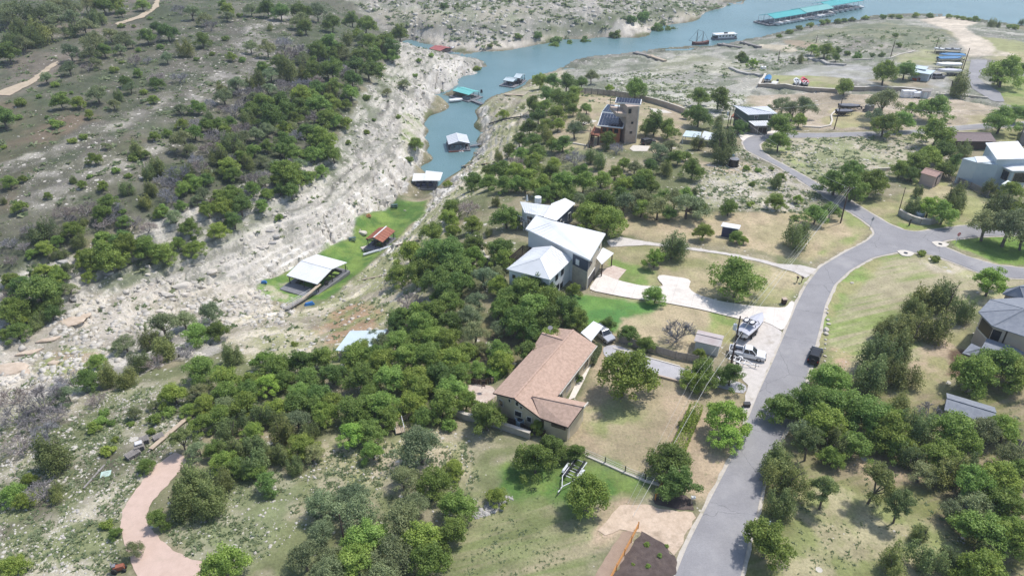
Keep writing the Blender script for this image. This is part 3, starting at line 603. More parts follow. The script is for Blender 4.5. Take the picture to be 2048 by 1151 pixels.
M['brown_roof']=mat('grey_brown_shingle',(.21,.165,.155),.9,.12,2)
M['block_pale']=mat('pale_block',(.60,.55,.47),.9,.08,1)
M['tanwall']=mat('tan_retaining_block',(.42,.345,.27),.9,.12,.8)
M['deckgrey']=mat('grey_deck',(.20,.20,.21),.8,.15,1)
M['orange']=mat('orange_paint',(.50,.10,.03),.5,.1)
M['blue']=mat('blue_plastic',(.03,.16,.42),.5,.1)
M['mint']=mat('mint_paint',(.45,.58,.50),.6,.08)
M['rocklight']=mat('pale_boulder',(.62,.57,.49),.95,.16,.8,bump=.08,col2=(.50,.45,.38))
M['rockgrey']=mat('grey_boulder',(.42,.40,.37),.95,.2,.8,bump=.08,col2=(.33,.31,.28))
M['rocktan']=mat('tan_slab_rock',(.58,.47,.36),.95,.14,.8,bump=.08,col2=(.48,.38,.28))
M['rubble']=mat('rubble',(.58,.54,.47),.95,.25,.5,col2=(.40,.37,.32))
M['wire']=mat('grey_cable',(.50,.50,.46),.5,.05)
M['signgreen']=mat('sign_grey_back',(.32,.35,.35),.4,.05,metal=.4)
# ================================================================== small builders
def g0(px,py): return hit(px,py)
def pole(px,py,ht,name,label,cat,r=.16,arms=0,transformer=False,lean=(0,0),lamp=False,group='utility poles'):
    b=g0(px,py); t=thing(name,label,cat,b,group)
    top=b+Vector((lean[0],lean[1],ht)); MB().cyl(b-Vector((0,0,.4)),top,r,r*.62,10).build('shaft',M['wood_pole'],t,smooth=False)
    if arms:
        m=MB(); m.beam(top+Vector((-1.1,.15,-.5)),top+Vector((1.1,-.15,-.5)),.12,.12)
        m.build('crossarm',M['wood_pole'],t); i=MB()
        for k in (-1,0,1): i.cyl(top+Vector((k*.95,-k*.13,-.44)),top+Vector((k*.95,-k*.13,-.2)),.06,.05,6)
        i.build('insulator',M['frame'],t)
    if transformer:
        c=top+Vector((-.55,-.1,-1.9)); m=MB(); m.cyl(c-Vector((0,0,.55)),c+Vector((0,0,.45)),.30,.30,14); m.cyl(c+Vector((0,0,.45)),c+Vector((0,0,.58)),.30,.12,14); m.build('transformer',M['frame'],t)
        m=MB(); m.cyl(c+Vector((0,0,.55)),c+Vector((0,0,.85)),.05,.04,6); m.beam(c+Vector((.2,0,.1)),top+Vector((0,0,-1.7)),.07); m.build('bushing',M['dark'],t)
    if lamp:
        m=MB(); m.beam(top+Vector((0,0,-.3)),top+Vector((.9,-.1,-.1)),.06); m.box(top+Vector((1.0,-.1,-.12)),(.5,.2,.14)); m.build('lamp_head',M['frame'],t)
    return t,top
def wirethick(d): return 0.02
def wires(name,label,pts,r,m=None,group=None,sag=.6,n=14,cat='cable'):
    b=MB(); pts=[Vector(p) for p in pts]
    for a,c in zip(pts[:-1],pts[1:]):
        prev=a
        for k in range(1,n+1):
            t=k/n; q=a.lerp(c,t); q.z -= sag*4*t*(1-t); b.cyl(prev,q,r,r,5); prev=q
    o=b.build(name,m or M['wire'],None,pts[0]); tag(o,label,cat,group); return o
def wall_line(name,label,pix,h,th,m,cap=None,cat='wall',world=None,capname='coping',step=2.0,posts=None,group=None,hs=None):
    w=world or [g0(a,b) for a,b in pix]; t=thing(name,label,cat,w[0],group)
    b=MB(); c=MB()
    for i in range(len(w)-1):
        A,B=w[i],w[i+1]; L=(B-A).length; k=max(1,int(L/step)); d=(B-A).normalized(); nx=Vector((-d.y,d.x,0)).normalized()*th/2
        for j in range(k):
            p=A.lerp(B,j/k); q=A.lerp(B,(j+1)/k); zp=H(p.x,p.y); zq=H(q.x,q.y)
            lo=min(zp,zq)-.4; 
            ht=h if hs is None else hs[i]
            tp,tq=zp+ht,zq+ht
            if hs is not None: tp=tq=ht
            b.hexa([(p.x-nx.x,p.y-nx.y,lo),(q.x-nx.x,q.y-nx.y,lo),(q.x+nx.x,q.y+nx.y,lo),(p.x+nx.x,p.y+nx.y,lo)],[(p.x-nx.x,p.y-nx.y,tp),(q.x-nx.x,q.y-nx.y,tq),(q.x+nx.x,q.y+nx.y,tq),(p.x+nx.x,p.y+nx.y,tp)])
            if cap: c.hexa([(p.x-nx.x*1.25,p.y-nx.y*1.25,tp+.003),(q.x-nx.x*1.25,q.y-nx.y*1.25,tq+.003),(q.x+nx.x*1.25,q.y+nx.y*1.25,tq+.003),(p.x+nx.x*1.25,p.y+nx.y*1.25,tp+.003)],[(p.x-nx.x*1.25,p.y-nx.y*1.25,tp+.12),(q.x-nx.x*1.25,q.y-nx.y*1.25,tq+.12),(q.x+nx.x*1.25,q.y+nx.y*1.25,tq+.12),(p.x+nx.x*1.25,p.y+nx.y*1.25,tp+.12)])
    b.build('wall_body',m,t)
    if cap: c.build(capname,cap,t)
    return t
def fence(name,label,pix,h,m,kind='board',gap=2.4,cat='fence',pm=None,group=None):
    w=[g0(a,b) for a,b in pix]; t=thing(name,label,cat,w[0],group); posts=[]
    bd=MB()
    for A,B in zip(w[:-1],w[1:]):
        L=(Vector((B.x-A.x,B.y-A.y,0))).length; k=max(1,round(L/gap))
        P_=[A.lerp(B,j/k) for j in range(k+1)]
        for p in P_: p.z=H(p.x,p.y)
        posts += P_ if not posts else P_[1:]
        for p,q in zip(P_[:-1],P_[1:]):
            if kind=='board':
                kk=max(1,int((q-p).length/.32))
                for j in range(kk):
                    a=p.lerp(q,j/kk); c=p.lerp(q,(j+.9)/kk); hh=h+random.uniform(-.03,.03); bd.beam(a.lerp(c,.5)+Vector((0,0,.05)),a.lerp(c,.5)+Vector((0,0,hh)),.05 if abs(q.x-p.x)>abs(q.y-p.y) else .27,.27 if abs(q.x-p.x)>abs(q.y-p.y) else .05)
            elif kind=='slat':
                for j in range(6): z=h*(j+.6)/6.2; bd.beam(p+Vector((0,0,z)),q+Vector((0,0,z)),.04,h/7.4)
            elif kind=='rail':
                for z in (h*.35,h*.62,h*.9): bd.beam(p+Vector((0,0,z)),q+Vector((0,0,z)),.09,.14)
            elif kind=='wire':
                for z in (h*.3,h*.6,h*.95): bd.beam(p+Vector((0,0,z)),q+Vector((0,0,z)),.025,.025)
    bd.build('rails' if kind!='board' else 'boards',m,t)
    for p in posts[:90]:
        MB().box(p+Vector((0,0,h*.5-.1+.06)),(.13,.13,h+.2)).build('post',pm or m,t)
    return t
def window(parent,A,B,u,z0,wd,ht,cen,fm=None,pm=None,bars=0,name='window',proud=.06):
    A=Vector((A[0],A[1],0)); B=Vector((B[0],B[1],0)); d=(B-A).normalized(); n=Vector((d.y,-d.x,0)); c=A.lerp(B,u)
    if n.dot(c-Vector((cen[0],cen[1],0)))<0: n=-n
    a=math.atan2(d.y,d.x); c=c+n*proud*.5; z=z0+ht/2
    f=MB(); f.box((c.x,c.y,z),(wd+.16,proud+.04,ht+.16),a); fo=f.build(name,fm or M['frame'],parent)
    p=c+n*(proud*.5+.03); g=MB()
    k=bars+1
    for i in range(k):
        o=(-wd/2+wd*(i+.5)/k); q=p+d*o; g.box((q.x,q.y,z),(wd/k-.08,.03,ht-.06),a)
    g.build('pane' if name!='garage_door' else 'panel',pm or M['glass'],fo); return fo
def ring(pts, g, inset=0.0):
    """closed wall ring: pts = roof-level points, walls drop to height g"""
    cx=sum(p[0] for p in pts)/len(pts); cy=sum(p[1] for p in pts)/len(pts); out=[]
    for p in pts:
        d=Vector((p[0]-cx,p[1]-cy,0)); L=d.length; d=d*((L-inset*1.35)/L); out.append(Vector((cx+d.x,cy+d.y,p[2])))
    m=MB(); m.hexa([(p.x,p.y,g-.6) for p in out],[tuple(p) for p in out]); return m,out,(cx,cy)
def rect_from(A,B,C):
    """A,B front corners, C behind B; returns a true rectangle A,B,C',D'"""
    A=Vector((A.x,A.y,A.z)); B=Vector((B.x,B.y,A.z)); d=(B-A).normalized(); n=Vector((-d.y,d.x,0)); k=(C-B).dot(n)
    if k<0: n=-n; k=-k
    return A,B,B+n*k,A+n*k
def gable(parent,A,B,C,D,ridge_h,axis,m,th=.14,name='roof',ridge_m=None,over=0.0):
    """gable roof over rectangle; axis 'AB' = ridge parallel to AB, 'BC' = ridge parallel to BC"""
    r=MB(); z=Vector((0,0,ridge_h))
    if axis=='AB': R0=A.lerp(D,.5)+z; R1=B.lerp(C,.5)+z; r.slab([A,B,R1,R0],th); r.slab([R0,R1,C,D],th)
    else: R0=A.lerp(B,.5)+z; R1=D.lerp(C,.5)+z; r.slab([A,R0,R1,D],th); r.slab([R0,B,C,R1],th)
    o=r.build(name,m,parent)
    cpb=MB(); cpb.beam(R0+Vector((0,0,.03)),R1+Vector((0,0,.03)),.34,.07); cpb.build('ridge_cap',ridge_m or m,o)
    return o,R0,R1
def seams(parent,A,B,C,D,k,m,name='standing_seams'):
    b=MB()
    for i in range(1,k):
        b.beam(A.lerp(B,i/k)+Vector((0,0,.03)),D.lerp(C,i/k)+Vector((0,0,.03)),.05,.06)
    b.build(name,m,parent)
# ================================================================== vehicles
def wheels(t,xs,y,r,w=.24,rimm=None):
    for x in xs:
        for sgn in (-1,1):
            o=MB().cyl((x,sgn*(y-w/2),r),(x,sgn*(y+w/2),r),r,r,16).build('wheel',M['tyre'],t)
            MB().cyl((x,sgn*(y+w/2-.02),r),(x,sgn*(y+w/2+.015),r),r*.6,r*.55,12).build('rim',rimm or M['rim'],o)
def cabin(t,x0,x1,xr0,xr1,zb,zt,wb,wt,m,win='windows'):
    MB().hexa([(x0,-wb,zb),(x1,-wb,zb),(x1,wb,zb),(x0,wb,zb)],[(xr0,-wt,zt),(xr1,-wt,zt),(xr1,wt,zt),(xr0,wt,zt)]).build(win,M['glass'],t)
    r=MB(); r.hexa([(xr0-.04,-wt-.03,zt),(xr1+.04,-wt-.03,zt),(xr1+.04,wt+.03,zt),(xr0-.04,wt+.03,zt)],[(xr0+.08,-wt+.06,zt+.07),(xr1-.1,-wt+.06,zt+.07),(xr1-.1,wt-.06,zt+.07),(xr0+.08,wt-.06,zt+.07)])
    for sgn in (-1,1):
        for a,b in ((x0,xr0),(x1,xr1),((x0+x1)/2,(xr0+xr1)/2)): r.beam((a,sgn*(wb+.005),zb-.02),(b,sgn*(wt+.005),zt+.02),.09,.06)
    r.build('roof',m,t,bevel=.015)
def suv(label,m,loc,rz,boxy=True):
    t=thing('parked_car',label,'car'); L=4.3; W=.92
    prof=[(-2.1,.45),(-2.12,.95),(-2.0,1.12),(.75,1.12),(1.95,.98),(2.12,.85),(2.14,.45),(1.85,.32),(-1.85,.32)]
    MB().profile(prof,[(-W,.96),(-W+.09,1),(W-.09,1),(W,.96)]).build('body',m,t)
    cabin(t,-2.02,.95,-1.85,.35,1.1,1.72,.83,.70,m)
    wheels(t,(-1.35,1.38),.82,.36)
    for s in (-1,1):
        MB().box((2.11,s*.62,.82),(.06,.36,.18)).build('headlight',M['lamp'],t); MB().box((-2.12,s*.74,.88),(.06,.14,.3)).build('taillight',M['red'],t)
        MB().box((.72,s*1.0,1.16),(.14,.18,.15)).build('mirror',m,t)
    MB().box((2.13,0,.5),(.14,1.6,.2)).build('bumper',M['dark'],t); MB().box((-2.15,0,.5),(.14,1.6,.2)).build('bumper',M['dark'],t)
    MB().box((-2.16,0,.78),(.03,.5,.16)).build('number_plate',M['frame'],t)
    if boxy: MB().cyl((-2.16,0,1.0),(-2.36,0,1.0),.33,.33,14).build('spare_wheel',M['tyre'],t)
    t.location=loc; t.rotation_euler=(0,0,rz); return t
def pickup(label,m,loc,rz):
    t=thing('parked_pickup',label,'pickup truck'); W=.98
    prof=[(-.75,.5),(-.75,1.15),(1.25,1.15),(2.55,1.05),(2.78,.9),(2.82,.5),(2.5,.38),(-.75,.38)]
    MB().profile(prof,[(-W,.96),(-W+.1,1),(W-.1,1),(W,.96)]).build('body',m,t)
    b=MB(); b.box((-1.85,0,.62),(2.2,1.9,.1)); 
    for s in (-1,1): b.box((-1.85,s*.9,.86),(2.24,.14,.62))
    b.box((-2.93,0,.86),(.1,1.9,.62)); b.box((-.79,0,.9),(.08,1.9,.55)); b.build('cargo_bed',m,t)
    MB().box((-1.86,0,.69),(2.1,1.62,.03)).build('bed_liner',M['black'],t)
    c=MB(); c.box((-2.4,.2,.86),(.5,.6,.3)); c.box((-1.4,-.3,.84),(.8,.5,.25)); c.build('load',M['grey_tarp'],t)
    cabin(t,-.72,1.42,-.55,.62,1.13,1.82,.86,.70,m)
    wheels(t,(-1.95,1.85),.86,.40)
    for s in (-1,1):
        MB().box((2.8,s*.7,.85),(.08,.35,.22)).build('headlight',M['lamp'],t); MB().box((-2.99,s*.88,.95),(.05,.14,.35)).build('taillight',M['red'],t)
        MB().box((1.05,s*1.08,1.22),(.14,.22,.2)).build('mirror',M['black'],t)
    MB().box((2.86,0,.52),(.16,1.8,.22)).build('bumper',M['dark'],t); MB().box((2.83,0,.83),(.05,.9,.22)).build('grille',M['dark'],t)
    t.location=loc; t.rotation_euler=(0,0,rz); return t
def trailer(label,L,loc,rz,W=1.05,tandem=True,group=None,bunks=True,m=None,z0=.55,cat='trailer',name='boat_trailer'):
    t=thing(name,label,cat,group=group); m=m or M['steel']; f=MB(); xs=-L*.5
    for s in (-1,1):
        f.beam((xs,s*W*.72,z0),(L*.12,s*W*.72,z0),.1,.14); f.beam((L*.12,s*W*.72,z0),(L*.38,0,z0),.1,.14)
    f.beam((L*.38,0,z0),(L*.55,0,z0),.12,.14)
    for k in range(4): x=xs+.25+k*(L*.6)/3.4; f.beam((x,-W*.72,z0),(x,W*.72,z0),.09,.1)
    f.build('frame',m,t)
    ax=[-L*.22,-L*.04] if tandem else [-L*.12]
    for x in ax: MB().cyl((x,-W,.34),(x,W,.34),.05,.05,8).build('axle',m,t)
    wheels(t,ax,W,.32,.22)
    for s in (-1,1): 
        x0,x1=ax[0]-.42,ax[-1]+.42; b=MB(); b.loft([[(x0,s*(W-.16),.5),(x0,s*(W+.16),.5),(x0,s*(W+.16),.54),(x0,s*(W-.16),.54)],[(x0+.2,s*(W-.16),.72),(x0+.2,s*(W+.16),.72),(x0+.2,s*(W+.16),.76),(x0+.2,s*(W-.16),.76)],[(x1-.2,s*(W-.16),.72),(x1-.2,s*(W+.16),.72),(x1-.2,s*(W+.16),.76),(x1-.2,s*(W-.16),.76)],[(x1,s*(W-.16),.5),(x1,s*(W+.16),.5),(x1,s*(W+.16),.54),(x1,s*(W-.16),.54)]]); b.build('fender',m,t)
        if bunks: MB().beam((xs+.1,s*W*.5,z0+.18),(L*.1,s*W*.5,z0+.18),.26,.12).build('bunk',M['black'],t)
    MB().cyl((L*.46,0,.05),(L*.46,0,z0+.35),.05,.05,8).build('jack',M['dark'],t); MB().cyl((L*.54,0,z0),(L*.58,0,z0-.02),.07,.06,8).build('coupler',M['dark'],t)
    t.location=loc; t.rotation_euler=(0,0,rz); return t
def boat(label,L,W,loc,rz,hull,deck=None,cover=None,inner=None,z0=.75,group=None,shield=True,motor=True,name='motor_boat',tower=False,cat='boat'):
    t=thing(name,label,cat,group=group); st=[(-.5,.92,.15,.0),(-.25,1,.08,.0),(.05,1,.05,.02),(.25,.86,.1,.05),(.4,.5,.25,.1),(.5,.06,.55,.16)]
    secs=[]; H_=W*.42
    for x,k,kz,dz in st:
        w=W/2*k; secs.append([(x*L,-w,H_+dz),(x*L,-w*.9,H_*.45),(x*L,0,kz*H_),(x*L,w*.9,H_*.45),(x*L,w,H_+dz)])
    MB().loft(secs).build('hull',hull,t,smooth=False)
    dk=MB(); 
    for (a,b) in zip(st[:-1],st[1:]):
        wa,wb=W/2*a[1],W/2*b[1]
        if a[0]<.2:
            for s in (-1,1): dk.hexa([(a[0]*L,s*wa*.72,H_+a[3]-.02),(b[0]*L,s*wb*.72,H_+b[3]-.02),(b[0]*L,s*wb*1.02,H_+b[3]-.02),(a[0]*L,s*wa*1.02,H_+a[3]-.02)],[(a[0]*L,s*wa*.72,H_+a[3]+.06),(b[0]*L,s*wb*.72,H_+b[3]+.06),(b[0]*L,s*wb*1.02,H_+b[3]+.05),(a[0]*L,s*wa*1.02,H_+a[3]+.05)])
        else: dk.hexa([(a[0]*L,-wa,H_+a[3]-.02),(b[0]*L,-wb,H_+b[3]-.02),(b[0]*L,wb,H_+b[3]-.02),(a[0]*L,wa,H_+a[3]-.02)],[(a[0]*L,-wa*.8,H_+a[3]+.1),(b[0]*L,-wb*.8,H_+b[3]+.1),(b[0]*L,wb*.8,H_+b[3]+.1),(a[0]*L,wa*.8,H_+a[3]+.1)])
    dk.build('deck',deck or hull,t)
    if cover:
        c=[]
        for x,k,kz,dz in st:
            w=W/2*k*1.03; up=.38*(1-abs(x-.02)*1.5); c.append([(x*L,-w,H_+dz-.12),(x*L,w,H_+dz-.12),(x*L,w*.95,H_+dz+.1),(x*L,w*.3,H_+dz+.14+up),(x*L,-w*.3,H_+dz+.14+up),(x*L,-w*.95,H_+dz+.1)])
        MB().loft(c).build('canvas_cover',cover,t)
    else:
        s_=MB(); im=inner or M['frame']
        for x in (-.38,-.1,.02):
            for s in (-1,1): s_.box((x*L,s*W*.18,H_*.95),(.5,.5,.34)); s_.box((x*L-.24,s*W*.18,H_*.95+.28),(.1,.5,.35))
        s_.build('seat',im,t)
        MB().box((-.12*L,0,H_*.78),(L*.62,W*.66,.04)).build('cockpit_floor',im,t)
        if shield:
            w=MB()
            for s in (-1,1): w.hexa([(.12*L,0,H_+.05),(.02*L,s*W*.4,H_+.05),(.0*L,s*W*.4,H_+.05),(.10*L,0,H_+.05)],[(.06*L,0,H_+.45),(-.03*L,s*W*.36,H_+.45),(-.04*L,s*W*.36,H_+.45),(.05*L,0,H_+.45)])
            w.build('windscreen',M['glass'],t)
    if motor:
        m=MB(); m.box((-.5*L-.25,0,H_+.12),(.38,.36,.55),taper=.8); m.box((-.5*L-.2,0,H_*.5),(.16,.14,.8)); m.build('outboard_motor',M['black'],t)
    if tower:
        w=MB()
        for s in (-1,1): w.cyl((-.12*L,s*W*.44,H_),(-.2*L,s*W*.38,H_+1.15),.05,.05,8); w.cyl((.08*L,s*W*.44,H_),(-.05*L,s*W*.38,H_+1.15),.05,.05,8)
        w.box((-.2*L,0,H_+1.2),(1.5,W*.82,.06)); w.build('tower',M['black'],t)
        for s in (-1,1):
            c=[(-.2*L+.52*math.cos(a),s*W*.21+.32*math.sin(a)) for a in [k*math.pi/8 for k in range(16)]]
            MB().hexa([(x,y,H_+1.25) for x,y in c],[(x,y,H_+1.31) for x,y in c]).build('wakeboard',M['gel'],t)
        MB().loft([[(x*L,-W/2*k*1.012,H_*.62),(x*L,-W/2*k*1.0,H_*.9),(x*L,-W/2*k*.97,H_*.9),(x*L,-W/2*k*.97,H_*.62)] for x,k in ((-.49,.92),(-.25,1),(.05,1),(.25,.86))]).build('hull_stripe',M['dbrown'],t)
        MB().loft([[(x*L,W/2*k*1.012,H_*.62),(x*L,W/2*k*1.0,H_*.9),(x*L,W/2*k*.97,H_*.9),(x*L,W/2*k*.97,H_*.62)] for x,k in ((-.49,.92),(-.25,1),(.05,1),(.25,.86))]).build('hull_stripe',M['dbrown'],t)
    t.location=Vector(loc)+Vector((0,0,z0)); t.rotation_euler=(0,0,rz); return t
# ================================================================== boathouse on a floating platform
def boathouse(label,pa,pb,pc,ez,bz,roofm,axis='BC',rise=1.3,name='boat_dock',deckm=None,grow=.9,cat='dock',ridge=None,group=None,walls=None,front=1.2,slips=True,stripe=None,flat=False,seam=6):
    A,B,C,D=rect_from(P(*pa,ez),P(*pb,ez),P(*pc,ez)); cen=(A+C)/2; t=thing(name,label,cat,(cen.x,cen.y,bz),group)
    u=(B-A).normalized(); v=(D-A).normalized()
    if flat: r=MB(); r.slab([A,B,C+Vector((0,0,rise)),D+Vector((0,0,rise))],.14); o=r.build('roof',roofm,t); seams(o,A,B,C+Vector((0,0,rise)),D+Vector((0,0,rise)),seam,roofm)
    else:
        o,R0,R1=gable(t,A,B,C,D,rise,axis,roofm,ridge_m=ridge)
        if axis=='AB': seams(o,A,B,R1,R0,seam,roofm); seams(o,R0,R1,C,D,seam,roofm)
        else: seams(o,A,D,R1,R0,seam,roofm); seams(o,R0,R1,C,B,seam,roofm)
        e=MB()
        if axis=='BC': e.hexa([A+v*.3,B+v*.3,B+v*.36,A+v*.36],[R0+v*.3-Vector((0,0,.15)),R0+v*.31-Vector((0,0,.15)),R0+v*.35-Vector((0,0,.15)),R0+v*.36-Vector((0,0,.15))])
        if e.v: e.build('gable_end',M['deckgrey'],t)
    dk=deckm or M['deckgrey']; W=(B-A).length; Ln=(D-A).length
    g=MB(); base=Vector((0,0,bz-ez)); f=-u*grow-v*front
    def pt(a,b,z): q=A+u*a+v*b; return Vector((q.x,q.y,z))
    # U-shaped deck round an open slip
    for a0,a1,b0,b1 in ((-grow,W+grow,-front,1.0),(-grow,1.1,1.0,Ln+grow),(W-1.1,W+grow,1.0,Ln+grow),(1.1,W-1.1,Ln-.6,Ln+grow)):
        g.hexa([pt(a0,b0,bz-.35),pt(a1,b0,bz-.35),pt(a1,b1,bz-.35),pt(a0,b1,bz-.35)],[pt(a0,b0,bz+.45),pt(a1,b0,bz+.45),pt(a1,b1,bz+.45),pt(a0,b1,bz+.45)])
    g.build('deck',dk,t)
    for a in (.35,W*.5,W-.35):
        for b in (.4,Ln*.5,Ln-.4):
            if a==W*.5 and b==Ln*.5: continue
            q=pt(a,b,bz+.45); zt=ez-.1
            if flat: zt=ez+rise*b/Ln-.1
            elif axis=='AB' and b==Ln*.5: zt=ez+rise-.2
            elif axis=='BC' and a==W*.5: zt=ez+rise-.2
            MB().beam(q,(q.x,q.y,zt),.16).build('post',M['dark'],t)
    rl=MB()
    for (a0,b0,a1,b1) in ((0,0,0,Ln),(W,0,W,Ln),(0,Ln,W,Ln)):
        for z in (1.0,1.45): rl.beam(pt(a0,b0,bz+z),pt(a1,b1,bz+z),.06)
    rl.beam(pt(0,.3,ez-.35),pt(W,.3,ez-.35),.2,.25); rl.build('railing',M['dark'],t)
    if stripe:
        s=MB(); s.hexa([pt(-grow,-front-.06,bz-.1),pt(W*.7,-front-.06,bz-.1),pt(W*.7,-front,bz-.1),pt(-grow,-front,bz-.1)],[pt(-grow,-front-.06,bz+.5),pt(W*.7,-front-.06,bz+.5),pt(W*.7,-front,bz+.5),pt(-grow,-front,bz+.5)]); s.build('fender_board',stripe,t)
    if walls:
        w_=MB(); 
        w_.hexa([pt(.3,.3,bz+.45),pt(W-.3,.3,bz+.45),pt(W-.3,Ln-.3,bz+.45),pt(.3,Ln-.3,bz+.45)],[pt(.3,.3,ez-.1),pt(W-.3,.3,ez-.1),pt(W-.3,Ln-.3,ez-.1),pt(.3,Ln-.3,ez-.1)]); w_.build('wall',walls,t)
    else:
        lf=MB(); 
        for a in (W*.3,W*.7): lf.beam(pt(a,1.6,bz+.9),pt(a,Ln-1.2,bz+.9),.5,.25)
        lf.box(pt(.9,Ln*.6,bz+.9),(1.0,1.4,.9)); lf.box(pt(W-.8,Ln*.35,bz+.85),(.8,.8,.8)); lf.build('boat_lift',M['dark'],t)
    return t,A,B,C,D,u,v,W,Ln
def gangway(label,p,q,w,m,rail=True,name='gangway',group=None,cat='gangway'):
    t=thing(name,label,cat,p,group); p=Vector(p); q=Vector(q); MB().beam(p,q,w,.14).build('walkway',m,t)
    d=(q-p).normalized(); n=Vector((-d.y,d.x,0)).normalized()*w/2
    if rail:
        for s in (-1,1):
            r=MB(); r.beam(p+n*s+Vector((0,0,.95)),q+n*s+Vector((0,0,.95)),.06); r.beam(p+n*s+Vector((0,0,.5)),q+n*s+Vector((0,0,.5)),.04); k=max(2,int((q-p).length/2))
            for j in range(k+1): a=p.lerp(q,j/k)+n*s; r.beam(a,a+Vector((0,0,.95)),.06)
            r.build('handrail',M['steel'],t)
    return t
random.seed(5)
ORD=['first','second','third','fourth','fifth','sixth','seventh','eighth','ninth','tenth','eleventh','twelfth','thirteenth','fourteenth','fifteenth','sixteenth','seventeenth','eighteenth','nineteenth','twentieth','twenty first','twenty second','twenty third','twenty fourth']
def hip(parent,poly,R0,R1,m,th=.14,name='roof',capm=None):
    near=[0 if (p-R0).length<=(p-R1).length else 1 for p in poly]; r=MB(); c=MB(); RR=(R0,R1)
    for i in range(len(poly)):
        j=(i+1)%len(poly); f=[poly[i],poly[j],RR[near[j]]]+([RR[near[i]]] if near[i]!=near[j] else []); r.slab(f,th)
        c.beam(poly[i]+Vector((0,0,.02)),RR[near[i]]+Vector((0,0,.02)),.22,.05)
    c.beam(R0,R1,.25,.06); o=r.build(name,m,parent); c.build('hip_cap',capm or m,o); return o
def panel(parent,A,B,u0,u1,z0,z1,cen,m,name,proud=.06,th=.08):
    A=Vector((A[0],A[1],0)); B=Vector((B[0],B[1],0)); d=(B-A).normalized(); n=Vector((d.y,-d.x,0)); c=A.lerp(B,(u0+u1)/2)
    if n.dot(c-Vector((cen[0],cen[1],0)))<0: n=-n
    L=(B-A).length; q=c+n*(proud-th/2+.0); return MB().box((q.x,q.y,(z0+z1)/2),(L*(u1-u0),th,z1-z0),math.atan2(d.y,d.x)).build(name,m,parent)
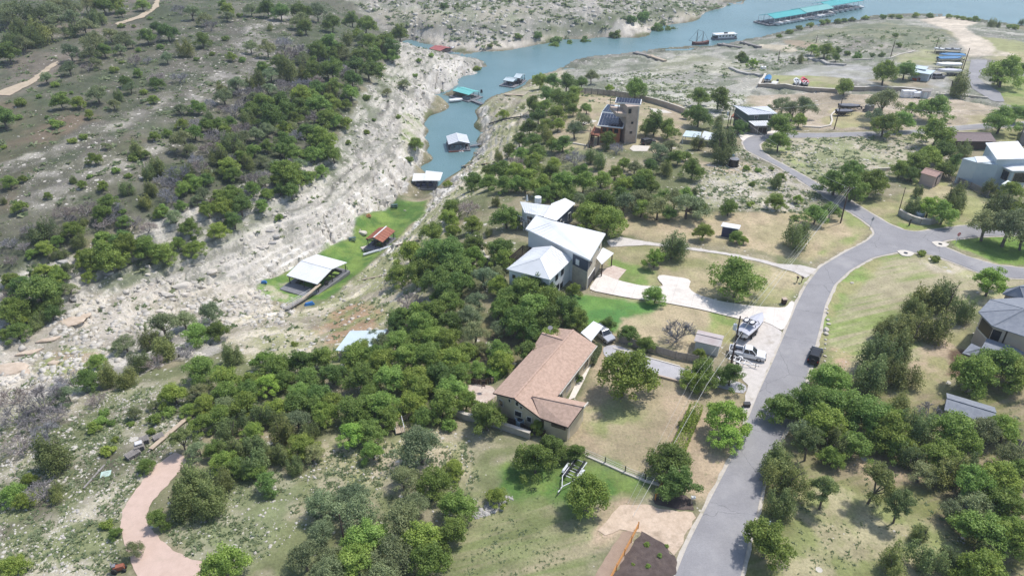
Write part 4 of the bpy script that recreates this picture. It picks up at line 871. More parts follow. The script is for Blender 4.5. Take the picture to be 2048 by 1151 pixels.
# ---------------------------------------------------------------- white metal-roofed house
def white_house():
    t=thing('white_house','large white house with bright white metal roofs, stone garage end and navy gable panels','house',P(1110,540,0))
    R1=P(1179.5,519.7,6.7); R2=P(1210.8,466.5,7.8); R3=P(1103.5,440.5,7.8); R3b=P(1072,430,7.6); R4=P(1051,457,6.7)
    r=MB(); r.slab([R4,R1,R2,R3,R3b],.18); ro=r.build('roof',M['white_roof'],t); s=MB()
    for i in range(1,16): s.beam(R4.lerp(R1,i/16)+Vector((0,0,.03)),R3.lerp(R2,i/16)+Vector((0,0,.03)),.04,.05)
    s.build('standing_seams',M['white_roof'],ro)
    f=MB(); f.beam(R4-Vector((0,0,.2)),R1-Vector((0,0,.2)),.1,.24); f.beam(R1-Vector((0,0,.2)),R2-Vector((0,0,.2)),.1,.24); f.build('fascia',M['frame'],ro)
    w,o,c=ring([p-Vector((0,0,.2)) for p in (R4,R1,R2,R3,R3b)],0,.45); w.build('wall',M['white_wall'],t)
    O=o[1]; u=(o[0]-o[1]); u.z=0; u.normalize(); v=(o[2]-o[1]); v.z=0; Lv=v.length; v.normalize()
    def q(a,b,z): k=O+u*a+v*b; return (k.x,k.y,z)
    e=MB(); e.hexa([q(-.12,-.12,-.5),q(3.7,-.12,-.5),q(3.7,Lv-.2,-.5),q(-.12,Lv-.2,-.5)],[q(-.12,-.12,6.2),q(3.7,-.12,6.2),q(3.7,Lv-.2,6.8),q(-.12,Lv-.2,7.2)]); e.build('stone_wall',M['stone'],t)
    e=MB(); e.hexa([q(-.12,-.22,4.0),q(3.72,-.22,4.0),q(3.72,-.1,4.0),q(-.12,-.1,4.0)],[q(-.12,-.22,6.35),q(3.72,-.22,6.35),q(3.72,-.1,6.35),q(-.12,-.1,6.35)]); e.hexa([q(-.22,-.22,4.5),q(-.1,-.22,4.5),q(-.1,2.4,4.5),q(-.22,2.4,4.5)],[q(-.22,-.22,6.35),q(-.1,-.22,6.35),q(-.1,2.4,6.6),q(-.22,2.4,6.6)]); e.build('gable_panel',M['navy'],t)
    a1,a2=q(-.14,0,0),q(-.14,Lv-.2,0)
    window(t,a1,a2,.30,.0,4.4,2.3,c,fm=M['frame'],pm=M['dark'],bars=3,name='garage_door'); window(t,a1,a2,.16,4.8,1.0,1.1,c,fm=M['black'],proud=.12); window(t,a1,a2,.78,5.2,.8,1.2,c)
    b1,b2=q(0,-.23,0),q(3.7,-.23,0); window(t,b1,b2,.66,4.5,.7,1.0,c,pm=M['frame'])
    a=MB(); a.slab([P(1191,513.4,4.1),P(1206,495,4.1),P(1227.5,506,3.3),P(1203.5,528,3.3)],.14); a.build('porch_roof',M['white_roof'],t)
    for px,py in ((1224.5,507),(1204.5,526)): k=P(px,py,3.15); MB().beam((k.x,k.y,-.1),k,.2).build('porch_post',M['dbrown'],t)
    # hipped lower block
    E1=P(1012.8,537.4,4.8); E2=P(1100.3,559.3,4.8); E3=P(1145.8,516.5,4.8); BL=P(1066,494.7,5.0); AP=P(1080.5,516.5,6.8); TP=P(1103.5,491.5,6.8)
    r=MB(); r.slab([E1,AP,TP,BL],.14); r.slab([E1,E2,AP],.14); r.slab([E2,E3,TP,AP],.14); lo=r.build('lower_roof',M['white_roof'],t)
    s=MB()
    for i in range(1,12): s.beam(E2.lerp(E3,i/12)+Vector((0,0,.03)),AP.lerp(TP,i/12)+Vector((0,0,.03)),.04,.05)
    for i in range(1,10): s.beam(E1.lerp(BL,i/10)+Vector((0,0,.03)),(AP.lerp(TP,max(0,(i/10-.15)/.85)))+Vector((0,0,.03)),.04,.05)
    s.beam(E1,AP,.12,.06); s.beam(E2,AP,.12,.06); s.build('hip_cap',M['white_roof'],lo)
    w,o,c=ring([p-Vector((0,0,.15)) for p in (E1,E2,E3,BL)],-.5,.4); w.build('lower_wall',M['white_wall'],t)
    for uu,z in ((.35,3.0),(.62,3.0),(.12,2.4),(.42,.6),(.6,.2)): window(t,o[1],o[2],uu,z,.8,1.0,c,fm=M['black'])
    window(t,o[0],o[1],.12,3.0,.45,.6,c,fm=M['black']); window(t,o[0],o[1],.5,1.0,1.2,1.2,c)
    # rear wings
    D=[P(1049,424.8,4.4),P(1092,434,4.6),P(1112,412,5.6),P(1040,403,5.4)]; r=MB(); r.slab(D,.14); wr=r.build('wing_roof',M['white_roof'],t); seams(wr,D[0],D[1],D[2],D[3],12,M['white_roof'])
    w,o,c=ring([p-Vector((0,0,.15)) for p in D],-1,.45); w.build('wing_wall',M['white_wall'],t)
    for k in range(4): window(t,o[0],o[1],.12+.2*k,1.9,1.05,1.7,c,bars=1)
    E=[P(1136,420,4.6),P(1150.4,406,4.6),P(1130,396,5.7),P(1103,407,5.7),P(1088,434,5.4),P(1113,441,5.2)]; r=MB(); r.slab(E,.14); r.build('wing_roof',M['white_roof'],t)
    w,o,c=ring([p-Vector((0,0,.15)) for p in E],0,.45); w.build('wing_wall',M['navy'],t)
    window(t,o[0],o[1],.5,1.6,1.0,1.6,c,bars=1); window(t,o[5],o[0],.5,2.2,.8,1.5,c,fm=M['frame']); window(t,o[5],o[0],.8,.3,.7,1.9,c,fm=M['frame'])
    k=P(1076,398,5.6); MB().cyl(k-Vector((0,0,.8)),k+Vector((0,0,.5)),.75,.75,14).build('chimney',M['frame'],t)
    k=P(1054,397,5.4); MB().cyl(k-Vector((0,0,.6)),k+Vector((0,0,.8)),.3,.12,8).build('vent_pipe',M['frame'],t)
    m=MB(); m.slab([P(1034,438,1.9),P(1062,449,1.9),P(1074,437,1.9),P(1042,428,1.9)],.2); dk=m.build('deck',M['wood_grey'],t); rl=MB()
    A,B=P(1034,438,2.0),P(1062,449,2.0)
    for k in range(9): a=A.lerp(B,k/8); rl.beam(a,a+Vector((0,0,.95)),.06)
    rl.beam(A+Vector((0,0,.95)),B+Vector((0,0,.95)),.08); rl.build('railing',M['frame'],dk)
    for uu in (.05,.5,.95): a=A.lerp(B,uu); MB().beam((a.x,a.y,-2.2),a,.22).build('deck_post',M['frame'],t)
    m=MB(); PA,PB,PC,PD=P(1019,513.4,2.9),P(1037,518.5,2.9),P(1062,495,2.9),P(1045,491,2.9)
    for k in range(15): m.beam(PA.lerp(PD,k/14),PB.lerp(PC,k/14),.09,.14)
    m.beam(PA-Vector((0,0,.15)),PD-Vector((0,0,.15)),.14,.2); m.beam(PB-Vector((0,0,.15)),PC-Vector((0,0,.15)),.14,.2); pg=m.build('pergola',M['dbrown'],t)
    for a in (PA,PB,PC,PD): MB().beam((a.x,a.y,-.6),a,.16).build('pergola_post',M['dbrown'],pg)
    k=g0(1063,488); return t
white_house()
k=g0(1064,489); g_=thing('barbecue_grill','black domed barbecue grill standing beside the white house pergola','grill',k)
MB().box((k.x,k.y,k.z+.45),(1.3,.7,.9)).build('cabinet',M['dark'],g_); MB().loft([[(k.x-.65,k.y+.4*math.cos(a),k.z+.9+.5*math.sin(a)) for a in [i*math.pi/6 for i in range(7)]],[(k.x+.65,k.y+.4*math.cos(a),k.z+.9+.5*math.sin(a)) for a in [i*math.pi/6 for i in range(7)]]]).build('lid',M['black'],g_)
# ---------------------------------------------------------------- tan-shingled house
def brown_house():
    t=thing('shingle_house','long low house with a tan shingle gable roof and beige siding','house',P(1100,760,0)); Z=Vector((0,0,.28))
    L0=P(986,785,3); R0=P(1027.7,795.2,5); R1=P(1147,659,5); E0=P(1081,835,3); E1=P(1193.2,690.6,3); L1=R1+(L0-R0)
    r=MB(); r.slab([L0,R0,R1,L1],.16); r.slab([R0,E0,E1,R1],.16)
    F0=P(1064,790.5,4.5); F1=P(1166.4,812.2,4.5); G0=P(1081,835,3.02); G1=P(1136,853.6,3.0); B0=P(1117.8,792.7,3.05); B1=P(1174,805,3.05)
    r.slab([F0,G0,G1,F1],.15); r.slab([F0,F1,B1,B0],.15)
    X0=P(1083.7,665.5,4.4); X1=P(1126.3,678.4,4.9); X2=P(1064,698,3.0); X3=P(1090,697,3.6); X4=P(1097,655,3.0); X5=P(1113,667,3.4)
    r.slab([X2,X0,X1,X3],.14); r.slab([X0,X4,X5,X1],.14); ro=r.build('roof',M['shingle_tan'],t)
    c=MB(); 
    for a,b in ((R0,R1),(F0,F1),(X0,X1)): c.beam(a+Vector((0,0,.03)),b+Vector((0,0,.03)),.3,.06)
    c.build('ridge_cap',M['shingle_tan'],ro); f=MB()
    for a,b in ((L0,R0),(R0,E0),(E0,E1),(G0,G1),(G1,F1),(F1,B1),(L0,L1),(X2,X0)): f.beam(a-Vector((0,0,.12)),b-Vector((0,0,.12)),.09,.2)
    f.build('fascia',M['dbrown'],ro); f=MB(); f.beam(F1+Vector((.1,0,-.2)),B1+Vector((.15,.1,-.1)),.14,.3); f.beam(E0.lerp(E1,.3)+Vector((.1,0,-.1)),E1+Vector((.1,0,-.1)),.12,.14); f.build('gutter',M['trim'],ro)
    w,o,cn=ring([p-Z for p in (L0,R0,E0,E1,R1,L1)],-.2,.5); w.build('wall',M['beige'],t)
    for u,z,ww,hh in ((.18,1.5,.9,.9),(.62,1.3,.8,.8)): pass
    for A,B,u,z,ww,hh in ((o[0],o[1],.70,2.95,.45,.55),(o[1],o[2],.05,3.25,.5,.7),(o[1],o[2],.22,2.9,.45,.55),(o[1],o[2],.10,1.3,1.1,.9),(o[1],o[2],.55,1.0,.7,.9),(o[0],o[1],.25,1.0,.8,1.0)): window(t,A,B,u,z,ww,hh,cn,fm=M['trim'],proud=.12)
    A,B=o[2],o[3]
    for u in (.35,.5,.66,.85): window(t,A,B,u,.9,1.4,1.2,cn,fm=M['frame'])
    w2,o2,c2=ring([p-Z for p in (G0,G1,F1,B1,B0)],-.2,.4); w2.build('wing_wall',M['beige'],t)
    window(t,o2[0],o2[1],.62,1.9,2.0,.4,c2,fm=M['dbrown']); panel(t,o2[1],o2[3],.06,.94,0,2.3,c2,M['trim'],'garage_door')
    w3,o3,c3_=ring([p-Vector((0,0,.3)) for p in (X2,X0,X4,X5)],-.3,.3); w3.build('side_wall',M['beige'],t)
    k=P(1100,664,4.6); d=MB(); d.cyl(k,k+Vector((0,0,.9)),.05,.05,6); d.build('antenna_mast',M['steel'],t); d=MB(); n=14; c=k+Vector((0,-.05,1.0)); d.hexa([(c.x+.42*math.cos(i*6.283/n),c.y-.1,c.z+.42*math.sin(i*6.283/n)) for i in range(n)],[(c.x+.36*math.cos(i*6.283/n),c.y,c.z+.36*math.sin(i*6.283/n)) for i in range(n)]); d.build('satellite_dish',M['frame'],t)
brown_house()
def carport():
    A=P(1161.6,664.5,2.7); B=P(1182.2,681.5,2.7); C=P(1206.5,651.6,2.7); D=P(1187,641.5,2.7); t=thing('carport','flat white metal carport roof joined beside the tan shingle house','carport',P(1184,665,0))
    MB().slab([A,B,C,D],.14).build('roof',M['white_roof'],t)
    for p in (A,B,C,D): MB().beam((p.x*.995+.1,p.y,-.3),(p.x*.995+.1,p.y,2.58),.14).build('post',M['frame'],t)
carport()
a=P(1199,668); b=P(1216,682); suv('silver and black car parked nose out under the white carport',M['silver'],P(1207,674.5,.09),yaw(a,b),False)
k=P(1040,848,0); a_=thing('air_conditioner','blue grey air conditioning unit against the gable end of the tan shingle house','air conditioner',k)
MB().box((k.x,k.y,.45),(1.1,1.0,.9),.6).build('casing',mat('ac_grey',(.30,.38,.42),.5),a_); MB().cyl((k.x,k.y,.9),(k.x,k.y,.95),.42,.42,16).build('fan_grille',M['dark'],a_)
k=P(1032,841,0); tag(MB().cyl((k.x,k.y,0),(k.x,k.y,.7),.22,.22,10).build('gas_cylinder',M['gel'],None,k),'small white gas cylinder left of the blue grey air conditioner','cylinder')
wall_line('privacy_screen','short beige wall sheltering the air conditioner by the house gable',[(1049,856),(1062,838)],1.6,.14,M['beige'])
wall_line('stone_wall','grey limestone retaining wall below the gable end of the tan shingle house',[(905,828),(930,838),(960,845),(992,853),(1025,864),(1060,876)],1.1,.45,M['rockgrey'],cap=M['rocklight'])
fence('wooden_fence','dark wooden slat fence between the gable end and the grey retaining wall',[(975,832),(1000,840),(1030,852),(1058,866),(1090,874)],1.3,M['dbrown'],'slat')
wall_line('garden_wall','curved pale stone garden wall left of the shingle house lawn',[(975,694),(980,706),(992,722),(1001,730)],1.0,.5,M['rockgrey'],cap=M['block_pale'])
wall_line('garden_wall','low pale stone wall between the clipped hedge and the shingle roof',[(1001,730),(1018,729),(1032,733)],.5,.35,M['block_pale'],cap=M['block_pale'])
fence('wooden_fence','brown picket fence at the back of the stone terrace beside the hedge',[(938,764),(950,768),(966,770),(984,765)],1.1,M['dbrown'],'board')
fence('deck_railing','grey wooden railing at the house corner behind the stone terrace',[(984,766),(1000,752),(1010,742)],1.0,M['wood_tan'],'rail',cat='railing')
k=P(967,774,0); c_=thing('garden_chair','dark garden chair standing on the pale stone terrace','chair',k); MB().box((k.x,k.y,.45),(.6,.6,.1)).build('seat',M['dbrown'],c_); MB().box((k.x,k.y+.27,.75),(.6,.08,.6)).build('backrest',M['dbrown'],c_)
for dx in (-.25,.25):
    for dy in (-.25,.25): MB().box((k.x+dx,k.y+dy,.2),(.07,.07,.4)).build('leg',M['dbrown'],c_)
# ---------------------------------------------------------------- blue-grey shingled house, right edge
def grey_house():
    t=thing('grey_roofed_house','two storey beige stucco house with blue grey shingle roofs at the right edge','house',P(2000,680,0))
    U=[P(1956.7,623.3,6.5),P(1984.4,651.1,6.5),P(2110,692,6.5),P(2180,640,6.5),P(2110,590,6.5),P(1980.3,598.3,6.5)]
    hip(t,U,P(2050,617,8.6),P(2092,622,8.6),M['shingle_grey']); w,o,c=ring([p-Vector((0,0,.15)) for p in U],-.5,.5); w.build('wall',M['stucco'],t)
    panel(t,o[0],o[1],.12,.95,3.6,5.7,c,M['black'],'screened_porch'); panel(t,o[0],o[1],.0,1,3.3,3.55,c,M['trim'],'band_course'); panel(t,o[1],o[2],.0,.16,3.6,5.7,c,M['black'],'screened_porch')
    panel(t,o[1],o[2],.22,.25,3.0,6.2,c,M['dbrown'],'downpipe'); window(t,o[1],o[2],.75,3.8,1.3,1.3,c)
    V=[P(2005,587,6.3),P(2050,600,6.3),P(2090,585,6.3),P(2060,566,6.3),P(2013.6,577,6.3)]; hip(t,V,P(2040,572,8.0),P(2060,572,8.0),M['shingle_grey'],name='rear_roof'); w,o,c=ring([p-Vector((0,0,.15)) for p in V],-.5,.5); w.build('rear_wall',M['stucco'],t)
    Wq=[P(1924.7,705.3,3.0),P(1942.8,685.8,3.3),P(1968,693.5,3.6),P(2052,690,3.6),P(2052,735,3.0),P(1975,722,3.0)]
    r=MB(); r.slab([Wq[0],P(1963,695,3.9),Wq[1]],.14); r.slab([Wq[0],Wq[5],P(2052,706,3.9),P(1963,695,3.9)],.14); r.slab([P(1963,695,3.9),P(2052,706,3.9),Vector((*U[1].lerp(U[2],.5).xy,4.1)),Vector((*U[1].xy,4.1))],.14); r.build('porch_roof',M['shingle_grey'],t)
    w,o,c=ring([p-Vector((0,0,.15)) for p in (Wq[0],Wq[5],P(2052,706,3.3),P(1963,695,3.3))],-.5,.8); w.build('porch_wall',M['stucco'],t)
grey_house()
def gable_shed(name,label,A,B,C,ez,rise,axis,rm,wm,cat='shed',door=None,g=0,cap=None,over=.25,doorm=None):
    A,B,C,D=rect_from(P(*A,ez),P(*B,ez),P(*C,ez)); cen=(A+C)/2; t=thing(name,label,cat,(cen.x,cen.y,g))
    o,R0,R1=gable(t,A,B,C,D,rise,axis,rm,ridge_m=cap,th=.1)
    pts=[A,B,R1,C,D,R0] if axis=='AB' else [A,R0,B,C,R1,D]
    pts=[A,B,R1.copy(),C,D,R0.copy()] if axis=='AB' else [A,R0.copy(),B,C,R1.copy(),D]
    w,o,c=ring([p-Vector((0,0,.14)) for p in pts],g,over); w.build('wall',wm,t)
    if door is not None:
        i0,i1=door[0],door[1]; window(t,o[i0],o[i1],door[2],g+.05,door[3],door[4],c,fm=M['dark'],pm=doorm or wm,bars=1,name='door')
    return t,o,c
gable_shed('garden_shed','grey shingled low shed half hidden by trees below the stucco house',(1888.6,819.2),(1988.6,849.7),(1990,813.6),2.2,.7,'AB',M['shingle_grey'],M['wood_grey'],g=0)
t,o,c=gable_shed('garden_shed','beige shed standing under the tree between stucco house and grey shingled shed',(1926,762),(1962,772),(1966,752),2.3,.5,'AB',M['shingle_grey'],M['stucco'])
gable_shed('garden_shed','pale metal shed with faded pinkish roof beside the gravel parking',(1388,681),(1441.5,693.5),(1453,672),2.2,.45,'AB',mat('faded_shed_roof',(.47,.42,.40),.7,.15,.8,col2=(.42,.35,.33)),mat('pale_grey_sheet',(.60,.61,.61),.6,.05))
t,o,c=gable_shed('garden_shed','small pinkish shed with light brown roof and double doors beside the pale stucco house',(1841,345),(1873,354.5),(1886,344.5),2.5,.7,'AB',M['pinkroof'],M['pink_side'],g=H(P(1862,365).x,P(1862,365).y))
window(t,o[1],o[3],.5,.1,1.6,1.9,c,fm=M['dark'],pm=M['pink_side'],bars=1,name='door',proud=.08)
# navy garden shed with white roof
def flat_shed(name,label,pts,g,rm,wm,over=.3,cat='shed',door=None,dm=None):
    c=sum(pts,Vector())/len(pts); t=thing(name,label,cat,(c.x,c.y,g)); MB().slab(pts,.12).build('roof',rm,t); w,o,cc=ring([p-Vector((0,0,.13)) for p in pts],g,over); w.build('wall',wm,t)
    if door: window(t,o[door[0]],o[door[1]],door[2],g+.05,door[3],door[4],cc,fm=M['frame'],pm=dm or M['glass'],name='door')
    return t,o,cc
flat_shed('garden_shed','small navy shed with white sloping roof alone on the dry lawn',[P(1441.5,452,2.7),P(1478.5,458,2.7),P(1482,450,3.1),P(1446,444,3.1)],0,M['white_roof'],mat('navy_shed',(.045,.055,.12),.6,.1,2))
z=H(P(1868,200).x,P(1868,200).y); flat_shed('garden_shed','grey metal shed with flat roof below the pale retaining wall',[P(1843,182.5,z+2.3),P(1862,183.5,z+2.3),P(1866,177.5,z+2.3),P(1845,177,z+2.3)],z,M['wood_grey'],mat('grey_sheet',(.42,.44,.46),.6,.1,1),door=(0,1,.55,.8,1.8),dm=M['blue_roof'])
# blue metal roofed workshop in the boat yard
z=H(P(1845,158).x,P(1845,158).y)
t=thing('workshop','white workshop with pale blue metal roof in the boat yard','workshop',P(1845,155,z))
r=MB(); r.slab([P(1822,143,z+2.8),P(1861,149,z+2.7),P(1871,141,z+2.8),P(1833,136,z+3.2)],.2); r.slab([P(1828,136,z+3.4),P(1852,139.5,z+3.3),P(1857,133.5,z+3.3),P(1829,130,z+3.5)],.2); r.build('roof',M['blue_roof'],t)
w,o,c=ring([P(1822,143,z+2.6),P(1861,149,z+2.5),P(1871,141,z+2.6),P(1833,136,z+3.0)],z,.5); w.build('wall',mat('blue_white_sheet',(.50,.56,.60),.6),t); w,o2,c2=ring([P(1828,136,z+3.2),P(1852,139.5,z+3.1),P(1857,133.5,z+3.1),P(1829,130,z+3.3)],z,.5); w.build('rear_wall',mat('blue_white_sheet',(.5,.56,.6)),t)
window(t,o[1],o[2],.5,z,2.0,2.0,c,pm=M['dark'],name='door')
# ---------------------------------------------------------------- solar house with tower
def solar_house():
    g=H(P(1225,270).x,P(1225,270).y); t=thing('solar_house','orange stucco house with solar panel roof and tall tan block tower','house',P(1225,270,g)); print('solar g',g)
    A=P(1194.6,250.8,g+5.0); B=P(1246.3,256,g+5.0); C=P(1253.7,230.2,g+6.0); D=P(1203.5,224.3,g+6.0)
    r=MB().slab([A,B,C,D],.25).build('roof',M['frame'],t)
    def grid(a,b,c,d,nx,ny,par,skip=()):
        m=MB()
        for i in range(nx):
            for j in range(ny):
                if (i,j) in skip: continue
                e=.025; f=lambda u,v:(a.lerp(b,u)).lerp(d.lerp(c,u),v)+Vector((0,0,.08)); q=[f((i+e)/nx,(j+e)/ny),f((i+1-e)/nx,(j+e)/ny),f((i+1-e)/nx,(j+1-e)/ny),f((i+e)/nx,(j+1-e)/ny)]; m.slab(q,.05)
        m.build('solar_array',M['solar'],par)
    i_=lambda p,q,r_,s:[p.lerp(r_,.03),q.lerp(s,.03),r_.lerp(p,.03),s.lerp(q,.03)]
    a,b,c,d=i_(A,B,C,D); grid(a,b,c,d,8,5,r,skip=((7,4),(6,4)))
    w,o,cn=ring([p-Vector((0,0,.3)) for p in (A,B,C,D)],g,1.0); w.build('wall',M['brick_or'],t)
    for u in (.2,.5,.8): window(t,o[0],o[1],u,g+3.0,1.0,1.1,cn,fm=M['dbrown'])
    for u in (.2,.45,.7): window(t,o[0],o[3],u,g+2.8,1.1,1.5,cn,fm=M['dbrown'])
    A2=P(1203.5,223.5,g+5.4); B2=P(1255,229.5,g+5.4); C2=P(1250,211,g+5.7); D2=P(1214.5,208.7,g+5.7)
    r2=MB().slab([A2,B2,C2,D2],.2).build('rear_roof',M['blue_roof'],t); a,b,c,d=i_(A2,B2,C2,D2); grid(a,a.lerp(b,.42),d.lerp(c,.42),d,4,3,r2)
    w,o,cn2=ring([p-Vector((0,0,.3)) for p in (A2,B2,C2,D2)],g,1.0); w.build('rear_wall',M['tan_block'],t)
    # deck
    dk=MB(); dk.slab([P(1181.5,268,g+2.9),P(1198,272,g+2.9),P(1203,258,g+2.9),P(1190,254,g+2.9)],.3); dk.beam(P(1181.5,268,g+3.8),P(1198,272,g+3.8),.25,.2); dk.beam(P(1181.5,268,g+3.3),P(1198,272,g+3.3),.15,.5); dk.beam(P(1181.5,268,g+3.8),P(1190,254,g+3.8),.2,.6); dk.build('deck',mat('red_brown_deck',(.24,.09,.05),.8,.15,1),t)
    for q in (P(1182.5,268,g+2.7),P(1197,271.5,g+2.7)): MB().beam((q.x,q.y,g-.2),q,.4).build('deck_post',M['dbrown'],t)
    s=MB(); a=P(1186,264,g+2.9); b=Vector((a.x-1.0,a.y-4.5,g))
    for k in range(12): q=a.lerp(b,k/11); s.box((q.x,q.y,q.z),(1.1,.6,.15))
    s.beam(a+Vector((-.7,0,1)),b+Vector((-.7,0,1)),.15); s.beam(a+Vector((.7,0,1)),b+Vector((.7,0,1)),.15); s.build('stairs',M['dbrown'],t)
    # tower
    T0=P(1248.5,288.5,g); T1=P(1270.7,287,g); T0.z=T1.z=0; v=(T1-T0).normalized(); v=Vector((-v.y,v.x,0))*6.5; tp=g+11.0
    w=MB(); w.hexa([T0+Vector((0,0,g-.5)),T1+Vector((0,0,g-.5)),T1+v+Vector((0,0,g-.5)),T0+v+Vector((0,0,g-.5))],[T0+Vector((0,0,tp)),T1+Vector((0,0,tp)),T1+v+Vector((0,0,tp)),T0+v+Vector((0,0,tp))]); w.build('tower',M['tan_block'],t)
    cn=T0+(T1-T0)*.5+v*.5; window(t,T0,T1,.25,tp-1.9,.7,1.2,cn,fm=M['black']); window(t,T0,T1,.55,tp-5,.5,.5,cn,fm=M['black']); window(t,T0,T1,.5,.5,.6,.6,cn,fm=M['black'])
    q=T1; MB().beam((q.x+.05,q.y-.05,g),(q.x+.05,q.y-.05,tp),.3).build('corner_pilaster',M['trim'],t)
    # look-out room left of the tower head and its roof
    lo=MB(); S0=T0+Vector((-2.8,.6,0)); zl=Vector((0,0,tp-3.0)); zh=Vector((0,0,tp-2.0)); lo.hexa([S0+zl,T0+zl,T0+v+zl,S0+v+zl],[S0+zh,T0+zh,T0+v+zh,S0+v+zh]); lo.build('balcony',M['tan_block'],t)
    for q in (S0+Vector((.3,.3,0)),S0+v): MB().beam((q.x,q.y,tp-2.0),(q.x,q.y,tp+.2),.15).build('balcony_post',M['dark'],t)
    Ra,Rb,Rc,Rd=P(1230,204.3,tp+.3),P(1281.7,208.7,tp+.3),P(1284,198.4,tp+.8),P(1233,194.5,tp+.8); rr=MB().slab([Ra,Rb,Rc,Rd],.35).build('tower_roof',M['frame'],t); grid(*i_(Ra,Rb,Rc,Rd),9,3,rr)
    aw=MB(); aw.slab([P(1247,268,g+2.6),P(1264,272,g+2.3),P(1263,269,g+2.4),P(1250,262,g+3.4)],.1); aw.build('awning',M['blue_roof'],t)
solar_house()
# ---------------------------------------------------------------- pale stucco house far right
def pale_house():
    g=0; t=thing('pale_stucco_house','tall pale blue stucco house with bright white roofs near the right edge','house',P(1990,350,0))
    f=[Vector((124.3,197.5,8)),Vector((128.6,190.0,8)),Vector((139,194,8)),Vector((137,203,8))]
    L=[]
    w,o,c=ring([P(1925,316.5,5.9),P(1955,325.5,5.8),P(1998,330,5.8),P(1992,314,5.9),P(1949,313.5,5.9)],g,0.05); w.build('wall',M['stucco_blue'],t)
    r=MB().slab([P(1949,313,6.0),P(1955,325,6.0),P(1994,322.4,6.0),P(1984,311.5,6.0)],.15).build('roof',M['white_roof'],t)
    B=[P(1971,285.5,8.0),P(1994,318.5,7.2),P(2062,317,7.2),P(2036,282,8.0)]; r=MB().slab(B,.2); r.build('upper_roof',M['white_roof'],t); w,o,c=ring([p-Vector((0,0,.2)) for p in B],g,.3); w.build('upper_wall',M['stucco_blue'],t)
    Rr=[P(1995,328,5.2),P(2024,341.5,5.2),P(2066,341.5,5.2),P(2060,320,5.9),P(2029,316,6.0)]; MB().slab(Rr,.2).build('front_roof',M['white_roof'],t); w,o,c=ring([p-Vector((0,0,.2)) for p in Rr],g,.5); w.build('front_wall',M['stucco_blue'],t)
    for u in (.15,.35,.55,.75): window(t,o[0],o[1],u,2.2,.8,2.2,c,fm=M['wood_tan'])
    for u in (.3,.5,.7,.88): window(t,o[1],o[2],u,2.0,.9,2.4,c,fm=M['wood_tan'])
    a=MB(); a.slab([P(2003,368,2.6),P(2018,377,2.4),P(2032,370,2.6),P(2016,360,3.2)],.12); a.build('porch_roof',M['blue_roof'],t)
    for q in (P(2005,368,2.5),P(2018,376,2.3)): MB().beam((q.x,q.y,0),q,.15).build('porch_post',M['frame'],t)
pale_house()
z=H(P(1950,290).x,P(1950,290).y)
gable_shed('brown_roofed_house','low house with grey brown hip roof by the road above the pale stucco house',(1908,282),(1993,283),(1981,264.5),z+2.6,1.1,'AB',M['brown_roof'],M['dbrown'],g=z,cat='house',over=.6)
z=H(P(2045,265).x,P(2045,265).y); t=thing('stone_house','dark stone house corner at the right edge beside the lane','house',P(2060,270,z)); MB().hexa([P(2036,292,z),P(2080,292,z),P(2090,262,z),P(2044,262,z)],[P(2036,292,z).xy.to_3d()+Vector((0,0,z+4)),P(2080,292,z).xy.to_3d()+Vector((0,0,z+4)),P(2090,262,z).xy.to_3d()+Vector((0,0,z+4)),P(2044,262,z).xy.to_3d()+Vector((0,0,z+4))]).build('wall',mat('dark_stone',(.22,.20,.19),.9,.2,.6),t)
# ---------------------------------------------------------------- grey-green house
def green_house():
    g=H(P(1520,262).x,P(1520,262).y); t=thing('green_house','two storey grey green house with pale metal roof by the lane bend','house',P(1515,255,g)); h=g+5.0
    A=P(1496.7,229.5,h); B=P(1554.6,227,h); C=P(1535,212.5,h+.7); D=P(1466.7,210.5,h+.7)
    r=MB().slab([A,B,C,P(1500,214.5,h+.75),D],.2).build('roof',M['grey_roof'],t); seams(r,A,B,C,D,12,M['grey_roof'])
    w,o,c=ring([p-Vector((0,0,.25)) for p in (A,B,C,D)],g,.6); w.build('wall',M['green_wall'],t)
    for u in (.28,.85): window(t,o[0],o[1],u,g+3.4,1.0,1.1,c,bars=1)
    A=P(1510,251.5,g+2.4); B=P(1542,251.5,g+2.4); C=P(1535,241,g+3.2); D=P(1496.7,242,g+3.2); r=MB().slab([A,B,C,D],.18).build('lower_roof',M['grey_roof'],t); seams(r,A,B,C,D,8,M['grey_roof'])
    w,o,c=ring([p-Vector((0,0,.2)) for p in (A,B,C,D)],g,.5); w.build('lower_wall',mat('brown_grey_stone',(.24,.20,.17),.9,.2,.6),t); window(t,o[0],o[1],.55,g,2.6,1.8,c,fm=M['trim'],pm=M['dbrown'],bars=1,name='garage_door')
    m=MB(); m.slab([P(1462,233,g+2.4),P(1478,238,g+2.4),P(1482,231,g+2.4),P(1467,227,g+2.4)],.2); dk=m.build('deck',mat('red_brown_deck',(.24,.09,.05)),t)
    for a,b in ((1463,233),(1477,237)): q=P(a,b,g+2.3); MB().beam((q.x,q.y,g-.5),q,.2).build('deck_post',M['dbrown'],t)
    m=MB(); 
    for a,b in ((1468,213),(1469,226)): q=P(a,b,g+4); m.beam((q.x,q.y,g+2.4),(q.x,q.y,g+5.0),.14)
    m.build('balcony_post',M['black'],t)
green_house()
def open_carport(label,pts,h,rm,k=4):
    g=min(H(P(a,b).x,P(a,b).y) for a,b in pts); q=[P(a,b,g+h) for a,b in pts]; c=sum(q,Vector())/len(q); t=thing('carport',label,'carport',(c.x,c.y,g)); MB().slab(q,.18).build('roof',rm,t)
    for p in q: p2=p.lerp(c,.06); MB().beam((p2.x,p2.y,H(p2.x,p2.y)-.3),(p2.x,p2.y,g+h-.15),.2).build('post',M['frame'],t)
